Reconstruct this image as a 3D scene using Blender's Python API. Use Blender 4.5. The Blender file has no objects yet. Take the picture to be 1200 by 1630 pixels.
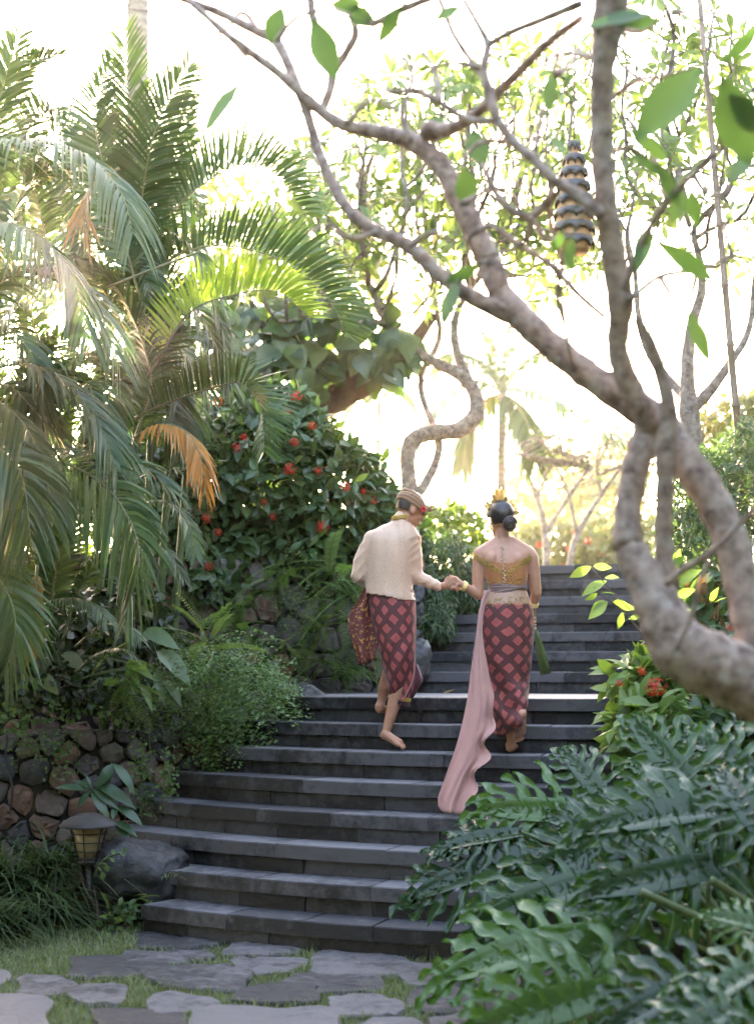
import bpy, math, random
import numpy as np
from mathutils import Vector, Matrix
from mathutils.bvhtree import BVHTree

sc = bpy.context.scene
# ------------------------------------------------------------------ camera
FPX = 2330.0            # focal length in pixels of the 1200 x 1630 photograph
PITCH = 0.1076
ZC = 1.558
cam_d = bpy.data.cameras.new('camera')
cam = bpy.data.objects.new('camera', cam_d)
sc.collection.objects.link(cam)
cam.location = (0, 0, ZC)
cam.rotation_euler = (math.pi / 2 + PITCH, 0, 0)
cam_d.sensor_fit = 'VERTICAL'
cam_d.sensor_height = 56.0
cam_d.lens = 56.0 * FPX / 1630.0
cam_d.clip_start = 0.05
cam_d.clip_end = 3000
cam_d.dof.use_dof = True
cam_d.dof.focus_distance = 9.55
cam_d.dof.aperture_fstop = 2.5
sc.camera = cam
# ------------------------------------------------------------------ sky, sun, exposure
SUN_EL = math.radians(12.0)
SUN_AZ = math.radians(-13.0)          # from straight ahead (+Y), negative is left
w = bpy.data.worlds.new('World')
sc.world = w
w.use_nodes = True
nt = w.node_tree
sky = nt.nodes.new('ShaderNodeTexSky')
sky.sky_type = 'NISHITA'
sky.sun_disc = False
sky.sun_elevation = SUN_EL
sky.sun_rotation = SUN_AZ
sky.air_density = 1.0
sky.dust_density = 2.0
sky.ozone_density = 1.0
nt.nodes['Background'].inputs['Strength'].default_value = 0.15
nt.links.new(sky.outputs['Color'], nt.nodes['Background'].inputs['Color'])
sd = bpy.data.lights.new('sun', 'SUN')
sun = bpy.data.objects.new('sun', sd)
sc.collection.objects.link(sun)
sd.energy = 3.0
sd.angle = math.radians(0.5)
sd.color = (1.0, 0.90, 0.78)
_d = Vector((math.sin(SUN_AZ) * math.cos(SUN_EL), math.cos(SUN_AZ) * math.cos(SUN_EL), math.sin(SUN_EL)))
sun.rotation_euler = _d.to_track_quat('Z', 'Y').to_euler()
sun.location = _d * 40
sc.view_settings.view_transform = 'Standard'
sc.view_settings.look = 'None'
sc.view_settings.gamma = 1.0
sc.view_settings.use_curve_mapping = False
sc.view_settings.exposure = 4.65
sc.view_settings.use_white_balance = True
sc.view_settings.white_balance_temperature = 8000
sc.view_settings.white_balance_tint = 20
sc.render.engine = 'CYCLES'
cy = sc.cycles
cy.use_denoising = True
cy.max_bounces = 8
cy.diffuse_bounces = 4
cy.glossy_bounces = 3
cy.transmission_bounces = 4
cy.transparent_max_bounces = 8
cy.volume_bounces = 1
cy.sample_clamp_indirect = 8.0
cy.use_adaptive_sampling = True
cy.adaptive_threshold = 0.008

# ------------------------------------------------------------------ helpers
rng = np.random.default_rng(7)
random.seed(7)
COL = sc.collection
CP, SP = math.cos(PITCH), math.sin(PITCH)
CAM = np.array([0, 0, ZC])

def ray(px, py):
    a = (px - 600) / FPX
    b = -(py - 815) / FPX
    return np.array([a, CP - b * SP, SP + b * CP])
def Q(px, py, Y):                      # point seen at a pixel, on the plane at distance Y
    d = ray(px, py)
    return CAM + d * (Y / d[1])
def G(px, py, Z):                      # point seen at a pixel, on the level plane Z
    d = ray(px, py)
    return CAM + d * ((Z - ZC) / d[2])
def project(P):
    P = np.atleast_2d(P) - CAM
    d = P[:, 1] * CP + P[:, 2] * SP
    u = -P[:, 1] * SP + P[:, 2] * CP
    return 600 + FPX * P[:, 0] / d, 815 - FPX * u / d, d
def norm(v):
    v = np.asarray(v, float)
    return v / (np.linalg.norm(v, axis=-1, keepdims=True) + 1e-12)

WM = {}
def put(o, parent=None, M=None):
    """link o, with world matrix M, under parent"""
    COL.objects.link(o)
    M = Matrix(M) if M is not None else Matrix.Identity(4)
    if parent is not None:
        o.parent = parent
        o.matrix_parent_inverse = WM[parent.name].inverted()
    o.matrix_basis = M
    WM[o.name] = M
    return o
def tag(o, label, cat, group=None, kind=None):
    o['label'] = label
    o['category'] = cat
    if group: o['group'] = group
    if kind: o['kind'] = kind
    return o
def thing(name, label, cat, loc=(0, 0, 0), group=None):
    o = bpy.data.objects.new(name, None)
    o.empty_display_size = 0.1
    put(o, None, Matrix.Translation(Vector([float(c) for c in loc])))
    return tag(o, label, cat, group)

class MB:
    """collects verts and faces; builds one mesh object"""
    def __init__(s):
        s.v = []; s.f = []; s.r = []; s.m = []; s.uv = []; s.n = 0
    def add(s, v, f, rnd=0.0, mat=0, uv=None):
        v = np.asarray(v, float).reshape(-1, 3)
        s.v.append(v)
        s.f.extend([tuple(int(i) + s.n for i in q) for q in f])
        s.m.extend([mat] * len(f))
        s.r.append(np.full(len(v), rnd) if np.isscalar(rnd) else np.asarray(rnd, float))
        s.uv.append(np.zeros((len(v), 2)) if uv is None else np.asarray(uv, float))
        s.n += len(v)
        return s
    def mesh(s, name, mats, smooth=True):
        me = bpy.data.meshes.new(name)
        v = np.concatenate(s.v) if s.v else np.zeros((0, 3))
        me.from_pydata(v.tolist(), [], s.f)
        for m in (mats if isinstance(mats, (list, tuple)) else [mats]):
            me.materials.append(m)
        if max(s.m, default=0) > 0:
            me.polygons.foreach_set('material_index', np.array(s.m, dtype=np.int32))
        at = me.attributes.new('rnd', 'FLOAT', 'POINT')
        at.data.foreach_set('value', np.concatenate(s.r).astype(np.float32))
        uv = np.concatenate(s.uv)
        if np.any(uv):
            l = me.uv_layers.new(name='UVMap')
            idx = np.zeros(len(me.loops), dtype=np.int32)
            me.loops.foreach_get('vertex_index', idx)
            l.data.foreach_set('uv', uv[idx].astype(np.float32).ravel())
        if smooth:
            me.polygons.foreach_set('use_smooth', np.ones(len(me.polygons), dtype=bool))
        me.update()
        return me
    def build(s, name, mats, parent=None, smooth=True, M=None):
        return put(bpy.data.objects.new(name, s.mesh(name, mats, smooth)), parent, M)

def catmull(P, n):
    P = np.asarray(P, float)
    if len(P) == 2:
        return P[0] + (P[1] - P[0]) * np.linspace(0, 1, n)[:, None]
    E = np.vstack([2 * P[0] - P[1], P, 2 * P[-1] - P[-2]])
    d = np.concatenate([[0], np.cumsum(np.linalg.norm(np.diff(P[:, :3], axis=0), axis=1) + 1e-9)])
    d /= d[-1]
    out = []
    for t in np.linspace(0, 1, n):
        i = min(np.searchsorted(d, t, side='right') - 1, len(P) - 2)
        u = (t - d[i]) / (d[i + 1] - d[i])
        p0, p1, p2, p3 = E[i:i + 4]
        out.append(0.5 * ((2 * p1) + (-p0 + p2) * u + (2 * p0 - 5 * p1 + 4 * p2 - p3) * u * u + (-p0 + 3 * p1 - 3 * p2 + p3) * u ** 3))
    return np.array(out)

def frames(C):
    T = norm(np.gradient(C, axis=0))
    n0 = np.cross(T[0], [0, 0, 1.0])
    if np.linalg.norm(n0) < 0.1: n0 = np.cross(T[0], [0, 1.0, 0])
    n0 = norm(n0)
    N = [n0]
    for i in range(1, len(C)):
        n = N[-1] - T[i] * np.dot(N[-1], T[i])
        N.append(norm(n))
    N = np.array(N)
    return T, N, np.cross(T, N)

def tube(mb, C, R, sides=8, rnd=0.0, mat=0, lumpy=0.0, cap=True):
    C = np.asarray(C, float)
    n = len(C)
    R = np.full(n, R) if np.isscalar(R) else np.asarray(R, float)
    T, N, B = frames(C)
    a = np.arange(sides) * 2 * math.pi / sides
    r = R[:, None] * (1 + (lumpy * rng.standard_normal((n, sides)) if lumpy else 0))
    V = C[:, None, :] + r[..., None] * (np.cos(a)[None, :, None] * N[:, None, :] + np.sin(a)[None, :, None] * B[:, None, :])
    F = []
    for i in range(n - 1):
        for j in range(sides):
            k = (j + 1) % sides
            F.append((i * sides + j, i * sides + k, (i + 1) * sides + k, (i + 1) * sides + j))
    if cap:
        F.append(tuple(range(sides))[::-1])
        F.append(tuple((n - 1) * sides + j for j in range(sides)))
    u = np.tile(a / (2 * math.pi), n)
    ln = np.concatenate([[0], np.cumsum(np.linalg.norm(np.diff(C, axis=0), axis=1))])
    mb.add(V.reshape(-1, 3), F, rnd, mat, np.stack([u, np.repeat(ln, sides)], 1))
    return mb

def box(mb, lo, hi, rnd=0.0, mat=0):
    x0, y0, z0 = lo; x1, y1, z1 = hi
    v = [(x0, y0, z0), (x1, y0, z0), (x1, y1, z0), (x0, y1, z0), (x0, y0, z1), (x1, y0, z1), (x1, y1, z1), (x0, y1, z1)]
    mb.add(v, [(3, 2, 1, 0), (4, 5, 6, 7), (0, 1, 5, 4), (1, 2, 6, 5), (2, 3, 7, 6), (3, 0, 4, 7)], rnd, mat)
    return mb

def prism(mb, poly, z0, z1, rnd=0.0, mat=0, bottom=True):
    n = len(poly)
    v = [(p[0], p[1], z0) for p in poly] + [(p[0], p[1], z1) for p in poly]
    f = [tuple(n + i for i in range(n))] + [(i, (i + 1) % n, n + (i + 1) % n, n + i) for i in range(n)]
    if bottom: f.append(tuple(range(n))[::-1])
    mb.add(v, f, rnd, mat)
    return mb

def sphere(mb, c, r, nu=12, nv=8, rnd=0.0, mat=0, R=None):
    """ellipsoid; r scalar or 3-vector; R 3x3 axes in rows"""
    r = np.array([r] * 3 if np.isscalar(r) else r, float)
    v = [(0, 0, -1)]
    for i in range(1, nv):
        th = math.pi * i / nv - math.pi / 2
        for j in range(nu):
            a = 2 * math.pi * j / nu
            v.append((math.cos(th) * math.cos(a), math.cos(th) * math.sin(a), math.sin(th)))
    v.append((0, 0, 1))
    v = np.array(v) * r
    if R is not None: v = v @ np.asarray(R)
    f = [(0, 1 + (j + 1) % nu, 1 + j) for j in range(nu)]
    for i in range(nv - 2):
        for j in range(nu):
            a = 1 + i * nu + j; b = 1 + i * nu + (j + 1) % nu
            f.append((a, b, b + nu, a + nu))
    e = len(v) - 1
    f += [(e, e - nu + j, e - nu + (j + 1) % nu) for j in range(nu)]
    mb.add(v + np.asarray(c, float), f, rnd, mat)
    return mb

def capsule(mb, a, b, ra, rb, sides=12, flat=None):
    """closed tapered capsule"""
    a = np.asarray(a, float); b = np.asarray(b, float)
    L = np.linalg.norm(b - a); t = (b - a) / (L + 1e-9)
    pts, rad = [], []
    for k in range(4):
        q = k / 4 * math.pi / 2
        pts.append(a - t * ra * math.cos(q)); rad.append(max(ra * math.sin(q), ra * 0.08))
    pts.append(a); rad.append(ra)
    pts.append((a + b) / 2); rad.append((ra + rb) / 2)
    pts.append(b); rad.append(rb)
    for k in range(3, -1, -1):
        q = k / 4 * math.pi / 2
        pts.append(b + t * rb * math.cos(q)); rad.append(max(rb * math.sin(q), rb * 0.08))
    return tube(mb, pts, rad, sides)

def chain(mb, pts, rad, sides=12):
    for i in range(len(pts) - 1):
        capsule(mb, pts[i], pts[i + 1], rad[i], rad[i + 1], sides)

def remesh(mb, voxel, smooth=3, name='tmp'):
    me = mb.mesh(name, [])
    o = bpy.data.objects.new(name, me)
    COL.objects.link(o)
    m = o.modifiers.new('r', 'REMESH'); m.mode = 'VOXEL'; m.voxel_size = voxel; m.use_smooth_shade = True
    if smooth:
        s = o.modifiers.new('s', 'SMOOTH'); s.iterations = smooth; s.factor = 0.5
    dg = bpy.context.evaluated_depsgraph_get()
    out = bpy.data.meshes.new_from_object(o.evaluated_get(dg))
    bpy.data.objects.remove(o); bpy.data.meshes.remove(me)
    out.materials.clear()
    return out

def vnoise(P, scale, seed=0):
    """cheap smooth 3-D noise, -1..1"""
    P = np.asarray(P, float) * scale + seed * 17.31
    s = np.sin(P[..., 0] * 1.7 + 1.3 * np.sin(P[..., 1] * 1.1 + 2.1 * np.sin(P[..., 2] * .9)))
    s = s + np.sin(P[..., 1] * 2.3 + 1.7 * np.sin(P[..., 2] * 1.6 + 1.2 * np.sin(P[..., 0] * 1.4)))
    s = s + np.sin(P[..., 2] * 2.9 + 1.5 * np.sin(P[..., 0] * 2.1 + 1.9 * np.sin(P[..., 1] * 1.2)))
    return s / 3

# ------------------------------------------------------------------ materials
def _mat(name):
    m = bpy.data.materials.new(name); m.use_nodes = True
    t = m.node_tree
    return m, t, t.nodes['Principled BSDF'], t.nodes['Material Output']
def ramp(t, cols, pos=None, interp='LINEAR'):
    n = t.nodes.new('ShaderNodeValToRGB')
    n.color_ramp.interpolation = interp
    e = n.color_ramp.elements
    k = len(cols)
    pos = pos or [i / (k - 1) for i in range(k)]
    while len(e) < k: e.new(0.5)
    for i in range(k):
        e[i].position = pos[i]
        e[i].color = (*cols[i], 1)
    return n
def math_node(t, op, a, b=None, c=None):
    n = t.nodes.new('ShaderNodeMath'); n.operation = op
    for i, x in enumerate((a, b, c)):
        if x is None: continue
        if isinstance(x, (int, float)): n.inputs[i].default_value = x
        else: t.links.new(x, n.inputs[i])
    return n.outputs[0]
def noise(t, scale, detail=6, rough=0.6, coord=None):
    n = t.nodes.new('ShaderNodeTexNoise')
    n.inputs['Scale'].default_value = scale
    n.inputs['Detail'].default_value = detail
    n.inputs['Roughness'].default_value = rough
    if coord is not None: t.links.new(coord, n.inputs['Vector'])
    return n.outputs['Fac']
def coords(t, which='Object'):
    return t.nodes.new('ShaderNodeTexCoord').outputs[which]
def geo_pos(t):
    return t.nodes.new('ShaderNodeNewGeometry').outputs['Position']
def mix(t, fac, a, b, mode='MIX'):
    n = t.nodes.new('ShaderNodeMix'); n.data_type = 'RGBA'; n.blend_type = mode
    for s, x in ((0, fac), (6, a), (7, b)):
        if isinstance(x, (int, float)): n.inputs[s].default_value = x
        elif isinstance(x, tuple): n.inputs[s].default_value = (*x, 1)
        else: t.links.new(x, n.inputs[s])
    return n.outputs[2]
def bump(t, h, strength, dist=0.01):
    n = t.nodes.new('ShaderNodeBump')
    n.inputs['Strength'].default_value = strength
    n.inputs['Distance'].default_value = dist
    t.links.new(h, n.inputs['Height'])
    return n.outputs['Normal']
def rnd_val(t):
    at = t.nodes.new('ShaderNodeAttribute'); at.attribute_name = 'rnd'
    oi = t.nodes.new('ShaderNodeObjectInfo')
    return math_node(t, 'FRACT', math_node(t, 'ADD', at.outputs['Fac'], oi.outputs['Random']))

def leaf_mat(name, cols, rough=0.4, transl=0.4, tcol=None, pos=None, spec=0.5, tint=(1.0, 1.15, 0.35), nscale=9):
    m, t, p, out = _mat(name)
    r = rnd_val(t)
    nz = noise(t, nscale, 3, 0.6, geo_pos(t))
    v = math_node(t, 'ADD', math_node(t, 'MULTIPLY', r, 0.75), math_node(t, 'MULTIPLY', nz, 0.35))
    c = ramp(t, cols, pos)
    t.links.new(v, c.inputs[0])
    t.links.new(c.outputs[0], p.inputs['Base Color'])
    p.inputs['Roughness'].default_value = rough
    p.inputs['Specular IOR Level'].default_value = spec
    tr = t.nodes.new('ShaderNodeBsdfTranslucent')
    tc = mix(t, 1.0, c.outputs[0], tint, 'MULTIPLY')
    g = t.nodes.new('ShaderNodeGamma'); g.inputs[1].default_value = 0.8
    t.links.new(tc, g.inputs[0]); t.links.new(g.outputs[0], tr.inputs['Color'])
    ms = t.nodes.new('ShaderNodeMixShader'); ms.inputs[0].default_value = transl
    t.links.new(p.outputs[0], ms.inputs[1]); t.links.new(tr.outputs[0], ms.inputs[2])
    t.links.new(ms.outputs[0], out.inputs['Surface'])
    return m
def surf_mat(name, cols, scale=6, rough=0.8, bmp=0.3, bscale=None, pos=None, detail=8, coord='pos', objvar=0.0, bdist=0.01, spec=0.5, metal=0.0):
    m, t, p, out = _mat(name)
    co = geo_pos(t) if coord == 'pos' else coords(t, coord)
    nz = noise(t, scale, detail, 0.62, co)
    if objvar:
        oi = t.nodes.new('ShaderNodeObjectInfo')
        nz = math_node(t, 'ADD', nz, math_node(t, 'MULTIPLY', math_node(t, 'SUBTRACT', oi.outputs['Random'], 0.5), objvar))
    c = ramp(t, cols, pos)
    t.links.new(nz, c.inputs[0]); t.links.new(c.outputs[0], p.inputs['Base Color'])
    p.inputs['Roughness'].default_value = rough
    p.inputs['Specular IOR Level'].default_value = spec
    p.inputs['Metallic'].default_value = metal
    if bmp:
        t.links.new(bump(t, noise(t, bscale or scale * 4, 8, 0.7, co), bmp, bdist), p.inputs['Normal'])
    return m

M = {}
M['soil'] = surf_mat('soil', [(.012, .009, .006), (.035, .024, .015), (.02, .026, .01)], 5, .95, .6, 30)
M['lawn'] = surf_mat('lawn_soil', [(.02, .03, .01), (.045, .06, .02), (.06, .05, .03)], 6, .95, .6, 40)
M['mortar'] = surf_mat('mortar', [(.012, .011, .01), (.03, .026, .02), (.03, .035, .012)], 9, .95, .8, 40, pos=[.3, .55, .75])

def _unused(): pass
def slab_material(name, lo, hi, rough_relief, rough=.5):
    m, t, p, out = _mat(name)
    co = geo_pos(t)
    oi = t.nodes.new('ShaderNodeObjectInfo')
    n1 = noise(t, 3.2, 8, .65, co); n2 = noise(t, 60, 4, .7, co); n3 = noise(t, 14, 6, .7, co)
    v = math_node(t, 'ADD', math_node(t, 'MULTIPLY', n1, .5), math_node(t, 'MULTIPLY', n3, .5))
    v = math_node(t, 'ADD', v, math_node(t, 'MULTIPLY', math_node(t, 'SUBTRACT', oi.outputs['Random'], .5), .28))
    v = math_node(t, 'ADD', math_node(t, 'MULTIPLY', math_node(t, 'SUBTRACT', v, .5), 1.9), .5)
    c = ramp(t, [lo, tuple((a + b) / 2 for a, b in zip(lo, hi)), hi], [.36, .5, .64])
    t.links.new(v, c.inputs[0])
    # pale lime marks and dirt of their own shape
    sp = ramp(t, [(0, 0, 0), (0, 0, 0), (1, 1, 1)], [0, .60, .74]); t.links.new(noise(t, 9, 10, .8, co), sp.inputs[0])
    c2 = mix(t, math_node(t, 'MULTIPLY', sp.outputs[0], .35), c.outputs[0], (.16, .15, .14))
    t.links.new(c2, p.inputs['Base Color'])
    p.inputs['Roughness'].default_value = rough
    p.inputs['Specular IOR Level'].default_value = .45
    h = math_node(t, 'ADD', math_node(t, 'MULTIPLY', n3, 1.0), math_node(t, 'MULTIPLY', n2, .25))
    t.links.new(bump(t, h, rough_relief, .012), p.inputs['Normal'])
    return m
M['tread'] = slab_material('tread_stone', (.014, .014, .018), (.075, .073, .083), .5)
M['tread_top_lit'] = slab_material('tread_top_lit_stone', (.045, .045, .052), (.15, .146, .160), .35, .66)  # paler copy of the tread stone: light from above put into its colour
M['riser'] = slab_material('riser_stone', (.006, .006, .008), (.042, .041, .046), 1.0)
M['flag'] = slab_material('flagstone', (.03, .028, .031), (.125, .115, .122), 1.0, .7)
M['boulder'] = slab_material('boulder_stone', (.010, .010, .012), (.046, .045, .05), 1.0)

def wall_stone_mat():
    m, t, p, out = _mat('wall_stone')
    co = geo_pos(t)
    oi = t.nodes.new('ShaderNodeObjectInfo')
    c = ramp(t, [(.09, .09, .10), (.06, .058, .064), (.14, .10, .085), (.10, .092, .088), (.21, .10, .07), (.08, .082, .09), (.16, .14, .125)],
             [0, .25, .4, .55, .68, .8, 1])
    v = math_node(t, 'ADD', math_node(t, 'MULTIPLY', oi.outputs['Random'], .85), math_node(t, 'MULTIPLY', noise(t, 14, 6, .7, co), .22))
    t.links.new(v, c.inputs[0])
    n1 = noise(t, 10, 8, .7, co)
    dk = mix(t, n1, (.4, .4, .4), (2.0, 2.0, 2.0))
    c2 = mix(t, 1.0, c.outputs[0], dk, 'MULTIPLY')
    ms = ramp(t, [(0, 0, 0), (0, 0, 0), (1, 1, 1)], [0, .6, .72]); t.links.new(noise(t, 5, 8, .7, co), ms.inputs[0])
    c3 = mix(t, math_node(t, 'MULTIPLY', ms.outputs[0], .55), c2, (.045, .06, .015))
    t.links.new(c3, p.inputs['Base Color'])
    p.inputs['Roughness'].default_value = .8
    t.links.new(bump(t, noise(t, 45, 8, .75, co), .7, .012), p.inputs['Normal'])
    return m
M['wstone'] = wall_stone_mat()

def bark_mat(name, cols, pos, lich, scale=14, bmp=.5, ring=0):
    m, t, p, out = _mat(name)
    co = geo_pos(t)
    c = ramp(t, cols, pos); t.links.new(noise(t, scale, 8, .7, co), c.inputs[0])
    l = ramp(t, [(0, 0, 0), (0, 0, 0), (1, 1, 1)], [0, .55, .66]); t.links.new(noise(t, scale * .8, 5, .75, co), l.inputs[0])
    c2 = mix(t, math_node(t, 'MULTIPLY', l.outputs[0], .8), c.outputs[0], lich)
    h = noise(t, scale * 4, 8, .7, co)
    if ring:
        wv = t.nodes.new('ShaderNodeTexWave'); wv.bands_direction = 'Z'
        wv.inputs['Scale'].default_value = ring; wv.inputs['Distortion'].default_value = 2.5
        wv.inputs['Detail'].default_value = 3
        t.links.new(co, wv.inputs['Vector'])
        c2 = mix(t, math_node(t, 'MULTIPLY', wv.outputs['Fac'], .4), c2, tuple(x * .55 for x in cols[0]))
        h = math_node(t, 'ADD', h, wv.outputs['Fac'])
    t.links.new(c2, p.inputs['Base Color'])
    p.inputs['Roughness'].default_value = .85
    t.links.new(bump(t, h, bmp, .012), p.inputs['Normal'])
    return m
M['bark'] = bark_mat('frangipani_bark', [(.06, .046, .038), (.16, .13, .11), (.24, .20, .175)], [.36, .5, .62], (.34, .33, .30), 16, .8)
M['bark_near'] = bark_mat('near_bark', [(.16, .105, .085), (.43, .315, .265), (.58, .46, .40)], [.36, .5, .62], (.66, .61, .57), 19, .9)
M['bark_dark'] = bark_mat('dark_bark', [(.025, .016, .011), (.06, .038, .025), (.09, .06, .04)], [.3, .5, .7], (.08, .07, .05), 8)
M['twig'] = surf_mat('twig', [(.16, .12, .095), (.25, .20, .165)], 12, .85, .2)
M['palm_trunk'] = bark_mat('palm_trunk', [(.12, .095, .075), (.19, .155, .125), (.24, .20, .165)], [.3, .5, .7], (.25, .23, .2), 9, .5, 3.2)
M['frond'] = leaf_mat('palm_frond', [(.018, .045, .015), (.032, .072, .022), (.055, .105, .032)], .46, .2, spec=.4)
M['frond_pale'] = leaf_mat('palm_frond_pale', [(.10, .20, .03), (.16, .26, .04), (.21, .30, .055)], .4, .5)
M['rachis'] = surf_mat('rachis', [(.07, .09, .035), (.13, .14, .06)], 8, .5, 0)
M['dry'] = leaf_mat('dry_frond', [(.10, .06, .025), (.20, .12, .045), (.16, .11, .05)], .6, .3)
M['ixora'] = leaf_mat('ixora_leaf', [(.022, .058, .02), (.035, .085, .028), (.05, .11, .036), (.09, .16, .045)], .34, .25, pos=[.1, .45, .8, 1])
M['ixora_new'] = leaf_mat('ixora_new_leaf', [(.08, .17, .035), (.12, .22, .05), (.17, .25, .08)], .4, .4)
M['frangi'] = leaf_mat('frangipani_leaf', [(.05, .095, .03), (.075, .13, .04), (.11, .17, .055)], .42, .4, tint=(1, 1.1, .5))
M['frangi_near'] = leaf_mat('near_leaf', [(.045, .11, .035), (.065, .15, .045), (.09, .18, .055)], .42, .3, tint=(.9, 1.15, .5))
M['pothos'] = leaf_mat('pothos_leaf', [(.02, .055, .022), (.035, .085, .03), (.10, .16, .05)], .38, .3, pos=[.2, .7, 1])
M['fern'] = leaf_mat('fern', [(.055, .12, .035), (.09, .18, .055), (.15, .24, .08)], .5, .35)
M['fern_pale'] = leaf_mat('fern_pale', [(.10, .17, .06), (.15, .22, .08), (.2, .26, .11)], .5, .4)
M['feather'] = leaf_mat('feather_shrub', [(.022, .06, .03), (.038, .09, .04), (.06, .125, .05)], .5, .3)
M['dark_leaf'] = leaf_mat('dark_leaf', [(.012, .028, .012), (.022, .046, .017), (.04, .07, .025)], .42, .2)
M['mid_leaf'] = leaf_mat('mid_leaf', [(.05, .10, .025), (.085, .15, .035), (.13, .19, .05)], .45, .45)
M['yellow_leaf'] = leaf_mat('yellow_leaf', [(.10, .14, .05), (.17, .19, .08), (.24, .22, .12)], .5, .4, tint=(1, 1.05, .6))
M['strap'] = leaf_mat('strap_leaf', [(.03, .062, .026), (.05, .095, .038), (.085, .135, .055)], .36, .25)
M['grass'] = leaf_mat('grass_blades', [(.10, .14, .055), (.14, .19, .08), (.20, .235, .115), (.34, .30, .20)], .55, .3, pos=[0, .45, .8, 1])
M['broad'] = leaf_mat('broad_leaf', [(.025, .075, .035), (.04, .10, .045), (.06, .13, .06)], .32, .25)
M['stem'] = surf_mat('stem', [(.05, .085, .03), (.085, .13, .045)], 9, .5, 0)
M['wood_stem'] = surf_mat('wood_stem', [(.05, .035, .025), (.11, .08, .055)], 12, .8, .2)
M['flower'] = leaf_mat('ixora_flower', [(.50, .02, .012), (.65, .035, .015), (.75, .06, .03)], .5, .3, tint=(1, .5, .4))
M['petal'] = M['flower']
M['ear'] = leaf_mat('elephant_ear', [(.06, .12, .06), (.09, .16, .08), (.14, .20, .11)], .4, .3)
# ------------------------------------------------------------------ ground and terrain
g = MB()
g.add([(-600, -60, 0), (600, -60, 0), (600, 1500, 0), (-600, 1500, 0)], [(0, 1, 2, 3)])
ground = g.build('ground', M['lawn'], None, False); ground['kind'] = 'structure'
RS = 0.1715
SCX, SCY, SR1, ST = 1.90, 13.4142, 5.5857, 0.2597
TH, V9, T2 = 0.3247, 11.7739, 0.3695
def up_pt(u, v): return np.array([v * math.sin(TH) + u * math.cos(TH), v * math.cos(TH) - u * math.sin(TH)])
def terr(name, poly, z0, z1):
    m = MB(); prism(m, poly, z0, z1, bottom=False)
    o = m.build(name, M['soil'], None, False); o['kind'] = 'structure'; return o
a0, a1 = up_pt(-3.75, 12.1), up_pt(-3.75, 14.2)
b0, b1 = up_pt(-1.15, 12.1), up_pt(-1.15, 14.2)
terr('terrace', [(-14, 10.25), (-1.75, 10.3), (-1.45, 10.55), (-1.0, 10.9), (-.78, 11.15), (-.62, 12.0), (-.45, 12.75), (-14, 12.75)], .004, 1.08)
terr('bank_left', [(-60, 12.3), (-1.3, 12.3), (-.4, 12.9), (.15, 12.85), tuple(a0), tuple(a1), (a1[0], 16), (-60, 16)], .008, 2.44)
terr('bank_right', [tuple(b0), (3.4, 11.6), (9, 10.2), (60, 10), (60, 16), (b1[0], 16), tuple(b1)], .006, 2.2)
terr('bank_low', [(1.85, 10.0), (2.3, 9.3), (2.9, 8.6), (9, 7.4), (9, 12), (2.55, 12.1), (1.8, 11.9)], .005, 1.35)
t_ = MB()
t_.add([(-400, 15.99, 2.5), (400, 15.99, 2.5), (400, 1400, 2.5), (-400, 1400, 2.5)], [(0, 1, 2, 3)])
t_.add([tuple(a1) + (2.5,), tuple(b1) + (2.5,), (b1[0], 15.99, 2.5), (a1[0], 15.99, 2.5)], [(0, 1, 2, 3)])
o = t_.build('upper_garden_ground', M['soil'], None, False); o['kind'] = 'structure'

# ------------------------------------------------------------------ stairs
stair = thing('stone_staircase', 'wide dark grey stone staircase curving up between planted banks', 'staircase', (0, 8.2, 0))
def bevel_piece(poly_top, z0, z1, bev=.006, lump=0.0):
    """a slab from a plan polygon with a small chamfer"""
    P = np.array(poly_top, float)
    c = P.mean(0)
    d = P - c
    ln = np.linalg.norm(d, axis=1, keepdims=True)
    Pi = P - d / ln * bev
    n = len(P)
    v = np.vstack([np.c_[P, np.full(n, z0)], np.c_[P, np.full(n, z1 - bev)], np.c_[Pi, np.full(n, z1)]])
    if lump: v[n:] += rng.standard_normal((2 * n, 3)) * lump
    f = [tuple(2 * n + i for i in range(n))]
    for k in (0, 1):
        f += [(k * n + i, k * n + (i + 1) % n, (k + 1) * n + (i + 1) % n, (k + 1) * n + i) for i in range(n)]
    return v, f
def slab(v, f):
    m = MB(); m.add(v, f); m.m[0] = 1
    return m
def arc_poly(R0, R1, a0, a1, seg=4):
    A = np.linspace(a0, a1, seg + 1)
    out = [(SCX + R0 * math.sin(a), SCY - R0 * math.cos(a)) for a in A]
    inn = [(SCX + R1 * math.sin(a), SCY - R1 * math.cos(a)) for a in A[::-1]]
    return out + inn
leftX = [-1.40, -1.66, -1.85, -1.62, -1.44, -1.2, -.98, -.66]
rightX = [2.75, 2.75, 2.6, 2.45, 2.3, 2.15, 1.95, 1.50]
SLAB = .082
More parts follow.
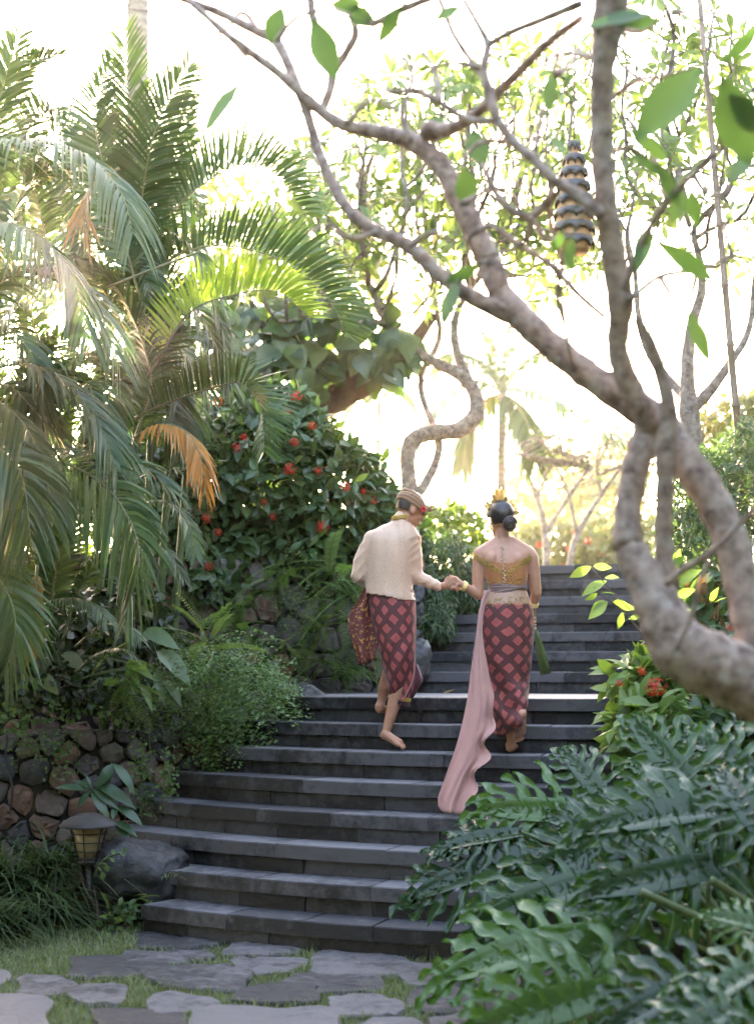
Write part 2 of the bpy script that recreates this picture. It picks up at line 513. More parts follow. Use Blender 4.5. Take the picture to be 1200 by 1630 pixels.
for k in range(1, 9):
    R = SR1 - ST * (k - 1)
    aL = math.asin((leftX[k - 1] - SCX) / R); aR = math.asin((rightX[k - 1] - SCX) / R)
    z = RS * k
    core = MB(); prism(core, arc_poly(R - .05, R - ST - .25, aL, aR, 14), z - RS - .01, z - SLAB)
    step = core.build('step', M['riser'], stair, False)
    a = aL
    while a < aR - .01:
        b = min(a + rng.uniform(.42, .78) / R, aR)
        if aR - b < .25 / R: b = aR
        e = .0016 / R
        jut = rng.uniform(-.003, .003)
        v, f = bevel_piece(arc_poly(R + jut, R - ST - .045, a + e, b - e), z - SLAB, z + rng.uniform(-.002, .002), .007)
        slab(v, f).build('tread_slab', [M['tread'], M['tread_top_lit']], step, False)
        a = b
    a = aL
    while a < aR - .01:
        b = min(a + rng.uniform(.35, .6) / R, aR)
        if aR - b < .2 / R: b = aR
        e = .0025 / R
        jut = rng.uniform(-.006, .006)
        v, f = bevel_piece(arc_poly(R - .024 + jut, R - .075, a + e, b - e, 3), z - RS + (.002 if k > 1 else 0), z - SLAB - .003, .006, .0015)
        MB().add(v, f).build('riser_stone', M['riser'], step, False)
        a = b
# landing floor behind the eighth nosing
R8 = SR1 - ST * 7
lf = arc_poly(R8 - ST - .048, .1, math.asin((-.66 - SCX) / R8), math.asin((1.5 - SCX) / R8), 12)[:13]
pl = [tuple(p) for p in lf] + [tuple(up_pt(-1.9, V9 + .3)), tuple(up_pt(-4.1, V9 + .4)), (-.5, 12.7)]
MB_l = MB(); prism(MB_l, pl, 7 * RS, 8 * RS - .003)
MB_l.build('landing_floor', M['tread_top_lit'], stair, False)
for k in range(9, 16):
    v0 = V9 + T2 * (k - 9)
    uL = -3.62 if k == 9 else -3.78
    uR = -2.02 if k == 9 else -1.25
    z = RS * k
    core = MB(); prism(core, [up_pt(uL, v0 + .05), up_pt(uR, v0 + .05), up_pt(uR, v0 + T2 + .3), up_pt(uL, v0 + T2 + .3)], z - RS - .01, z - SLAB)
    step = core.build('step', M['riser'], stair, False)
    for nm, lo, hi in (('tread_slab', .45, .8), ('riser_stone', .35, .6)):
        u = uL
        while u < uR - .01:
            b = min(u + rng.uniform(lo, hi), uR)
            if uR - b < .22: b = uR
            if nm == 'tread_slab':
                v, f = bevel_piece([up_pt(u + .0016, v0), up_pt(b - .0016, v0), up_pt(b - .0016, v0 + T2 + .045), up_pt(u + .0016, v0 + T2 + .045)], z - SLAB, z + rng.uniform(-.002, .002), .007)
            else:
                j = rng.uniform(-.005, .005)
                v, f = bevel_piece([up_pt(u + .0025, v0 + .024 + j), up_pt(b - .0025, v0 + .024 + j), up_pt(b - .0025, v0 + .075), up_pt(u + .0025, v0 + .075)], z - RS + .002, z - SLAB - .003, .006, .0015)
            (slab(v, f).build(nm, [M['tread'], M['tread_top_lit']], step, False) if nm == 'tread_slab' else MB().add(v, f).build(nm, M['riser'], step, False))
            u = b

# ------------------------------------------------------------------ flagstones (children of the ground)
flags = [(217, 1480, 335, 1507), (200, 1511, 330, 1530), (110, 1520, 255, 1552), (360, 1499, 467, 1520), (492, 1514, 648, 1550),
         (372, 1521, 480, 1545), (237, 1536, 400, 1571), (442, 1550, 610, 1578), (25, 1552, 117, 1580), (117, 1565, 200, 1597),
         (387, 1565, 505, 1595), (235, 1580, 345, 1610), (-60, 1585, 85, 1640), (320, 1600, 530, 1650), (520, 1585, 640, 1615),
         (150, 1602, 290, 1650), (637, 1532, 735, 1566), (652, 1570, 758, 1606), (750, 1537, 830, 1568), (690, 1610, 800, 1650),
         (545, 1622, 680, 1665), (780, 1575, 900, 1610), (850, 1535, 960, 1565), (-70, 1540, 10, 1572), (-90, 1660, 140, 1720), (170, 1665, 420, 1730), (450, 1672, 640, 1730)]
flag_ell = []
for i, (x0, y0, x1, y1) in enumerate(flags):
    cx, cyy = (x0 + x1) / 2, (y0 + y1) / 2
    n = 22
    ph = rng.uniform(0, 6.28, 3)
    pts = []
    for j in range(n):
        a = 2 * math.pi * j / n
        rr = 1 + .07 * math.sin(2 * a + ph[0]) + .09 * math.sin(3 * a + ph[1]) + .06 * math.sin(5 * a + ph[2]) + rng.normal(0, .022)
        ex = abs(math.cos(a)) ** .7 * math.copysign(1, math.cos(a)); ey = abs(math.sin(a)) ** .7 * math.copysign(1, math.sin(a))
        p = G(cx + ex * rr * (x1 - x0) / 1.83, cyy - ey * rr * (y1 - y0) / 1.78, .02)
        pts.append(p[:2])
    pts = np.array(pts)
    if pts[:, 1].max() > 8.95: pts[:, 1] = np.minimum(pts[:, 1], 8.95)
    c = pts.mean(0)
    h = rng.uniform(.014, .024)
    rings = [(1.02, -.02), (1.0, h - .010), (.965, h - .001), (.72, h + .001), (.38, h)]
    V = []
    for s, zz in rings:
        q = c + (pts - c) * s
        z = np.full(n, zz) + (rng.standard_normal(n) * .0035 if zz > 0 else 0)
        V.append(np.c_[q, z])
    V.append(np.array([[c[0], c[1], h + .002]]))
    V = np.vstack(V)
    F = []
    for r_ in range(len(rings) - 1):
        F += [(r_ * n + j, r_ * n + (j + 1) % n, (r_ + 1) * n + (j + 1) % n, (r_ + 1) * n + j) for j in range(n)]
    e = len(V) - 1
    F += [((len(rings) - 1) * n + j, (len(rings) - 1) * n + (j + 1) % n, e) for j in range(n)]
    MB().add(V, F).build('flagstone', M['flag'], ground, False)
    flag_ell.append(pts)

def in_poly(p, poly):
    x, y = p[:, 0], p[:, 1]
    ins = np.zeros(len(p), bool)
    n = len(poly)
    for i in range(n):
        x1, y1 = poly[i]; x2, y2 = poly[(i + 1) % n]
        c = ((y1 > y) != (y2 > y)) & (x < (x2 - x1) * (y - y1) / (y2 - y1 + 1e-12) + x1)
        ins ^= c
    return ins
# ------------------------------------------------------------------ grass between the stones
N = 130000
P = np.c_[rng.uniform(-3.0, 2.4, N), rng.uniform(5.2, 9.4, N)]
keep = np.ones(N, bool)
for pl in flag_ell:
    c = pl.mean(0)
    keep &= ~in_poly(P, c + (pl - c) * .96)
dd = np.hypot(P[:, 0] - SCX, P[:, 1] - SCY)
keep &= (dd > SR1 - .01) | (P[:, 0] < -1.42)
keep &= (vnoise(np.c_[P, P[:, :1] * 0], 3.0, 2) + rng.uniform(-.5, .8, N)) > -.35
P = P[keep]; N = len(P)
h = rng.uniform(.014, .042, N) * (1 + .6 * (rng.random(N) > .93))
ang = rng.uniform(0, 6.28, N); lean = rng.uniform(.2, 1.2, N)
wd = rng.uniform(.0016, .003, N)
base = np.c_[P, np.zeros(N)]
dr = np.c_[np.cos(ang), np.sin(ang), np.zeros(N)]
sd_ = np.c_[-np.sin(ang), np.cos(ang), np.zeros(N)]
mid = base + np.c_[dr[:, :2] * (h * lean * .35)[:, None], h * .65]
tip = base + np.c_[dr[:, :2] * (h * lean)[:, None], h]
V = np.stack([base - sd_ * wd[:, None], base + sd_ * wd[:, None], mid + sd_ * wd[:, None] * .8, mid - sd_ * wd[:, None] * .8, tip], 1).reshape(-1, 3)
i5 = np.arange(N) * 5
F = [(a, a + 1, a + 2, a + 3) for a in i5] + [(a + 3, a + 2, a + 4) for a in i5]
gm = MB(); gm.add(V, F, np.repeat(rng.random(N), 5))
o = gm.build('grass', M['grass'])
tag(o, 'short green grass growing between the flagstones', 'grass', kind='stuff')

# ------------------------------------------------------------------ fieldstone walls
def clip(poly, p, n):
    out = []
    for i in range(len(poly)):
        a, b = poly[i], poly[(i + 1) % len(poly)]
        da, db = np.dot(a - p, n), np.dot(b - p, n)
        if da <= 0: out.append(a)
        if da * db < 0: out.append(a + (b - a) * da / (da - db))
    return out
def stone_wall(name, label, path, ztop, zbot, cell, seed):
    r = np.random.default_rng(seed)
    path = np.array(path, float)
    seg = np.linalg.norm(np.diff(path, axis=0), axis=1)
    cum = np.concatenate([[0], np.cumsum(seg)])
    L = cum[-1]
    def pos(s):
        x = np.interp(s, cum, path[:, 0]); y = np.interp(s, cum, path[:, 1])
        e = .15
        dx = np.interp(min(s + e, L), cum, path[:, 0]) - np.interp(max(s - e, 0), cum, path[:, 0])
        dy = np.interp(min(s + e, L), cum, path[:, 1]) - np.interp(max(s - e, 0), cum, path[:, 1])
        l = math.hypot(dx, dy)
        return np.array([x, y]), np.array([dy / l, -dx / l])
    root = thing(name, label, 'wall', (path[0][0], path[0][1], 0))
    ss = np.linspace(0, L, max(int(L / .2), 3))
    V, F = [], []
    for i, s in enumerate(ss):
        p, n = pos(s)
        zt = ztop(s) if callable(ztop) else ztop
        V += [(*p, zbot), (*p, zt), (*(p - n * .3), zt)]
        if i:
            b = 3 * i
            F += [(b - 3, b, b + 1, b - 2), (b - 2, b + 1, b + 2, b - 1)]
    MB().add(V, F).build('mortar_core', M['mortar'], root)
    pts = []
    tries = 0
    while tries < 6000:
        tries += 1
        s, z = r.uniform(0, L), r.uniform(zbot, (ztop(0) if callable(ztop) else ztop) + .1)
        if z > (ztop(s) if callable(ztop) else ztop): continue
        d = cell * r.uniform(.7, 1.25)
        if all((s - q[0]) ** 2 + (z - q[1]) ** 2 > ((d + q[2]) * .5) ** 2 for q in pts): pts.append((s, z, d))
    A = np.array(pts)[:, :2]
    for i in range(len(A)):
        zt = ztop(A[i, 0]) if callable(ztop) else ztop
        poly = [np.array(q, float) for q in ((max(0, A[i, 0] - .4), zbot), (min(L, A[i, 0] + .4), zbot), (min(L, A[i, 0] + .4), zt + .02), (max(0, A[i, 0] - .4), zt + .02))]
        near = np.argsort(((A - A[i]) ** 2).sum(1))[1:14]
        for j in near:
            poly = clip(poly, (A[i] + A[j]) / 2, A[j] - A[i])
            if len(poly) < 3: break
        if len(poly) < 3: continue
        poly = np.array(poly); c = poly.mean(0)
        # round the corners by resampling the outline
        m = 14
        per = np.vstack([poly, poly[:1]])
        dl = np.concatenate([[0], np.cumsum(np.linalg.norm(np.diff(per, axis=0), axis=1))])
        if dl[-1] < .12: continue
        q = np.linspace(0, dl[-1], m, endpoint=False)
        out = np.c_[np.interp(q, dl, per[:, 0]), np.interp(q, dl, per[:, 1])]
        out = .12 * np.roll(out, 1, 0) + .76 * out + .12 * np.roll(out, -1, 0)
        out = c + (out - c) * r.uniform(.86, .97) + r.normal(0, .004, out.shape)
        bul = r.uniform(.03, .075)
        V = []
        tl = r.uniform(-.35, .35, 2)
        for sc_, dp in ((1, -.03), (1.0, .45), (.9, .9), (.55, 1.0)):
            for w_ in out:
                qq = c + (w_ - c) * sc_
                p, n = pos(qq[0])
                dep = dp * bul + (np.dot(qq - c, tl) if dp > 0 else 0) + (r.normal() * .009 if dp > 0 else 0)
                V.append((*(p + n * dep), qq[1]))
        p, n = pos(c[0]); V.append((*(p + n * bul * 1.02), c[1]))
        F = []
        for k in range(3): F += [(k * m + j, k * m + (j + 1) % m, (k + 1) * m + (j + 1) % m, (k + 1) * m + j) for j in range(m)]
        F += [(3 * m + j, 3 * m + (j + 1) % m, 4 * m) for j in range(m)]
        MB().add(V, F).build('stone', M['wstone'], root, r.random() < .5)
    return root
stone_wall('stone_wall', 'low dark fieldstone wall behind the garden lantern left of the steps',
           [(-4.2, 9.75), (-3.0, 9.95), (-2.1, 10.1), (-1.72, 10.2), (-1.5, 10.42), (-1.1, 10.8), (-.85, 11.1)],
           lambda s: 1.12 + .02 * math.sin(s * 3), .05, .145, 3)
stone_wall('stone_wall', 'tall mossy fieldstone wall under the red-flowered hedge',
           [(-4.0, 11.9), (-2.4, 12.1), (-1.3, 12.2), (-.75, 12.45), (-.35, 12.75), (.1, 12.8), (.42, 12.75)],
           lambda s: 2.5 + .03 * math.sin(s * 2), 1.0, .19, 5)

# ------------------------------------------------------------------ boulders
def boulder(label, c, r, seed, flat=.75, group=None, mat='boulder'):
    m = MB(); sphere(m, (0, 0, 0), 1.0, 56, 36)
    V = m.v[0]
    V = np.sign(V) * np.abs(V) ** flat
    V = V * np.array(r)
    n = vnoise(V / max(r), 1.5, seed)[:, None] * .16 + np.abs(vnoise(V / max(r), 2.6, seed + 1))[:, None] * -.16 + .05 + vnoise(V / max(r), 6, seed + 3)[:, None] * .05 + vnoise(V / max(r), 14, seed + 5)[:, None] * .018
    V = V * (1 + n)
    m.v[0] = V + np.array(c)
    o = m.build('boulder', M[mat])
    return tag(o, label, 'boulder', group)
c = Q(222, 1385, 9.28); boulder('large rounded dark boulder beside the garden lantern', (c[0] + .01, 9.3, c[2] - .03), (.275, .24, .2), 1)
c = Q(465, 1112, 11.1); boulder('flat dark boulder at the left end of the landing below the tall wall', (c[0], 11.15, c[2] - .03), (.25, .25, .14), 2)
c = Q(672, 1040, 12.2); boulder('upright grey boulder behind the man at the foot of the upper flight', (c[0] - .05, 12.25, c[2] - .06), (.115, .15, .19), 3)
c = Q(1003, 1105, 10.1); boulder('squared dark stone block at the right end of the landing', (c[0] + .06, 10.3, c[2] - .12), (.15, .25, .26), 4, .4)
c = Q(150, 1450, 9.1); boulder('small dark stone at the foot of the garden lantern', (c[0] + .12, 9.2, .05), (.1, .09, .09), 8)
# ------------------------------------------------------------------ people
def simple(name, col, rough=.6, spec=.5, metal=0, sheen=0):
    m, t, p, out = _mat(name)
    p.inputs['Base Color'].default_value = (*col, 1); p.inputs['Roughness'].default_value = rough
    p.inputs['Specular IOR Level'].default_value = spec; p.inputs['Metallic'].default_value = metal
    return m
def skin_mat(name, a, b):
    m, t, p, out = _mat(name)
    c = ramp(t, [a, b], [.35, .7]); t.links.new(noise(t, 18, 5, .6, geo_pos(t)), c.inputs[0])
    t.links.new(c.outputs[0], p.inputs['Base Color'])
    p.inputs['Roughness'].default_value = .48
    p.inputs['Subsurface Weight'].default_value = .12
    p.inputs['Subsurface Radius'].default_value = (.012, .005, .003)
    p.inputs['Subsurface Scale'].default_value = 1.0
    return m
M['skin_m'] = skin_mat('skin_warm', (.42, .19, .115), (.49, .235, .15))
M['skin_f'] = skin_mat('skin_soft', (.49, .23, .15), (.56, .275, .185))
M['sole'] = simple('sole', (.50, .27, .19), .6)
def hair_mat():
    m, t, p, out = _mat('black_hair')
    wv = t.nodes.new('ShaderNodeTexWave'); wv.inputs['Scale'].default_value = 40; wv.inputs['Distortion'].default_value = 3
    t.links.new(coords(t, 'Object'), wv.inputs['Vector'])
    p.inputs['Base Color'].default_value = (.012, .011, .014, 1)
    p.inputs['Roughness'].default_value = .32
    t.links.new(bump(t, wv.outputs['Fac'], .25, .004), p.inputs['Normal'])
    return m
M['hair'] = hair_mat()
M['gold'] = simple('gold', (.95, .68, .28), .4, .6, .15)
M['gold_thread'] = simple('gold_thread', (.46, .30, .07), .5, .5, .35)
M['pearl'] = simple('pearl', (.58, .43, .31), .35)
M['eye'] = simple('eye', (.02, .015, .012), .2)
M['lip'] = simple('lip', (.36, .12, .10), .45)
M['red'] = simple('red_petal', (.62, .02, .02), .5)

def cloth(name, cols, scale=30, weave=420, rough=.75, bmp=.25, pos=None, sheen=.3):
    m, t, p, out = _mat(name)
    co = geo_pos(t)
    v = math_node(t, 'ADD', math_node(t, 'MULTIPLY', noise(t, scale, 5, .65, co), .75), math_node(t, 'MULTIPLY', noise(t, weave, 2, .5, co), .25))
    c = ramp(t, cols, pos); t.links.new(v, c.inputs[0])
    t.links.new(c.outputs[0], p.inputs['Base Color'])
    p.inputs['Roughness'].default_value = rough
    p.inputs['Sheen Weight'].default_value = sheen
    h = math_node(t, 'ADD', noise(t, 28, 4, .6, co), math_node(t, 'MULTIPLY', noise(t, weave, 2, .5, co), .2))
    t.links.new(bump(t, h, bmp, .006), p.inputs['Normal'])
    return m
M['jacket'] = cloth('brocade', [(.50, .31, .215), (.60, .385, .275), (.66, .435, .32)], 70, 300, .45, .03, [.3, .5, .7])
M['scarf'] = cloth('chiffon', [(.40, .19, .16), (.50, .255, .22)], 18, 500, .85, .4)
M['satin'] = cloth('satin', [(.33, .165, .10), (.43, .235, .15)], 14, 400, .4, .2)
M['mauve'] = cloth('mauve_sash', [(.15, .08, .07), (.26, .145, .125)], 16, 400, .45, .3)
M['bodice'] = cloth('bodice', [(.36, .11, .04), (.52, .19, .07)], 40, 300, .6, .2)
M['udeng'] = cloth('headcloth', [(.14, .06, .035), (.27, .14, .075), (.40, .24, .12)], 40, 300, .7, .3)
M['tassel'] = cloth('tassel', [(.06, .10, .02), (.12, .18, .045)], 60, 300, .7, .2)
M['tassel'].node_tree.nodes['Principled BSDF'].inputs['Sheen Weight'].default_value = .1

def songket(name, nu, nv, dark=1.0):
    """woven cloth: coral diamonds in dark outlines on a maroon chevron ground; uses UV in metres"""
    m, t, p, out = _mat(name)
    uv = t.nodes.new('ShaderNodeSeparateXYZ'); t.links.new(coords(t, 'UV'), uv.inputs[0])
    U = math_node(t, 'MULTIPLY', uv.outputs[0], nu); V = math_node(t, 'MULTIPLY', uv.outputs[1], nv)
    wob = math_node(t, 'MULTIPLY', math_node(t, 'SUBTRACT', noise(t, 9, 3, .6, coords(t, 'UV')), .5), .42)
    U = math_node(t, 'ADD', U, wob)
    a = math_node(t, 'ADD', U, V); b = math_node(t, 'SUBTRACT', U, V)
    fa = math_node(t, 'ABSOLUTE', math_node(t, 'SUBTRACT', math_node(t, 'FRACT', a), .5))
    fb = math_node(t, 'ABSOLUTE', math_node(t, 'SUBTRACT', math_node(t, 'FRACT', b), .5))
    d = math_node(t, 'MAXIMUM', fa, fb)                 # 0 at the centre of a diamond, .5 on its border
    # rings: coral core, dark line, maroon bands with thin lines
    c = ramp(t, [(.38, .055, .052), (.46, .07, .06), (.39, .056, .05), (.008, .003, .005), (.15, .03, .030), (.045, .010, .013), (.17, .037, .034), (.05, .012, .015), (.14, .03, .030)],
             [0, .12, .265, .31, .345, .38, .41, .445, .47], 'CONSTANT')
    t.links.new(d, c.inputs[0])
    # little pale flower dots inside the diamonds
    s1 = math_node(t, 'MULTIPLY', math_node(t, 'SINE', math_node(t, 'MULTIPLY', fa, 75)), math_node(t, 'SINE', math_node(t, 'MULTIPLY', fb, 75)))
    msk = math_node(t, 'MULTIPLY', math_node(t, 'GREATER_THAN', s1, .35), math_node(t, 'LESS_THAN', d, .25))
    c2 = mix(t, math_node(t, 'MULTIPLY', msk, .55), c.outputs[0], (.48, .20, .18))
    # fine horizontal weft and uneven dye
    wv = math_node(t, 'SINE', math_node(t, 'MULTIPLY', V, 130))
    c3 = mix(t, math_node(t, 'MULTIPLY', math_node(t, 'GREATER_THAN', wv, .4), .22), c2, (.05, .015, .02))
    nz = mix(t, noise(t, 9, 4, .6, geo_pos(t)), (.55, .55, .6), (1.3, 1.25, 1.2))
    c4 = mix(t, 1.0, c3, nz, 'MULTIPLY')
    t.links.new(c4, p.inputs['Base Color'])
    p.inputs['Roughness'].default_value = .68
    p.inputs['Sheen Weight'].default_value = .15
    h = math_node(t, 'ADD', math_node(t, 'MULTIPLY', wv, .15), noise(t, 22, 4, .6, geo_pos(t)))
    t.links.new(bump(t, h, .3, .006), p.inputs['Normal'])
    return m
M['sarong_m'] = songket('sarong_weave_man', 9.6, 8.2)
M['sarong_f'] = songket('sarong_weave_woman', 9.0, 8.6)
def sash_mat():
    m, t, p, out = _mat('dark_sash')
    co = coords(t, 'UV')
    r = ramp(t, [(0, 0, 0), (0, 0, 0), (1, 1, 1), (1, 1, 1), (0, 0, 0)], [0, .55, .6, .67, .72]); t.links.new(noise(t, 9, 3, .6, co), r.inputs[0])
    c = mix(t, r.outputs[0], (.11, .018, .018), (.42, .20, .04))
    t.links.new(c, p.inputs['Base Color']); p.inputs['Roughness'].default_value = .7
    return m
M['sash'] = sash_mat()

def loft(rows, Yc, n=36, closed=True, power=2.3, cap=True, fold=0.0, foldn=9, seed=0, sub=4):
    """rows: (py, xl, xr, depth_half[, dY]) in photograph pixels at distance Yc -> level rings, UV in metres"""
    rows = np.array([list(r) + [0] * (5 - len(r)) for r in rows], float)
    t = np.linspace(0, 1, (len(rows) - 1) * sub + 1)
    R = catmull(np.c_[rows], len(t)) if len(rows) > 2 else rows[0] + (rows[-1] - rows[0]) * t[:, None]
    # resample each column evenly in row index
    x = np.linspace(0, len(rows) - 1, len(t))
    R = np.stack([np.interp(x, np.arange(len(rows)), rows[:, k]) for k in range(5)], 1)
    k_ = np.array([.25, .5, .25])
    for _ in range(2):
        S = R.copy()
        S[1:-1] = .25 * R[:-2] + .5 * R[1:-1] + .25 * R[2:]
        R = S
    V, UV = [], []
    a = np.arange(n + 1) * 2 * math.pi / n
    for i, (py, xl, xr, dh, dY) in enumerate(R):
        c = Q((xl + xr) / 2, py, Yc + dY)
        w_ = np.linalg.norm(Q(xr, py, Yc + dY) - Q(xl, py, Yc + dY)) / 2
        ca, sa = np.cos(a), np.sin(a)
        ex = np.sign(ca) * np.abs(ca) ** (2 / power); ey = np.sign(sa) * np.abs(sa) ** (2 / power)
        f = 1 + fold * (np.sin(a * foldn + 2.2 * math.sin(i * .09 + seed)) * .6 + np.sin(a * (foldn * 2 + 1) + i * .13 + seed) * .4)
        f[-1] = f[0]
        V.append(np.c_[c[0] + w_ * ex * f, c[1] + dh * ey * f, np.full(n + 1, c[2])])
        per = math.pi * (w_ + dh) if i else math.pi * (w_ + dh)
        UV.append(np.c_[(a / (2 * math.pi) - .75) * .95, np.full(n + 1, c[2])])
    V = np.array(V); m = len(R)
    F = []
    for i in range(m - 1):
        for j in range(n):
            F.append((i * (n + 1) + j, i * (n + 1) + j + 1, (i + 1) * (n + 1) + j + 1, (i + 1) * (n + 1) + j)[::-1])
    if cap:
        F.append(tuple(range(n))); F.append(tuple((m - 1) * (n + 1) + j for j in range(n))[::-1])
    return V.reshape(-1, 3), F, np.array(UV).reshape(-1, 2)

def head_frame(fwd, up=(0, 0, 1)):
    f = norm(fwd); r = norm(np.cross(f, up)); u = np.cross(r, f)
    return f, r, u
def head(mb, c, fwd, s=1.0):
    f, r, u = head_frame(fwd)
    Rm = np.array([f, r, u])
    L = lambda a, b, d: np.asarray(c) + s * (a * f + b * r + d * u)
    sphere(mb, L(0, 0, .02), np.array([.096, .074, .10]) * s, 24, 16, R=Rm)
    sphere(mb, L(.035, 0, -.045), np.array([.062, .058, .075]) * s, 20, 14, R=Rm)
    capsule(mb, L(.096, 0, .012), L(.112, 0, -.022), .008 * s, .0125 * s)
    sphere(mb, L(.104, 0, -.03), np.array([.012, .017, .009]) * s, R=Rm)
    sphere(mb, L(.078, 0, -.1), np.array([.022, .026, .02]) * s, R=Rm)
    sphere(mb, L(.09, 0, -.062), np.array([.014, .024, .008]) * s, R=Rm)
    sphere(mb, L(.088, 0, .034), np.array([.014, .05, .01]) * s, R=Rm)
    for sg in (-1, 1):
        sphere(mb, L(-.002, sg * .076, -.012), np.array([.021, .009, .033]) * s, R=Rm)
        sphere(mb, L(.062, sg * .036, -.03), np.array([.026, .022, .022]) * s, R=Rm)
    return L, Rm

def face_bits(root, L, Rm, s=1.0):
    for sg in (-1, 1):
        e = MB(); sphere(e, L(.083, sg * .032, .012), np.array([.009, .014, .008]) * s, 10, 8, R=Rm); e.build('eye', M['eye'], root)
        e = MB(); tube(e, catmull([L(.092, sg * .014, .03), L(.090, sg * .034, .036), L(.074, sg * .054, .029)], 8), np.array([.002, .003, .004, .004, .004, .003, .003, .001]), 6); e.build('eyebrow', M['hair'], root)
    e = MB(); sphere(e, L(.098, 0, -.062), np.array([.007, .022, .008]) * s, 12, 8, R=Rm); e.build('lips', M['lip'], root)

def finger(mb, pts, r0, r1):
    pts = [np.asarray(p, float) for p in pts]
    rr = np.linspace(r0, r1, len(pts))
    chain(mb, pts, rr, 8)
def foot(mb, heel, toe, w=.042, lift=0.0, side=1):
    """barefoot from heel to toe; five toes"""
    heel = np.asarray(heel, float); toe = np.asarray(toe, float)
    t = norm(toe - heel); L = np.linalg.norm(toe - heel)
    sdv = norm(np.cross(t, [0, 0, 1.0])); up = np.cross(sdv, t)
    ball = heel + t * L * .68
    sphere(mb, heel + up * .018, (.032, .032, .034), 14, 10)
    capsule(mb, heel + up * .015, ball + up * .008, .03, .03)
    for k in (-1, 0, 1):
        capsule(mb, heel + up * .022 + sdv * k * .006, ball + sdv * k * w * .55 + up * .004, .028, .019)
    for k, (o_, l_) in enumerate(((-.9, .30), (-.42, .31), (0.0, .29), (.4, .26), (.78, .22))):
        st = ball + sdv * side * o_ * w * .8
        r_ = .0125 if k == 0 else .0088
        finger(mb, [st, st + t * L * l_ * .6 + up * .006, st + t * L * l_ - up * .003], r_ * 1.2, r_)

# ---- the man
YM = 9.78
man = thing('person', 'man in beige brocade jacket and red patterned sarong climbing barefoot, leading by the hand', 'person', Q(615, 1195, YM))
q = lambda x, y, d=0.0: Q(x, y, YM + d)
b = MB()
hc_m = q(652, 811, .02)
fm = (.86, .40, -.42)
Lm, Rm_m = head(b, hc_m, fm, 1.0)
chain(b, [q(641, 838), q(645, 822, .0)], [.056, .052])
v, f, uv = loft([(842, 600, 662, .06), (856, 588, 664, .09), (880, 590, 655, .10), (920, 590, 652, .10), (950, 594, 652, .10), (985, 598, 652, .10)], YM, 28)
b.add(v, f)
# right arm and hand
sh = q(660, 858); el = q(660, 917, .03); wr = q(701, 934, -.02)
chain(b, [sh, el, wr], [.045, .038, .026])
pc = q(716, 931, -.04)
capsule(b, wr, pc, .025, .029)
capsule(b, q(712, 927, -.03), q(719, 935, -.05), .024, .022)
for i, (x0, y0, x1, y1, x2, y2) in enumerate(((718, 924, 727, 922, 731, 929), (720, 928, 729, 927, 732, 934), (720, 932, 728, 932, 730, 938), (718, 936, 725, 937, 727, 941))):
    finger(b, [q(x0, y0, -.055), q(x1, y1, -.07), q(x2, y2, -.06)], .0095, .008)
finger(b, [q(710, 922, -.03), q(718, 917, -.055), q(727, 920, -.065)], .011, .009)
# left arm, forearm forward in front of the body
shl = q(589, 858); ell = q(568, 917, .0); wrl = q(588, 930, .22)
chain(b, [shl, ell, wrl], [.045, .038, .026])
pl_ = q(596, 931, .28); capsule(b, wrl, pl_, .025, .028)
for k in range(4): finger(b, [pl_ + np.array([.005, .01, .02 - .014 * k]), pl_ + np.array([.03, .045, .022 - .015 * k]), pl_ + np.array([.055, .03, .018 - .015 * k])], .0095, .008)
finger(b, [pl_ + np.array([-.01, 0, .02]), pl_ + np.array([.0, .03, .045]), pl_ + np.array([.02, .05, .05])], .011, .009)
# legs: near leg planted with the heel up, other leg swung forward and up
hip = q(630, 985); 
kn = q(640, 1085, -.02); an = q(614, 1166, -.03)
chain(b, [hip, kn, q(628, 1118, -.01), an], [.085, .056, .047, .027])
heel_r = q(612, 1173, -.03); toe_r = q(645, 1190, -.10)
foot(b, heel_r, toe_r, .042, side=-1)
capsule(b, an, heel_r + np.array([0, .0, .012]), .028, .03)
kn2 = q(626, 1055, .2); an2 = q(607, 1115, .19)
chain(b, [q(612, 985, .02), kn2, q(612, 1095, .19), an2], [.075, .056, .045, .03])
foot(b, q(604, 1130, .17), q(616, 1132, .40), .042, side=1)
capsule(b, an2, q(604, 1128, .17), .029, .031)
me = remesh(b, .0055, 3); me.materials.append(M['skin_m'])
body_m = put(bpy.data.objects.new('body', me), man)
face_bits(man, Lm, Rm_m)
# hair
def hair_cap(root, L, Rm, s, test, mat, rad):
    m = MB(); sphere(m, (0, 0, 0), 1.0, 36, 24)
    V = m.v[0] * np.array(rad)
    keep = test(V[:, 0], V[:, 1], V[:, 2])
    m.f = [q_ for q_ in m.f if all(keep[i] for i in q_)]
    V = V * (1 + .02 * vnoise(V, 40)[:, None])
    m.v[0] = L(0, 0, 0) + (V + np.array([0, 0, .02])) @ Rm * s
    return m.build('hair', mat, root)
hair_cap(man, Lm, Rm_m, 1.0, lambda f_, r_, u_: (u_ > -.062 - .35 * f_ * 0) & ((f_ < .012) | (u_ > .045)) & ~((u_ < -.0) & (f_ > -.02)), M['hair'], (.103, .081, .108))
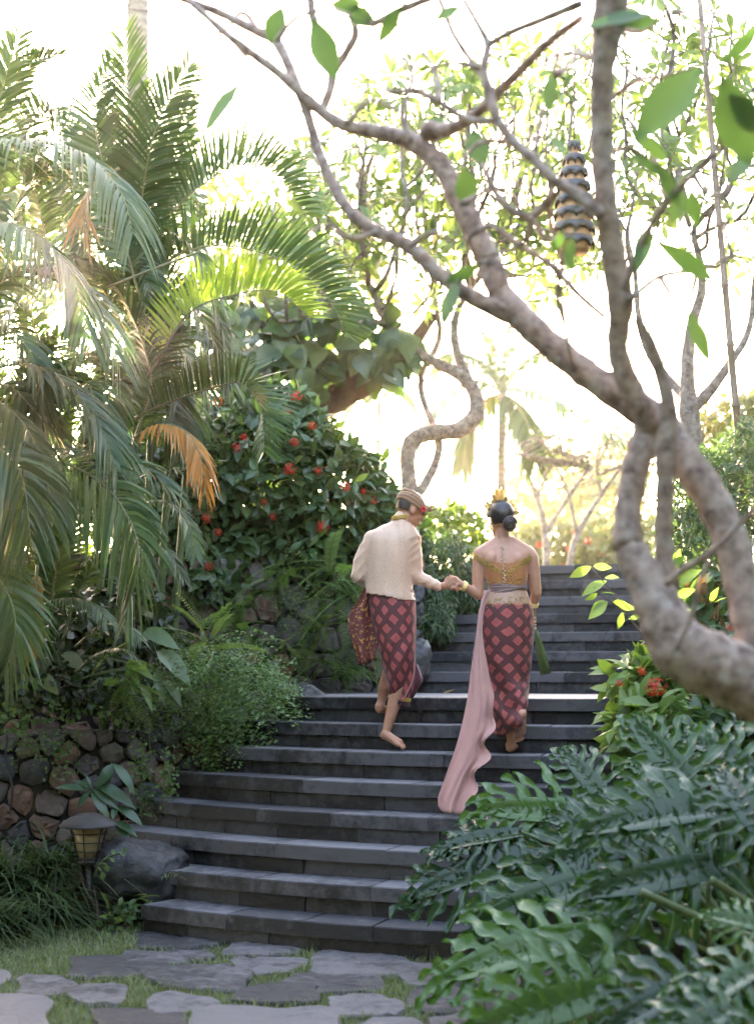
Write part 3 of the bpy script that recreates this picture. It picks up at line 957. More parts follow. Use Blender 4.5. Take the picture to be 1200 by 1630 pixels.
# headcloth: stacked wrapped bands, a knot and upright tips in front, a red flower
hd = MB()
for k, (uu, rf, rr, tr) in enumerate(((.028, .104, .084, .013), (.045, .105, .085, .015), (.064, .099, .081, .015), (.08, .088, .073, .013))):
    A = np.linspace(0, 2 * math.pi, 40)
    C = np.array([Lm(rf * math.cos(a), rr * math.sin(a), uu + .032 * (-math.cos(a)) * (.4 if k < 3 else .9) * -1 * -1 + .004 * math.sin(3 * a + k)) for a in A])
    tube(hd, C, tr, 10, cap=False)
hdo = hd.build('headcloth', M['udeng'], man)
for i, (a, b_, ln, tl) in enumerate(((.09, .0, .06, .0), (.10, .015, .05, .35), (.10, -.015, .05, -.3), (.105, .0, .045, .1))):
    t_ = MB(); p0 = Lm(a, b_, .05); p1 = Lm(a + .02 + .02 * i, b_ + tl * .05, .05 + ln)
    tube(t_, catmull([p0, (p0 + p1) / 2 + Lm(.006, 0, 0) - Lm(0, 0, 0), p1], 6), np.array([.012, .016, .014, .009, .005, .001]), 8)
    t_.build('headcloth_tip', M['udeng'], man)
fl = MB()
for k in range(9):
    a = k * 2.4
    c0 = Lm(.055, .083, .018)
    d_ = norm(np.array([math.cos(a) * .7, -.6, math.sin(a)]))
    tube(fl, [c0, c0 + d_ * .014, c0 + d_ * .026], [.002, .007, .001], 5)
fl.build('ear_flower', M['red'], man)
# jacket
j = MB()
v, f, uv = loft([(827, 627, 650, .055), (833, 615, 656, .065), (840, 600, 663, .075), (848, 588, 667, .095), (860, 583, 666, .11), (885, 583, 660, .118), (915, 582, 656, .12), (935, 581, 657, .125), (950, 580, 661, .135), (957, 580, 663, .137)], YM, 40, power=2.4, fold=.006, foldn=7)
j.add(v, f)
chain(j, [q(654, 857), q(659, 885, .01), q(660, 917, .02), q(697, 933.5, -.02)], [.066, .062, .056, .040], 20)
chain(j, [q(593, 858), q(577, 888, .0), q(570, 917, .0), q(585, 931, .2)], [.063, .06, .056, .04], 20)
capsule(j, q(636, 829), q(640, 823), .056, .052, 20)
me = remesh(j, .009, 4)
V = np.zeros(len(me.vertices) * 3); me.vertices.foreach_get('co', V); V = V.reshape(-1, 3)
Nn = np.zeros(len(me.vertices) * 3); me.vertices.foreach_get('normal', Nn); Nn = Nn.reshape(-1, 3)
px, py, _ = project(V)
sl = np.clip((px - 648) / 8, 0, 1) + np.clip((584 - px) / 6, 0, 1)          # sleeves wrinkle more
wr1 = -np.abs(np.sin(py * .21 + px * .12 + 2.2 * vnoise(V, 7))) ** .5 * .007 * sl
wr2 = (np.abs(vnoise(V * np.array([2.2, 1, .35]), 6, 3)) ** 1.3) * -.016 * (1 - np.clip(sl, 0, 1)) + .002 * np.sin(px * .22 + 2 * vnoise(V, 5, 9)) * np.clip((py - 900) / 40, 0, 1) * (1 - np.clip(sl, 0, 1))
V = V + Nn * (wr1 + wr2)[:, None]
hem = 944 + (px - 580) * .19 + .6 * np.sin(px * .12)
me.vertices.foreach_set('co', V.ravel())
# open the bottom of the jacket below its slanted hem
import bmesh
bm = bmesh.new(); bm.from_mesh(me); bm.verts.ensure_lookup_table()
kill = [bm.verts[i] for i in range(len(V)) if py[i] > hem[i] and px[i] < 668 and px[i] > 577]
bmesh.ops.delete(bm, geom=kill, context='VERTS'); bm.to_mesh(me); bm.free()
me.materials.append(M['jacket'])
me.polygons.foreach_set('use_smooth', np.ones(len(me.polygons), dtype=bool))
jk = put(bpy.data.objects.new('jacket', me), man)
sol = jk.modifiers.new('thickness', 'SOLIDIFY'); sol.thickness = .006; sol.offset = -1
cl = MB(); A = np.linspace(0, 2 * math.pi, 24)
cc = q(638, 825)
for k in range(3):
    tube(cl, np.array([cc + np.array([.060 * math.cos(a), .058 * math.sin(a), .008 * k - .004 + .006 * math.cos(a)]) for a in A]), .0065, 6, cap=False)
cl.build('collar', M['gold_thread'], man)
# sarong
v, f, uv = loft([(938, 588, 657, .115), (955, 586, 661, .125), (985, 590, 662, .13, .0), (1020, 598, 662, .13, .0), (1050, 606, 662, .125, .0), (1080, 613, 661, .115, .02), (1098, 616, 658, .105, .03), (1112, 622, 652, .09, .03)], YM, 48, cap=False, fold=.012, foldn=5, seed=2)
V = v.copy()
px, py, _ = project(V)
# the hem slants down to the wrap edge on the right
k_ = np.clip((py - 1060) / 50, 0, 1)
V[:, 2] -= k_ * np.clip((px - 618) / 30, -.3, 1) * .035
V[:, 1] += .015 * np.sin(px * .16 + py * .11 + 1.2 * np.sin(py * .05)) * np.clip((py - 990) / 80, 0, 1)
sar = MB(); sar.add(V, f, 0, 0, uv)
so = sar.build('sarong', M['sarong_m'], man); sm = so.modifiers.new('thickness', 'SOLIDIFY'); sm.thickness = .004
# hem band, wrap edge and flap
hb = MB(); A = np.linspace(0, 2 * math.pi, 40)
last = V[-49:]
hbC = last + np.array([0, 0, .012]); hbC = hbC[:48]
cen = hbC.mean(0); hbC = cen + (hbC - cen) * 1.02
n_ = len(hbC)
hb.add(np.vstack([hbC, hbC - np.array([0, 0, .028])]), [(i, (i + 1) % n_, n_ + (i + 1) % n_, n_ + i) for i in range(n_)])
hb.build('hem_band', simple('hem_dark', (.03, .012, .018), .7), man)
eg = MB(); tube(eg, catmull([q(660, 962, -.13), q(661, 1010, -.10), q(660, 1060, -.08), q(656, 1085, -.09), q(645, 1108, -.10), q(640, 1117, -.09)], 24), .0045, 6)
eg.build('wrap_edge', simple('edge_pink', (.42, .17, .15), .7), man)
def sheet(mb, grid, uv=True):
    G_ = np.array(grid, float); a, b2 = G_.shape[:2]
    F = [(i * b2 + j_, i * b2 + j_ + 1, (i + 1) * b2 + j_ + 1, (i + 1) * b2 + j_) for i in range(a - 1) for j_ in range(b2 - 1)]
    uu, vv = np.meshgrid(np.linspace(0, 1, b2), np.linspace(0, 2, a))
    mb.add(G_.reshape(-1, 3), F, 0, 0, np.stack([uu.ravel() + .01, vv.ravel()], 1))
fp = MB()
gr = []
for i in np.linspace(0, 1, 8):
    l0 = np.array([658, 1058]) * (1 - i) + np.array([652, 1112]) * i
    r0 = np.array([664, 1058]) * (1 - i) + np.array([656, 1112]) * i
    if i < .5: r0 = r0 + np.array([14 * i / .5, 0])
    else: r0 = r0 + np.array([14 * (1 - i) / .5, -6 * (1 - i)])
    gr.append([q(l0[0] + (r0[0] - l0[0]) * t_, l0[1] + (r0[1] - l0[1]) * t_, -.05 + .06 * t_ + .012 * math.sin(6 * t_ + 3 * i)) for t_ in np.linspace(0, 1, 5)])
sheet(fp, gr); fo = fp.build('sarong_flap', simple('flap_maroon', (.10, .025, .04), .7), man); fo.modifiers.new('thickness', 'SOLIDIFY').thickness = .004
gt = MB(); gr = [[q(640 + 14 * t_, 1110 + 3 * i + 1.5 * t_, -.1 + .05 * t_) for t_ in np.linspace(0, 1, 5)] for i in range(3)]
sheet(gt, gr); gt.build('gold_trim', M['gold_thread'], man)
# hanging sash on the left hip
ss_ = MB(); gr = []
Lp = catmull([(580, 935), (568, 958), (553, 985), (560, 1020), (572, 1060)], 18); Rp = catmull([(592, 935), (595, 960), (602, 985), (602, 1015), (597, 1050)], 18)
for i in range(18):
    row = []
    for t_ in np.linspace(0, 1, 13):
        p = Lp[i] * (1 - t_) + Rp[i] * t_
        row.append(q(p[0], p[1], -.05 + .022 * math.sin(t_ * 9 + i * .12) + .05 * t_ - .004 * i * .5))
    gr.append(row)
sheet(ss_, gr); so = ss_.build('sash', M['sash'], man); so.modifiers.new('thickness', 'SOLIDIFY').thickness = .004

# ---- the woman
YW = 9.46
wom = thing('person', 'woman with gold flower crown, bare-backed lace top and red patterned skirt trailing a pink scarf', 'person', Q(812, 1197, YW))
q = lambda x, y, d=0.0: Q(x, y, YW + d)
b = MB()
hc_w = q(797, 826, .01)
fw = (-.42, .88, -.12)
Lw, Rm_w = head(b, hc_w, fw, .94)
chain(b, [q(801, 868, .0), q(799, 846, .0)], [.050, .044], 16)
v, f, uv = loft([(858, 790, 813, .048), (865, 782, 822, .055), (872, 768, 838, .065), (880, 760, 847, .075), (890, 762, 845, .088), (905, 768, 840, .095), (920, 773, 838, .093), (938, 779, 836, .088), (955, 772, 841, .1), (985, 764, 846, .12)], YW, 40, power=2.2)
b.add(v, f)
for sx in (-1, 1):        # shoulder blades
    sphere(b, q(803 + sx * 20, 890, -.045), (.05, .045, .055), 14, 10)
    capsule(b, q(803 + sx * 12, 864, .0), q(803 + sx * 40, 882, .0), .042, .044)
chain(b, [q(763, 887), q(761, 920), q(761, 946, .0), q(735, 931, -.04)], [.046, .041, .036, .022], 16)
wl = q(735, 931, -.04); pw = q(725, 924, -.045)
capsule(b, wl, pw, .021, .024)
for i, (x1, y1, x2, y2) in enumerate(((717, 919, 712, 924), (717, 922, 711, 928), (717, 926, 712, 932), (719, 929, 714, 935))):
    finger(b, [q(725, 919 + 3.2 * i, -.07), q(x1, y1, -.085), q(x2, y2, -.08)], .0078, .0064)
finger(b, [q(728, 931, -.07), q(722, 936, -.075), q(715, 937, -.07)], .009, .007)
chain(b, [q(846, 887), q(850, 918, .01), q(853, 944, .03), q(848, 966, .08)], [.045, .040, .035, .023], 16)
wrr = q(848, 966, .08); pr = q(847, 976, .10)
capsule(b, wrr, pr, .021, .024)
for i in range(4): finger(b, [pr + np.array([-.015 + .011 * i, .005, -.01]), pr + np.array([-.012 + .012 * i, .015, -.045]), pr + np.array([-.010 + .011 * i, .04, -.055])], .0078, .0064)
finger(b, [pr + np.array([-.02, .01, 0]), pr + np.array([-.032, .03, -.02]), pr + np.array([-.03, .045, -.035])], .009, .007)
# legs
chain(b, [q(794, 985), q(800, 1085, .06), q(806, 1130, .02), q(813, 1178, .0)], [.085, .055, .046, .026], 16)
foot(b, q(812, 1191, .0), q(822, 1193, .215), .038, side=-1)
capsule(b, q(813, 1178, .0), q(812, 1190, .0), .027, .031)
chain(b, [q(824, 985), q(830, 1075, .05), q(830, 1105, -.02), q(829, 1133, -.15)], [.085, .054, .046, .028], 16)
hl = q(830, 1137, -.19); te = q(826, 1180, -.08)
foot(b, hl, te, .040, side=1)
capsule(b, q(829, 1131, -.15), hl, .028, .03)
me = remesh(b, .0055, 3); me.materials.append(M['skin_f'])
body_w = put(bpy.data.objects.new('body', me), wom)
bvw = BVHTree.FromPolygons([v_.co[:] for v_ in me.vertices], [p_.vertices[:] for p_ in me.polygons])
def on_back(px, py, off=.004):
    d = Vector(ray(px, py)).normalized()
    h_ = bvw.ray_cast(Vector(CAM), d)
    return np.array(h_[0] - d * off) if h_[0] is not None else q(px, py, -.1)
face_bits(wom, Lw, Rm_w, .94)
hair_cap(wom, Lw, Rm_w, .94, lambda f_, r_, u_: (u_ > -.075) & (f_ < .055) & ~((u_ < -.02) & (f_ > -.01)), M['hair'], (.116, .090, .112))
bn = MB(); bc = q(811, 834, -.1)
sphere(bn, bc, (.045, .045, .05), 22, 16)
A = np.linspace(0, 5.2 * math.pi, 60)
tube(bn, np.array([bc + np.array([(.038 - .034 * i / 59) * math.cos(a), -.020 - .022 * i / 59, (.042 - .037 * i / 59) * math.sin(a)]) for i, a in enumerate(A)]), np.linspace(.013, .010, 60), 8)
bn.build('hair_bun', M['hair'], wom)
# crown of gold leaves
cr = MB()
A = np.linspace(-1.9, 1.9, 26)
tube(cr, np.array([Lw(.045 + .02 * math.cos(a), .088 * math.sin(a * .85), .02 + .095 * math.cos(a * .85)) for a in A]), .006, 6)
cro = cr.build('crown', M['gold'], wom)
def gold_leaf(base, d, ln, wd):
    d = norm(d); s_ = norm(np.cross(d, norm(CAM - base))); n_ = np.cross(s_, d)
    m = MB(); V, F = [], []
    prof = [.15, .75, 1, .7, .05]
    for i, w_ in enumerate(prof):
        c = base + d * ln * i / 4
        V += [c - s_ * wd * w_ + n_ * .004, c + n_ * -.003, c + s_ * wd * w_ + n_ * .004]
        if i:
            o_ = i * 3
            F += [(o_ - 3, o_ - 2, o_ + 1, o_), (o_ - 2, o_ - 1, o_ + 2, o_ + 1)]
    m.add(V, F)
    ob = m.build('gold_leaf', M['gold'], cro); return ob
tips = [(771, 796), (777, 800), (783, 784), (791, 782), (801, 780), (806, 788), (815, 795), (826, 808), (779, 806), (790, 790), (795, 788), (803, 796), (818, 801), (787, 779), (798, 775), (810, 803), (768, 802), (775, 809), (780, 793), (786, 788), (789, 774), (794, 778), (799, 790), (804, 790), (809, 797), (822, 803), (830, 814), (785, 800), (792, 795), (813, 806), (774, 815), (797, 783)]
for i, (tx, ty) in enumerate(tips):
    tip_ = q(tx, ty, .02 + .05 * math.sin(i * 2.1))
    bs = q(798 + (tx - 798) * .5, 822 - (822 - ty) * .42, .05)
    gold_leaf(bs, tip_ - bs, np.linalg.norm(tip_ - bs), .016)
for i in range(16):
    m = MB(); a = -1.5 + 3 * i / 15
    sphere(m, q(798 + 17 * math.sin(a), 812 - 17 * math.cos(a) + 4, .03 + .01 * (i % 2)), .0095, 8, 6); m.build('crown_bead', M['gold'], cro)
er = MB(); ec = q(779, 841, -.02)
sphere(er, ec + np.array([.004, -.03, .012]), (.011, .009, .011), 10, 8); sphere(er, ec + np.array([.008, -.035, -.006]), (.014, .01, .012), 10, 8)
er.build('earring', M['gold'], wom)
# lace bodice, sash, peplum
bo = MB(); v, f, uv = loft([(898, 767, 841, .0), (904, 768, 840.5, .104), (920, 772, 839, .101), (935, 777.5, 837.5, .094)], YW, 40, cap=False)
v, f, uv = loft([(899, 767, 841, .101), (908, 768.5, 840.5, .103), (920, 772, 839, .100), (937, 777.5, 837.5, .095)], YW, 48, cap=False, power=2.2)
px, py, _ = project(v)
v[:, 2] += np.where(v[:, 2] > v[:, 2].max() - .03, 1, 0) * np.clip((np.abs(px - 803) / 38) ** 1.3, 0, 1) * .035
bo.add(v, f, 0, 0, uv); bo.build('bodice', M['bodice'], wom)
sa = MB()
for k in range(5):
    v, f, uv = loft([(930.5 + 2.4 * k, 776.5, 838.5, .099), (934 + 2.4 * k, 776, 838.5, .103 + .003 * (k % 2)), (936 + 2.4 * k, 776.5, 838.5, .100)], YW, 48, cap=False, power=2.2)
    px, py, _ = project(v); v[:, 2] += (px - 805) * .0004 * (k - 1)
    sa.add(v, f)
sa.build('waist_sash', M['mauve'], wom)
pe = MB(); v, f, uv = loft([(941, 777, 838, .097), (950, 772, 841, .108), (960, 766, 845, .12), (968, 763, 847.5, .127)], YW, 60, cap=False, power=2.2, fold=.008, foldn=11)
px, py, _ = project(v); pe.add(v, f, 0, 0, uv)
pe.build('peplum', M['satin'], wom)
bvc = BVHTree.FromPolygons([tuple(x) for x in v], [tuple(x) for x in f])
# embroidery: curls of gold along the neckline, a line of buttons, beads on the lace and hem
def torus(mb, c, r, t_, nrm_):
    s_ = norm(np.cross(nrm_, [0, 0, 1.0])); u_ = np.cross(nrm_, s_)
    A = np.linspace(0, 2 * math.pi, 11)
    tube(mb, np.array([c + r * (math.cos(a) * s_ + math.sin(a) * u_) for a in A]), t_, 5, cap=False)
ne = MB()
for path in (catmull([(756, 884), (768, 892), (783, 902), (798, 911)], 17), catmull([(844, 886), (834, 893), (822, 901), (806, 911)], 17)):
    for i, (x, y) in enumerate(path):
        for jj in (0, 1):
            c = on_back(x + rng.uniform(-1.2, 1.2), y + (3.2 if jj else -.8) + rng.uniform(-.8, .8), .007)
            torus(ne, c, rng.uniform(.0055, .0085), .0026, norm(CAM - c) + rng.normal(0, .25, 3))
ne.build('gold_embroidery', M['gold_thread'], wom)
for i in range(17):
    m = MB(); c = on_back(799 + .25 * i + (.9 if i % 2 else -.9), 870 + i * 3.55, .005 + (.01 if i > 8 else 0))
    sphere(m, c, (.0072, .005, .0062), 8, 6); m.build('button', M['pearl'], wom)
be = MB()
for i in range(46):
    x, y = rng.uniform(775, 836), rng.uniform(915, 930)
    if abs(x - 803) < 5: continue
    sphere(be, on_back(x, y, .014), .0035 + .002 * rng.random(), 6, 4)
for i in range(90):
    x = rng.uniform(766, 846); y = 966 - rng.random() ** 2 * 14 - 6 * abs(math.sin(x * .16))
    d = Vector(ray(x, y)).normalized(); h_ = bvc.ray_cast(Vector(CAM), d)
    if h_[0] is not None: sphere(be, np.array(h_[0]) - np.array(d) * .002, .004, 6, 4)
be.build('beadwork', M['gold_thread'], wom)
# skirt
v, f, uv = loft([(962, 765, 846, .124), (975, 761, 848, .132), (1000, 760, 849, .138), (1035, 763, 847, .135), (1070, 769, 844, .13), (1100, 776, 840, .125, .0), (1125, 780, 837, .12, -.01), (1148, 784, 836, .12, -.02), (1170, 787, 828, .10, -.01)], YW, 64, cap=False, fold=.014, foldn=4, seed=1, sub=6)
V = v.copy(); px, py, _ = project(V)
lowk = np.clip((py - 1085) / 80, 0, 1)
V[:, 2] += lowk * np.clip((px - 800) / 40, 0, 1) * .10          # hem rides up over the lifted heel
V[:, 1] += -.13 * lowk * np.clip((px - 802) / 22, 0, 1) + .020 * np.sin(px * .13 - py * .11 + 1.5 * np.sin(py * .04)) * np.clip((py - 1040) / 60, 0, 1)
V[:, 0] += .006 * np.sin(py * .17 + px * .05) * np.clip((py - 1040) / 60, 0, 1)
sk = MB(); sk.add(V, f, 0, 0, uv); so = sk.build('skirt', M['sarong_f'], wom); so.modifiers.new('thickness', 'SOLIDIFY').thickness = .004
# trailing scarf
Lp = catmull([(770, 940), (764, 965), (757, 1010), (750, 1060), (742, 1120), (728, 1180), (709, 1235), (698, 1268), (697, 1292)], 60)
Rp = catmull([(781, 938), (771, 967), (768, 1010), (777, 1065), (788, 1125), (781, 1165), (774, 1205), (757, 1245), (741, 1297)], 60)
gr = []
for i in range(60):
    s_ = i / 59; row = []
    for t_ in np.linspace(0, 1, 41):
        p = Lp[i] * (1 - t_) + Rp[i] * t_
        dY = -.155 - .45 * s_ ** 1.1
        a_ = t_ * 2.7 * math.pi + 1.6 * math.sin(2.2 * s_) + .9 * math.sin(5 * s_ + t_ * 3)
        amp = (.008 + .013 * min(1, s_ * 2)) * (.5 + .5 * math.sin(s_ * 3 + t_ * 5) ** 2 + .3 * t_)
        dY += amp * (math.sin(a_) + .35 * math.sin(2.3 * a_ + 4 * s_)) + .0025 * math.sin(t_ * 29 + 9 * s_ + 3 * math.sin(7 * s_))
        ruf = min(1, max(0, s_ - .4) * 4) * max(0, t_ - .55) / .45 * (1 if s_ < .93 else .3)
        x_ = p[0] + 8 * math.sin(s_ * 34 + 1 + 1.5 * math.sin(s_ * 9)) * ruf
        dY += .04 * math.cos(s_ * 34 + 1 + 1.5 * math.sin(s_ * 9)) * ruf
        y_ = p[1] + (-9 * (abs(t_ - .5) * 2) ** 6 * max(0, s_ - .9) * 10)
        row.append(q(x_, y_, dY))
    gr.append(row)
sf = MB(); sheet(sf, gr); so = sf.build('scarf', M['scarf'], wom); so.modifiers.new('thickness', 'SOLIDIFY').thickness = .0015
# bracelets
for nm, c, ax, r_ in (('bracelet', q(738, 933, -.035), wl - q(761, 946), .029), ('bracelet', q(849, 962, .07), wrr - q(853, 944, .03), .029)):
    m = MB(); ax = norm(ax); s_ = norm(np.cross(ax, [0, 1.0, 0])); u_ = np.cross(ax, s_); A = np.linspace(0, 2 * math.pi, 20)
    for k in (-1, 0, 1): tube(m, np.array([c + ax * k * .009 + r_ * (math.cos(a) * s_ + math.sin(a) * u_) for a in A]), .005, 6, cap=False)
    m.build(nm, M['gold'], wom)
# tassel held in the right hand: a thing of its own
ta = thing('tassel', 'green silk tassel on a beaded cord hanging from the woman\'s right hand', 'tassel', q(866, 1070, .05))
tt = lambda x, y, d=0: q(x, y, .09 + d)
cd = MB(); tube(cd, catmull([tt(847, 975), tt(850, 985), tt(852, 1003)], 10), .002, 5); cd.build('cord', M['gold_thread'], ta)
for i in range(4):
    m = MB(); sphere(m, tt(850.5 + .5 * i, 984 + i * 5.5), .0075, 8, 6); m.build('bead', M['gold' if i % 2 else 'pearl'], ta)
st = MB()
for i in range(170):
    a = rng.uniform(0, 6.28); r_ = math.sqrt(rng.random())
    top = tt(853, 1003) + np.array([.008 * r_ * math.cos(a), .008 * r_ * math.sin(a), 0])
    bot = tt(868 + 9 * r_ * math.cos(a), 1072 + rng.uniform(-3, 2) - (868 - 868 - 9 * r_ * math.cos(a)) * -.15, .03 * r_ * math.sin(a))
    mid_ = (top * .45 + bot * .55) + np.array([.006 * math.cos(a), .006 * math.sin(a), 0])
    tube(st, catmull([top, mid_, bot], 6), .0017, 4, rnd=rng.random())
st.build('strands', M['tassel'], ta)
# ------------------------------------------------------------------ foliage tools
def leaf_tpl(prof, fold=.25, curl=.2, tipdrop=0.0, wave=0.0):
    """leaf along +Y, length 1, normal +Z; prof = half widths along the length"""
    n = len(prof); V, F = [], []
    for i, h_ in enumerate(prof):
        t_ = i / (n - 1); z = -curl * t_ * t_
        wv = wave * math.sin(i * 2.3)
        V += [(-h_, t_, z + fold * h_ + wv), (0, t_, z), (h_, t_, z + fold * h_ - wv)]
        if i:
            o_ = 3 * i
            F += [(o_ - 3, o_ - 2, o_ + 1, o_), (o_ - 2, o_ - 1, o_ + 2, o_ + 1)]
    return np.array(V), F
LEAF_IX = leaf_tpl([.03, .17, .23, .16, .005], .35, .22)
LEAF_FR = leaf_tpl([.02, .07, .13, .165, .14, .005], .3, .28)
LEAF_POTHOS = leaf_tpl([.12, .40, .42, .32, .16, .005], .3, .3)
LEAF_BROAD = leaf_tpl([.02, .12, .16, .15, .09, .005], .25, .35, wave=.006)
LEAF_BIG = leaf_tpl([.02, .12, .19, .22, .18, .10, .003], .22, .22, wave=.008)
LEAF_NEEDLE = leaf_tpl([.05, .09, .004], .2, .1)
LEAF_SMALL = leaf_tpl([.05, .3, .3, .01], .25, .12)

def mats_from(pos, axis, nrm, scale):
    """columns: side, axis, normal"""
    axis = norm(axis)
    side = norm(np.cross(axis, nrm)); n_ = np.cross(side, axis)
    s_ = np.asarray(scale, float).reshape(-1, 1)
    return np.stack([side * s_, axis * s_, n_ * s_], -1), np.asarray(pos, float)
def cloud(mb, tpl, Rm, pos, rnd=None, mat=0):
    V, F = tpl
    n, k = len(pos), len(V)
    W = np.einsum('nij,kj->nki', Rm, V) + pos[:, None, :]
    Fa = [np.array(f) for f in F]
    base = mb.n
    mb.v.append(W.reshape(-1, 3))
    for f in Fa:
        q_ = (np.arange(n) * k)[:, None] + f[None, :] + base
        mb.f.extend(map(tuple, q_.tolist()))
    mb.m.extend([mat] * (n * len(F)))
    mb.r.append(np.repeat(rng.random(n) if rnd is None else rnd, k))
    mb.uv.append(np.zeros((n * k, 2)))
    mb.n += n * k
TPLMESH = {}
def leaves(root, name, tpl, pos, axis, nrm, scale, mat, parts=0, bulk='foliage', key=None):
    """the `parts` leaves nearest the camera and in view become objects; the rest is one part"""
    pos = np.asarray(pos, float)
    if len(pos) == 0: return
    Rm, pos = mats_from(pos, axis, nrm, scale)
    px, py, d = project(pos)
    vis = (px > 0) & (px < 1200) & (py > 0) & (py < 1630)
    score = np.where(vis, d - np.asarray(scale) * 8, 1e6)
    order = np.argsort(score)
    sel = [i for i in order[:parts] if vis[i]]
    if sel:
        k = (id(tpl), mat.name)
        if k not in TPLMESH:
            m = MB(); m.add(tpl[0], tpl[1]); TPLMESH[k] = m.mesh(name, mat)
        for i in sel:
            Mx = Matrix.Identity(4)
            for r_ in range(3):
                for c_ in range(3): Mx[r_][c_] = float(Rm[i][r_][c_])
                Mx[r_][3] = float(pos[i][r_])
            put(bpy.data.objects.new(name, TPLMESH[k]), root, Mx)
    rest = np.setdiff1d(np.arange(len(pos)), np.array(sel, int))
    if len(rest):
        m = MB(); cloud(m, tpl, Rm[rest], pos[rest])
        o = m.build(bulk, mat, root); o['kind'] = 'stuff'

def blob_pts(ells, n, shell=(.82, 1.05), low=-.9, seed=0):
    """random points near the surface of a union of ellipsoids, with outward normals"""
    r = np.random.default_rng(seed)
    P, Nn = [], []
    ar = np.array([(e[3] * e[4] + e[4] * e[5] + e[3] * e[5]) for e in ells]); ar = ar / ar.sum()
    for e, a in zip(ells, ar):
        k = int(n * a)
        d = norm(r.standard_normal((k, 3)))
        d = d[d[:, 2] > low]
        s_ = r.uniform(*shell, len(d))[:, None]
        c = np.array(e[:3]); rad = np.array(e[3:6])
        s_ = s_ * (1 + .13 * vnoise(d * rad, 3.0 / max(rad) * 2.2, seed)[:, None])
        P.append(c + d * rad * s_); Nn.append(norm(d / rad))
    P = np.vstack(P); Nn = np.vstack(Nn)
    ins = np.zeros(len(P), int)
    for e in ells:
        ins += (((P - np.array(e[:3])) / np.array(e[3:6])) ** 2).sum(1) < .55
    k = ins == 0
    return P[k], Nn[k]
def E_(px, py, Y, rx, ry, rz):
    """ellipsoid at a pixel: radii given in pixels (across, up) and metres (deep)"""
    c = Q(px, py, Y); s_ = Y / FPX
    return (*c, rx * s_, rz, ry * s_)
def bush(name, label, cat, ells, n, tpl, size, mat, parts=0, flowers=(), seed=0, droop=.3, base=None, stems=10, group=None, stemmat='wood_stem', shell=(.78, 1.06), leafname='leaf'):
    r = np.random.default_rng(seed + 100)
    c = np.array(ells)[:, :3].mean(0)
    base = base if base is not None else np.array([c[0], c[1], min(e[2] - e[5] for e in ells)])
    root = thing(name, label, cat, base, group)
    P, Nn = blob_pts(ells, n, shell, seed=seed)
    ax = norm(Nn * .5 + r.standard_normal((len(P), 3)) * .75 - np.array([0, 0, droop]))
    nr = norm(Nn * .8 + np.array([0, 0, .7]) + r.standard_normal((len(P), 3)) * .4)
    leaves(root, leafname, tpl, P, ax, nr, r.uniform(.7, 1.25, len(P)) * size, mat, parts)
    m = MB()
    for i in range(stems):
        e = ells[r.integers(len(ells))]
        tgt = np.array(e[:3]) + norm(r.standard_normal(3)) * np.array(e[3:6]) * .75
        st_ = base + np.array([r.uniform(-.12, .12), r.uniform(-.12, .12), 0])
        md = (st_ + tgt) / 2 + r.standard_normal(3) * .06
        tube(m, catmull([st_, md, tgt], 8), np.linspace(.014, .004, 8), 5)
    if stems: m.build('stems', M[stemmat], root)
    return root, P, Nn

def flower_mesh(n=34, seed=0):
    r = np.random.default_rng(seed); m = MB()
    d = norm(r.standard_normal((n, 3))); d[:, 2] = np.abs(d[:, 2]) * .8 + .05
    for q_ in norm(d):
        c = q_ * (.8 + .25 * r.random())
        s_ = norm(np.cross(q_, r.standard_normal(3))); u_ = np.cross(q_, s_)
        tube(m, [q_ * .2, c], .018, 3)
        k = .21
        for a in (0, math.pi / 2, math.pi, 1.5 * math.pi):
            e1 = math.cos(a) * s_ + math.sin(a) * u_; e2 = -math.sin(a) * s_ + math.cos(a) * u_
            m.add([c, c + e1 * k * .6 + e2 * k * .38 + q_ * .04, c + e1 * k * 1.2 + q_ * .02, c + e1 * k * .6 - e2 * k * .38 + q_ * .04], [(0, 1, 2, 3)], r.random())
    return m.mesh('flower', M['flower'])
FLW = [flower_mesh(34, 1), flower_mesh(26, 2), flower_mesh(40, 3)]
def flower(root, p, r_, nrm_, k=0):
    z = norm(nrm_); x = norm(np.cross(z, [.3, .2, 1.0])); y = np.cross(z, x)
    Mx = Matrix.Identity(4)
    for i in range(3):
        Mx[i][0], Mx[i][1], Mx[i][2], Mx[i][3] = float(x[i] * r_), float(y[i] * r_), float(z[i] * r_), float(p[i])
    return put(bpy.data.objects.new('flower', FLW[k % 3]), root, Mx)

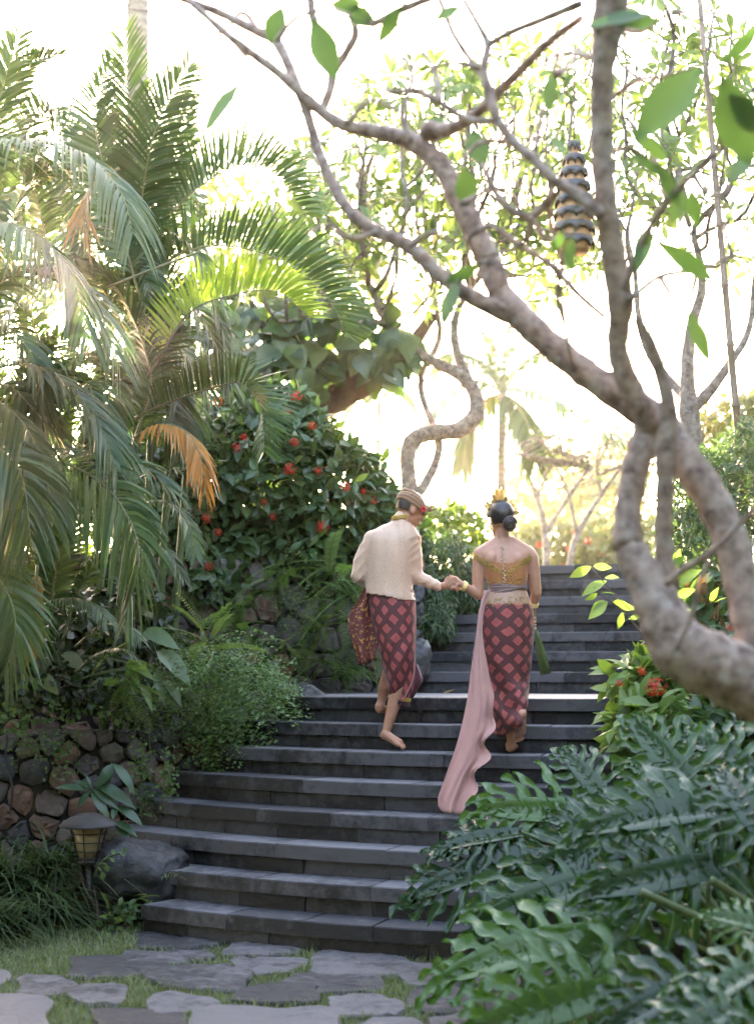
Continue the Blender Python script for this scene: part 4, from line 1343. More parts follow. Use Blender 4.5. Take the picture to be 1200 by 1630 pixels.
# ------------------------------------------------------------------ palms
def frond(root, ctrl, L=.5, n=58, w_=.0125, lift=.35, droop=.45, fwd=.7, mat='frond', pet=.12, nref=None, name='frond', rad=.011, taper=.45, brown=0.0):
    """ctrl: world points along the midrib"""
    C = catmull(np.array(ctrl, float), 26)
    ln = np.concatenate([[0], np.cumsum(np.linalg.norm(np.diff(C, axis=0), axis=1))]); ln /= ln[-1]
    T = norm(np.gradient(C, axis=0))
    ref = np.array([0, 0, 1.0]) if nref is None else norm(nref)
    m = MB()
    tube(m, C, np.linspace(rad, rad * .2, len(C)), 5, mat=1)
    s_ = np.repeat(np.linspace(pet, .995, n), 2)
    sg = np.tile([-1.0, 1.0], n)
    s_ = np.clip(s_ + rng.uniform(-.005, .005, len(s_)), 0, 1)
    p = np.stack([np.interp(s_, ln, C[:, k]) for k in range(3)], 1)
    t = norm(np.stack([np.interp(s_, ln, T[:, k]) for k in range(3)], 1))
    side = norm(np.cross(t, ref)); nr = np.cross(side, t)
    u = (s_ - pet) / (1 - pet)
    prof = (.45 + .55 * np.sin(np.clip(u * 1.9 + .35, 0, math.pi / 2 + 1e-6 + u * 0))) * (1 - (1 - taper) * np.clip((u - .5) * 2, 0, 1) ** 1.5)
    l_ = L * prof * rng.uniform(.9, 1.08, len(s_))
    fw_ = fwd + .9 * u ** 2
    d0 = norm(side * sg[:, None] + nr * (lift + rng.normal(0, .07, len(s_)))[:, None] + t * fw_[:, None])
    qs = np.array([0, .22, .5, .78, 1.0]); wp = np.array([.45, 1, .95, .6, .06])
    dr = droop * rng.uniform(.7, 1.3, len(s_))
    pts = p[:, None, :] + d0[:, None, :] * (l_[:, None] * qs)[..., None]
    pts[..., 2] -= (dr * l_)[:, None] * qs ** 2
    wdir = norm(t - d0 * (t * d0).sum(1, keepdims=True))
    tw = rng.normal(0, .35, len(s_))
    wdir = norm(wdir * np.cos(tw)[:, None] + nr * np.sin(tw)[:, None])
    W = w_ * np.minimum(1, .5 + l_ / L * .6)
    a = pts - wdir[:, None, :] * (W[:, None] * wp)[..., None]
    b_ = pts + wdir[:, None, :] * (W[:, None] * wp)[..., None]
    V = np.stack([a, b_], 2).reshape(-1, 3)
    N_ = len(s_); o_ = (np.arange(N_) * 10)[:, None]
    F = np.concatenate([o_ + np.array([2 * k, 2 * k + 1, 2 * k + 3, 2 * k + 2]) for k in range(4)])
    m.add(V, F.tolist(), np.repeat(np.clip(rng.random(N_) * .6 + .2, 0, 1), 10))
    o = m.build(name, [M[mat], M['rachis']], root)
    return o

def leaf_cut(): pass
# ---- frangipani-like trees by space colonisation
def grow(trunks, attract, step=.16, infl=1.2, kill=.3, iters=120, seed=0, grav=0.0):
    """trunks: list of polylines (world) -> nodes, parents"""
    r = np.random.default_rng(seed)
    nodes, par = [], []
    for tr in trunks:
        prev = -1
        for p in tr:
            if prev == -1 and nodes:
                d = np.linalg.norm(np.array(nodes) - p, axis=1); j_ = int(d.argmin())
                if d[j_] < .4: prev = j_
            nodes.append(np.array(p, float)); par.append(prev); prev = len(nodes) - 1
    A = np.array(attract, float)
    for it in range(iters):
        if len(A) == 0: break
        Nd = np.array(nodes)
        d2 = ((A[:, None, :] - Nd[None]) ** 2).sum(-1)
        nn = d2.argmin(1); dm = np.sqrt(d2.min(1))
        A = A[dm > kill]; nn = nn[dm > kill]; dm = dm[dm > kill]
        if len(A) == 0: break
        act = dm < infl if (dm < infl).any() else dm <= dm.min() + .3
        new = {}
        for i in np.where(act)[0]:
            new.setdefault(int(nn[i]), []).append(A[i] - Nd[nn[i]])
        for j_, ds in new.items():
            v = norm(np.array([norm(x) for x in ds]).mean(0) + r.standard_normal(3) * .18)
            nodes.append(Nd[j_] + v * step); par.append(j_)
    return np.array(nodes), np.array(par)
def skeleton_mesh(root, nodes, par, tip_r, base_r, ntrunk, mat, sides=6, expo=2.3, name='branch', radii=None):
    n = len(nodes)
    kids = [[] for _ in range(n)]
    for i, p in enumerate(par):
        if p >= 0: kids[p].append(i)
    R = np.zeros(n)
    for i in range(n - 1, -1, -1):
        R[i] = tip_r if not kids[i] else sum(R[k] ** expo for k in kids[i]) ** (1 / expo)
    R = np.minimum(R, base_r)
    if radii is not None:
        R[:len(radii)] = np.maximum(R[:len(radii)] * 0, radii)
    done = np.zeros(n, bool)
    # chains: follow the thickest child; every chain from the trunk is its own mesh with its twigs
    groups = {}
    def top(i):
        while par[i] >= ntrunk: i = par[i]
        return i
    starts = [i for i in range(n) if par[i] < 0] + [k for i in range(n) for k in kids[i] if k != (max(kids[i], key=lambda x: R[x]) if kids[i] else -1)]
    for s_ in starts:
        ch = [s_] if par[s_] < 0 else [par[s_], s_]
        i = s_
        while kids[i]:
            i = max(kids[i], key=lambda x: R[x]); ch.append(i)
        if len(ch) < 2: continue
        rr = [R[k] for k in ch]
        if par[s_] >= 0: rr[0] = min(R[ch[0]], R[s_] * 1.15)
        key = 'trunk' if s_ < ntrunk else top(s_)
        C = nodes[ch]
        if len(C) > 2:
            C2 = C.copy(); C2[1:-1] = .25 * C[:-2] + .5 * C[1:-1] + .25 * C[2:]; C = C2
        groups.setdefault(key, MB())
        big = R[s_] > .02
        tube(groups[key], C, rr, 9 if big else sides, lumpy=.05 if big else 0)
    for k, m in groups.items():
        m.build('trunk' if k == 'trunk' else name, mat, root)
    tips = [i for i in range(n) if not kids[i] and i >= ntrunk]
    dirs = np.array([norm(nodes[i] - nodes[par[i]]) for i in tips])
    return np.array([nodes[i] for i in tips]), dirs
def rosettes(tips, dirs, per, size, r, up=.25, spread=1.0):
    P, A, N_, S = [], [], [], []
    for p, d in zip(tips, dirs):
        d = norm(d + np.array([0, 0, up]))
        s_ = norm(np.cross(d, r.standard_normal(3))); u_ = np.cross(d, s_)
        k = r.integers(*per); ph = r.uniform(0, 6.28)
        for i in range(k):
            a = ph + i * 2.399
            rd = math.cos(a) * s_ + math.sin(a) * u_
            ax = norm(rd * spread + d * r.uniform(.1, .9) - np.array([0, 0, .12]))
            P.append(p + rd * .012 - d * r.uniform(0, .05)); A.append(ax); N_.append(norm(d - ax * np.dot(d, ax) + r.standard_normal(3) * .15)); S.append(size * r.uniform(.6, 1.15))
    return np.array(P), np.array(A), np.array(N_), np.array(S)
def attract_in(ells, n, seed):
    r = np.random.default_rng(seed); out = []
    vol = np.array([e[3] * e[4] * e[5] for e in ells]); vol = vol / vol.sum()
    for e, v in zip(ells, vol):
        d = norm(r.standard_normal((int(n * v) + 1, 3))) * (r.random((int(n * v) + 1, 1)) ** (1 / 2.5))
        out.append(np.array(e[:3]) + d * np.array(e[3:6]))
    return np.vstack(out)
# ------------------------------------------------------------------ near frangipani, right
BPTS = []
def px_branch(mb, pts, Y0, Y1, sides=12, lump=.03):
    """pts: (px, py, width px)"""
    n = max(10, len(pts) * 5)
    W = np.array([p[2] for p in pts], float)
    P3 = np.array([Q(p[0], p[1], Y0 + (Y1 - Y0) * i / (len(pts) - 1)) for i, p in enumerate(pts)])
    C = catmull(np.c_[P3, W * (Y0 + Y1) / 2 / FPX / 2], n)
    r_ = np.maximum(C[:, 3], .002)
    r_ = r_ * (1 + .05 * np.sin(np.arange(n) * 1.7 + rng.uniform(0, 6)))
    tube(mb, C[:, :3], r_, sides, lumpy=lump)
    BPTS.append(C[:, :3])
    return C
near = thing('frangipani_tree', 'near frangipani tree with thick pale mottled bark leaning in from the right', 'tree', (1.75, 4.3, 0))
m = MB()
tb = [Q(1215, 1100, 4.35), Q(1300, 1150, 4.35), np.array([1.55, 4.3, .75]), np.array([1.75, 4.3, -.05])]
C = catmull(np.c_[np.array(tb), np.array([.098, .105, .12, .15])], 16); tube(m, C[:, :3], C[:, 3], 16, lumpy=.03)
px_branch(m, [(1230, 1108, 108), (1150, 1066, 104), (1085, 1032, 96), (1052, 975, 78), (1027, 920, 64), (1000, 872, 48)], 4.35, 4.5, 16, .03)
m.build('trunk', M['bark_near'], near)
BR = [([(1000, 872, 52), (998, 825, 44), (1008, 760, 44), (1028, 690, 48), (1035, 655, 50)], 4.5, 4.6),
      ([(1225, 1080, 70), (1193, 985, 56), (1165, 870, 54), (1130, 790, 54), (1090, 735, 56), (1055, 680, 58), (1000, 640, 54), (930, 592, 50), (880, 552, 48), (835, 512, 50), (798, 470, 46)], 4.4, 4.9),
      ([(798, 470, 42), (770, 400, 40), (735, 325, 38), (700, 262, 34), (655, 225, 32), (600, 210, 26), (550, 200, 22), (512, 178, 20), (445, 118, 17), (370, 62, 14), (320, 18, 11), (280, -15, 9)], 4.9, 5.3),
      ([(830, 508, 34), (760, 478, 27), (700, 437, 25), (650, 392, 23), (600, 368, 22), (558, 338, 20), (528, 288, 19), (505, 235, 18), (488, 178, 17), (465, 118, 18), (440, 66, 20), (405, 48, 17), (340, 16, 14), (260, -12, 10)], 4.85, 5.4),
      ([(512, 180, 16), (528, 130, 17), (522, 85, 17), (500, 35, 15), (492, -20, 14)], 5.25, 5.3),
      ([(528, 120, 13), (552, 82, 15), (566, 52, 14), (556, 20, 9)], 5.28, 5.2),
      ([(1040, 680, 46), (1005, 620, 40), (984, 565, 37), (985, 520, 38), (987, 478, 46), (978, 420, 42), (967, 350, 40), (958, 250, 38), (957, 170, 38), (960, 95, 42), (968, 40, 56), (975, -20, 60)], 4.55, 4.3),
      ([(1065, 935, 34), (1056, 870, 30), (1057, 790, 30), (1058, 720, 32), (1064, 650, 28), (1050, 592, 22), (1036, 548, 18), (1012, 505, 13)], 4.5, 4.4),
      ([(992, 462, 18), (1022, 385, 13), (1060, 322, 12), (1102, 278, 11), (1146, 238, 10)], 4.35, 4.1),
      ([(1000, 478, 12), (1050, 440, 10), (1110, 430, 9), (1165, 408, 8), (1210, 390, 8)], 4.4, 4.6),
      ([(958, 345, 22), (920, 310, 20), (880, 285, 18), (850, 255, 18), (820, 228, 18), (793, 193, 18), (779, 150, 17), (770, 110, 15), (776, 72, 15), (760, 38, 11), (732, -10, 9)], 4.35, 4.6),
      ([(790, 193, 14), (745, 190, 12), (700, 164, 12), (662, 144, 11), (625, 146, 8), (598, 132, 7)], 4.55, 4.8),
      ([(776, 72, 14), (815, 50, 13), (870, 28, 14), (925, 5, 16)], 4.55, 4.3),
      ([(690, 212, 30), (745, 192, 20), (815, 125, 18), (870, 70, 15), (925, 28, 14)], 5.0, 4.4),
      ([(885, 305, 16), (845, 345, 15), (800, 322, 13), (775, 280, 11), (768, 262, 8)], 4.45, 4.6),
      ([(845, 345, 12), (838, 382, 9), (805, 400, 8), (762, 407, 7)], 4.45, 4.6),
      ([(780, 358, 9), (835, 395, 10), (880, 425, 11), (922, 470, 11), (962, 505, 10)], 4.7, 4.5),
      ([(420, 60, 10), (385, 20, 8), (350, 55, 5), (300, 30, 4), (160, 5, 3)], 5.35, 5.6),
      ([(590, 40, 12), (640, 15, 14), (690, -5, 12)], 5.0, 4.9),
      ([(625, 20, 6), (650, 90, 5), (660, 150, 5)], 5.0, 5.0),
      ([(700, 0, 10), (722, 55, 10), (760, 112, 11), (775, 130, 8)], 4.8, 4.6),
      ([(1060, 930, 14), (1090, 905, 11), (1130, 880, 10), (1180, 830, 9), (1215, 800, 8)], 4.3, 4.1),
      ([(1075, 1035, 10), (1100, 980, 9), (1112, 930, 8), (1130, 890, 7)], 4.2, 4.15),
      ([(885, 420, 9), (900, 520, 7), (912, 585, 6)], 4.5, 4.7),
      ([(488, 178, 7), (455, 175, 5), (415, 130, 5), (330, 68, 3)], 5.3, 5.5)]
for pts, y0, y1 in BR:
    m = MB(); px_branch(m, pts, y0, y1, 14 if max(p[2] for p in pts) > 25 else 9); m.build('branch', M['bark_near'], near)
st = MB(); c = Q(686, 208, 5.0); sphere(st, c, (.04, .04, .036), 14, 10); st.build('cut_stub', M['bark_near'], near)
rt = np.random.default_rng(91)
TW = [[(1146, 238), (1165, 200), (1150, 140)], [(1146, 238), (1185, 225), (1215, 190)], [(1060, 322), (1040, 250), (1010, 215), (1000, 150)], [(1102, 278), (1130, 310), (1180, 300)], [(850, 255), (862, 180), (885, 120), (880, 60)], [(885, 120), (910, 100), (925, 70)], [(820, 228), (770, 225), (740, 250), (735, 270)],
      [(700, 164), (690, 110), (665, 70), (655, 20)], [(770, 110), (720, 100), (690, 110)], [(655, 225), (640, 180), (652, 140), (640, 80)], [(600, 368), (560, 380), (520, 360), (490, 372)], [(735, 325), (790, 300), (830, 330)], [(880, 285), (875, 350), (895, 420), (885, 470), (905, 540)], [(845, 345), (870, 380), (905, 372)],
      [(958, 250), (1000, 235), (1040, 260)], [(957, 170), (1010, 130), (1060, 120), (1118, 105)], [(960, 95), (900, 85), (860, 100)], [(968, 40), (1020, 50), (1070, 20), (1120, 30)], [(1050, 440), (1070, 480), (1062, 500)], [(1110, 430), (1100, 470), (1096, 495)], [(550, 200), (590, 160), (640, 180)], [(440, 66), (470, 30), (520, 15), (560, 25)], [(370, 62), (395, 100), (386, 128)], [(780, 358), (745, 380), (765, 420)], [(1165, 408), (1150, 350), (1160, 290)], [(650, 392), (690, 370), (720, 385)]]
for pts in TW:
    m = MB(); px_branch(m, [(x, y, 11 - 5.5 * i / (len(pts) - 1)) for i, (x, y) in enumerate(pts)], 4.55, 4.55 + rt.uniform(-.3, .4), 6, .03); m.build('twig', M['bark_near'], near)
NL = [(1118, 108, 1008, 222, 4.1, .46), (1148, 120, 1196, 265, 3.9, .50), (1160, 150, 1215, 215, 3.9, .5), (735, 265, 745, 330, 4.7, .62), (752, 205, 770, 268, 4.7, .45),
      (386, 128, 322, 212, 4.9, .34), (430, 70, 448, 8, 5.1, .6), (498, 30, 535, 128, 5.0, .42), (548, 12, 600, 40, 5.0, .5), (575, 5, 530, 8, 5.0, .5), (720, 480, 708, 520, 4.8, .4),
      (765, 420, 708, 452, 4.8, .35), (728, 445, 702, 518, 4.8, .3), (1060, 500, 1062, 590, 4.3, .35), (1095, 495, 1130, 578, 4.3, .3), (1035, 355, 1012, 430, 4.3, .35), (1045, 385, 1140, 448, 4.25, .3),
      (1098, 300, 1108, 362, 4.3, .45), (1085, 300, 1070, 352, 4.3, .45), (930, 45, 1040, 12, 4.2, .3), (985, 40, 1050, 30, 4.2, .35), (880, 110, 872, 180, 4.6, .4), (1000, 205, 1065, 260, 4.2, .25), (1150, 100, 1210, 40, 4.0, .4),
      (910, 375, 905, 432, 4.4, .5), (895, 365, 880, 405, 4.4, .5), (1000, 240, 1062, 285, 4.2, .2), (1045, 260, 1085, 330, 4.2, .3), (870, 215, 905, 245, 4.5, .35), (735, 10, 690, 30, 4.7, .4), (640, 10, 600, 70, 4.9, .35), (1160, 290, 1200, 240, 4.0, .4)]
for i, (x0, y0, x1, y1, Y, ww) in enumerate(NL):
    a = Q(x0, y0, Y); b_ = Q(x1, y1, Y + rng.uniform(-.08, .08))
    L_ = np.linalg.norm(b_ - a)
    V, F = leaf_tpl([.02, .1 * ww / .4, .17 * ww / .4, .2 * ww / .4, .17 * ww / .4, .1 * ww / .4, .003], .25, rng.uniform(.02, .15), wave=.01)
    Rm, pos = mats_from(a[None], (b_ - a)[None], (norm(CAM - a) + rng.normal(0, .45, 3) + np.array([0, 0, .4]))[None], [L_])
    m = MB(); cloud(m, (V, F), Rm, pos); lf_ = m.build('leaf', M['frangi_near'], near)
    AP = np.vstack(BPTS); dd_ = np.linalg.norm(AP - a, axis=1); bp_ = AP[dd_.argmin()]
    if .01 < dd_.min() < .6:
        m = MB(); tube(m, catmull([bp_, (bp_ + a) / 2 + np.array([0, 0, .02]), a, a + (b_ - a) * .1], 8), np.linspace(.005, .003, 8), 6); m.build('stalk', M['stem'], lf_)

# ------------------------------------------------------------------ middle frangipanis
r_ = np.random.default_rng(11)
def px_line(pts, Y, n=None):
    P3 = np.array([np.r_[Q(p[0], p[1], Y + (p[3] if len(p) > 3 else 0)), p[2] * Y / FPX / 2] for p in pts])
    return catmull(P3, n or len(pts) * 3)
def frangipani(label, Y, trunks, ells, nat, seed, base, size=.21, per=(6, 11), parts=220, tip_r=.008, matl='frangi', step=.17, kill=.3, infl=1.4):
    root = thing('frangipani_tree', label, 'tree', base)
    T = [px_line(t_, Y) for t_ in trunks]
    at = attract_in(ells, nat, seed)
    nodes, par = grow([t_[:, :3] for t_ in T], at, step, infl, kill, 120, seed)
    rad = np.concatenate([t_[:, 3] for t_ in T])
    tips, dirs = skeleton_mesh(root, nodes, par, tip_r, .1, len(rad), M['bark'], radii=rad)
    P, A, N_, S = rosettes(tips, dirs, per, size, np.random.default_rng(seed + 1))
    leaves(root, 'leaf', LEAF_FR, P, A, N_, S, M[matl], parts)
    print('frangi', len(nodes), len(tips), len(P))
    return root
Y1 = 15.0
frangipani('frangipani tree with an S-curved grey trunk rising behind the man', Y1,
           [[(655, 900, 28), (653, 790, 26), (648, 735, 26), (655, 700, 28), (690, 688, 26), (730, 686, 28), (757, 662, 28), (758, 628, 24), (738, 600, 21), (702, 582, 18), (655, 556, 15), (618, 520, 13), (600, 480, 11), (580, 440, 10)],
            [(745, 605, 19, .0), (728, 565, 16, .1), (722, 520, 14, .2), (735, 480, 11, .2), (770, 430, 11, .3)],
            [(664, 790, 18, .0), (690, 745, 15, .1), (700, 705, 14, .1), (680, 655, 11, .2), (668, 600, 11, .2), (700, 540, 10, .3), (690, 470, 9, .3)],
            [(618, 520, 11), (560, 500, 9), (500, 505, 8, -.2), (440, 515, 6, -.3)]],
           [E_(560, 340, 14.8, 150, 120, 1.5), E_(760, 290, 15, 180, 180, 1.5), E_(640, 190, 15, 120, 90, 1.2), E_(850, 170, 15, 140, 120, 1.2), E_(500, 420, 14.2, 120, 80, 1.0), E_(650, 430, 14.5, 120, 60, 1), E_(880, 380, 15, 100, 110, 1.1)],
           2600, 21, (.3, 15, 2.45), kill=.2, step=.14, infl=1.0, tip_r=.0095)
frangipani('frangipani tree with lichened trunk beside the bamboo pole', 12.3,
           [[(1108, 900, 34), (1106, 725, 32), (1096, 668, 33), (1094, 610, 24), (1094, 560, 20), (1104, 500, 17), (1118, 462, 14), (1110, 400, 11), (1090, 340, 9)],
            [(1098, 655, 22), (1130, 622, 18, -.1), (1163, 575, 14, -.2), (1192, 525, 11, -.2), (1200, 450, 9, -.2)],
            [(1096, 640, 16), (1060, 600, 13, .2), (1030, 560, 12, .3), (1015, 500, 10, .3), (1010, 420, 8, .3)]],
           [E_(1090, 200, 12, 130, 190, 1.2), E_(1010, 320, 12.5, 70, 150, .9), E_(1180, 330, 12, 80, 150, .9), E_(1050, 60, 12, 130, 80, 1.0)],
           1100, 31, (2.7, 12.3, 2.2), size=.17, kill=.2, step=.14, infl=1.0, tip_r=.0085)

# ------------------------------------------------------------------ palms on the left bank
def PF(root, pts, Yd=0, **k):
    return frond(root, [Q(x, y, Y + Yd) for x, y, Y in pts], **k)
pa = thing('areca_palm', 'large areca palm with drooping glossy fronds at the left edge', 'palm', (-3.2, 10.6, 1.08))
CAMD = np.array([0, -1, .25])
FA = [([(-120, 330, 9.6), (-20, 245, 9.3), (80, 228, 9.0), (150, 255, 8.8), (195, 310, 8.6), (212, 370, 8.5)], dict(L=.46, lift=.25, droop=.75)),
      ([(-120, 430, 8.9), (-20, 360, 8.6), (50, 368, 8.4), (112, 430, 8.3), (140, 530, 8.2)], dict(L=.42, lift=.1, droop=.7)),
      ([(-100, 560, 9.2), (0, 450, 9.0), (80, 430, 8.8), (150, 480, 8.7), (190, 580, 8.6)], dict(L=.42, lift=.3, droop=.6)),
      ([(-40, 800, 9.3), (40, 742, 9.1), (104, 738, 8.9), (172, 778, 8.7), (212, 840, 8.5), (222, 895, 8.4), (200, 985, 8.4)], dict(L=.40, lift=.0, droop=.55, nref=(-.7, -.6, .5))),
      ([(-150, 770, 8.9), (-60, 712, 8.7), (0, 715, 8.6), (36, 760, 8.5), (50, 860, 8.4)], dict(L=.42, lift=0, droop=.6, nref=(-.5, -.7, .6))),
      ([(-130, 910, 8.8), (-40, 890, 8.6), (8, 935, 8.5), (26, 1000, 8.4), (8, 1070, 8.4)], dict(L=.36, lift=0, droop=.5, nref=(-.5, -.7, .6))),
      ([(-60, 620, 9.2), (20, 580, 9.0), (90, 600, 8.9), (150, 660, 8.8), (185, 745, 8.7)], dict(L=.42, lift=.3, droop=.5)),
      ([(-40, 430, 10.2), (-20, 260, 10.1), (5, 140, 10), (30, 60, 9.9)], dict(L=.45, lift=.1, droop=.3, nref=CAMD)),
      ([(-40, 300, 11), (10, 160, 10.9), (55, 100, 10.8), (98, 88, 10.7)], dict(L=.34, lift=.5, droop=.3)),
      ([(40, 1000, 9.5), (75, 962, 9.4), (115, 952, 9.3), (150, 962, 9.2), (170, 985, 9.1)], dict(L=.20, lift=.1, droop=.5, w_=.009, n=34)),
      ([(120, 1030, 9.6), (165, 995, 9.5), (200, 996, 9.4), (224, 1018, 9.3)], dict(L=.17, lift=.1, droop=.5, w_=.008, n=30)),
      ([(120, 1070, 9.7), (160, 1040, 9.6), (195, 1032, 9.5), (216, 1045, 9.5)], dict(L=.15, lift=.1, droop=.5, w_=.008, n=30)),
      ([(60, 960, 9.4), (20, 1000, 9.2), (-20, 1060, 9.1)], dict(L=.25, lift=.1, droop=.5)),
      ([(80, 1000, 9.7), (90, 900, 9.6), (120, 830, 9.5), (170, 800, 9.4)], dict(L=.35, lift=.3, droop=.4)),
      ([(60, 1000, 9.8), (50, 880, 9.8), (30, 790, 9.8), (0, 740, 9.8)], dict(L=.35, lift=.3, droop=.4)),
      ([(100, 1020, 9.9), (130, 930, 9.9), (175, 880, 9.8), (215, 900, 9.7)], dict(L=.32, lift=.2, droop=.5)),
      ([(0, 700, 10.2), (30, 620, 10.2), (100, 540, 10.1), (160, 540, 10)], dict(L=.4, lift=.3, droop=.5)),
      ([(-60, 520, 9.5), (0, 400, 9.6), (40, 300, 9.7), (90, 260, 9.6)], dict(L=.45, lift=.4, droop=.5)),
      ([(-80, 680, 9.0), (-20, 640, 8.9), (30, 665, 8.8), (70, 740, 8.7), (85, 830, 8.6)], dict(L=.38, lift=.1, droop=.6))]
for pts, k in FA: PF(pa, pts, **k)
PF(pa, [(60, 900, 9.3), (56, 950, 9.25), (50, 1040, 9.2)], L=.10, mat='dry', droop=1.3, lift=-.2, n=20)
rf = np.random.default_rng(77)
for i in range(11):      # the dense mass of fronds behind
    x0, y0 = rf.uniform(-60, 120), rf.uniform(560, 900); dx = rf.choice([-1, 1]) * rf.uniform(40, 150); Y = rf.uniform(9.9, 11.2)
    if abs(x0 + dx - 45) < 40 and y0 < 700: dx += 90
    PF(pa, [(x0, y0, Y), (x0 + dx * .35, y0 - rf.uniform(60, 160), Y - .2), (x0 + dx * .8, y0 - rf.uniform(60, 150), Y - .4), (x0 + dx * 1.2, y0 - rf.uniform(-40, 60), Y - .5)], L=rf.uniform(.28, .42), lift=rf.uniform(.1, .5), droop=rf.uniform(.3, .7))
for i in range(6):
    m = MB(); x = -3.3 + .14 * i; b0_ = np.array([x, 10.6 + .1 * (i % 3), 1.05])
    tube(m, catmull([b0_, b0_ + np.array([.05 * (i - 2), -.1, .8]), b0_ + np.array([.12 * (i - 2), -.3, 1.9])], 12), np.linspace(.035, .02, 12), 8); m.build('cane', M['stem'], pa)
pb = thing('areca_palm', 'tall areca palm with arching fronds in front of the palm trunk', 'palm', (-1.95, 11.4, 1.08))
FB = [([(230, 560, 11.2), (222, 420, 11), (216, 290, 10.8), (208, 170, 10.6), (198, 55, 10.4)], dict(L=.5, lift=.05, droop=.2, nref=CAMD, fwd=.9)),
      ([(215, 520, 11), (262, 360, 10.9), (325, 292, 10.8), (385, 265, 10.7), (440, 280, 10.6), (482, 335, 10.5)], dict(L=.50, lift=1.9, droop=.12, n=64, w_=.014)),
      ([(220, 520, 11), (258, 425, 10.8), (330, 392, 10.6), (410, 400, 10.4), (480, 432, 10.3), (530, 485, 10.2), (548, 530, 10.2)], dict(L=.50, lift=1.9, droop=.12, n=64, w_=.014)),
      ([(235, 600, 10.5), (300, 500, 10.3), (370, 470, 10.2), (440, 464, 10.1), (492, 505, 10.0)], dict(L=.42, lift=1.6, droop=.15, mat='frond_pale', n=56)),
      ([(215, 665, 10.6), (270, 640, 10.4), (330, 620, 10.2), (385, 610, 10), (414, 650, 9.9), (421, 720, 9.8)], dict(L=.38, lift=1.3, droop=.15, n=56)),
      ([(228, 440, 10.9), (225, 330, 10.7), (250, 200, 10.4), (300, 105, 10.2)], dict(L=.45, lift=.2, droop=.25, nref=CAMD)),
      ([(215, 560, 10.9), (165, 460, 10.7), (110, 420, 10.5), (55, 455, 10.3)], dict(L=.42, lift=.3, droop=.5)),
      ([(220, 600, 10.9), (285, 530, 10.7), (335, 545, 10.6), (365, 620, 10.5)], dict(L=.32, lift=.4, droop=.4)),
      ([(215, 640, 10.6), (150, 565, 10.3), (95, 595, 10.1), (60, 670, 10)], dict(L=.38, lift=.3, droop=.5)),
      ([(215, 640, 10.7), (185, 605, 10.4), (165, 680, 10.2), (150, 770, 10.1)], dict(L=.34, lift=.2, droop=.5)),
      ([(225, 480, 10.8), (175, 300, 10.7), (150, 180, 10.6), (178, 95, 10.5)], dict(L=.42, lift=.2, droop=.3, nref=CAMD)),
      ([(222, 480, 11.2), (262, 320, 11.1), (290, 210, 11), (306, 150, 10.9)], dict(L=.3, lift=.2, droop=.2, nref=CAMD)),
      ([(235, 800, 10.4), (270, 800, 10.2), (300, 835, 10.1), (312, 885, 10)], dict(L=.17, lift=.2, droop=.5, w_=.009, n=30)),
      ([(240, 868, 10.3), (268, 878, 10.2), (292, 922, 10.1)], dict(L=.14, lift=.2, droop=.5, w_=.008, n=26)),
      ([(225, 760, 10.5), (260, 745, 10.3), (300, 750, 10.2), (345, 735, 10.1)], dict(L=.2, lift=.3, droop=.3, w_=.01, n=30)),
      ([(215, 700, 10.6), (240, 600, 10.5), (200, 480, 10.4), (150, 420, 10.3)], dict(L=.4, lift=.3, droop=.4)),
      ([(215, 720, 10.8), (250, 560, 10.8), (270, 470, 10.8), (250, 400, 10.8)], dict(L=.36, lift=.3, droop=.3, nref=CAMD)),
      ([(215, 760, 10.3), (180, 700, 10.1), (150, 720, 10), (130, 800, 9.9)], dict(L=.34, lift=.2, droop=.6))]
for pts, k in FB: PF(pb, pts, **k)
for i in range(10):
    x0, y0 = rf.uniform(170, 250), rf.uniform(420, 800); dx = rf.choice([-1, 1]) * rf.uniform(40, 130); Y = rf.uniform(10.9, 12)
    PF(pb, [(x0, y0, Y), (x0 + dx * .35, y0 - rf.uniform(60, 160), Y - .2), (x0 + dx * .8, y0 - rf.uniform(60, 150), Y - .4), (x0 + dx * 1.2, y0 - rf.uniform(-40, 60), Y - .5)], L=rf.uniform(.28, .42), lift=rf.uniform(.1, .5), droop=rf.uniform(.3, .6))
for i in range(12):      # darker fronds further back, filling the upper left
    x0, y0 = rf.uniform(-40, 200), rf.uniform(300, 560); dx = rf.choice([-1, 1]) * rf.uniform(60, 140); Y = rf.uniform(12, 13)
    PF(pb, [(x0, y0, Y), (x0 + dx * .35, y0 - rf.uniform(80, 150), Y - .2), (x0 + dx * .8, y0 - rf.uniform(80, 140), Y - .4), (x0 + dx * 1.2, y0 - rf.uniform(-30, 60), Y - .5)], L=rf.uniform(.38, .5), lift=rf.uniform(.3, .9), droop=rf.uniform(.2, .5))
M['orange_dry'] = leaf_mat('orange_dry_frond', [(.10, .07, .03), (.36, .17, .035), (.45, .20, .04)], .5, .4, pos=[.15, .5, .9], tint=(1, .8, .4))
PF(pb, [(215, 695, 10.3), (260, 676, 10.1), (300, 690, 10), (322, 735, 9.9), (326, 775, 9.9)], L=.22, lift=.1, droop=.9, mat='orange_dry', n=40)['label'] = 'dying frond turned orange at its tips'
PF(pb, [(190, 268, 10.1), (152, 290, 10.05), (133, 335, 10), (142, 392, 10)], L=.22, lift=.1, droop=.6, mat='dry', n=34)['label'] = 'brown withered frond'
m = MB(); tube(m, catmull([Q(283, 205, 10.6), Q(312, 130, 10.6), Q(357, 32, 10.6)], 8), np.linspace(.009, .004, 8), 6); m.build('spear_leaf', M['stem'], pb)
m = MB(); tube(m, catmull([Q(170, 458, 9.9), Q(240, 430, 9.9), Q(320, 400, 9.9)], 8), .009, 6); m.build('leaf_stalk', M['rachis'], pb)
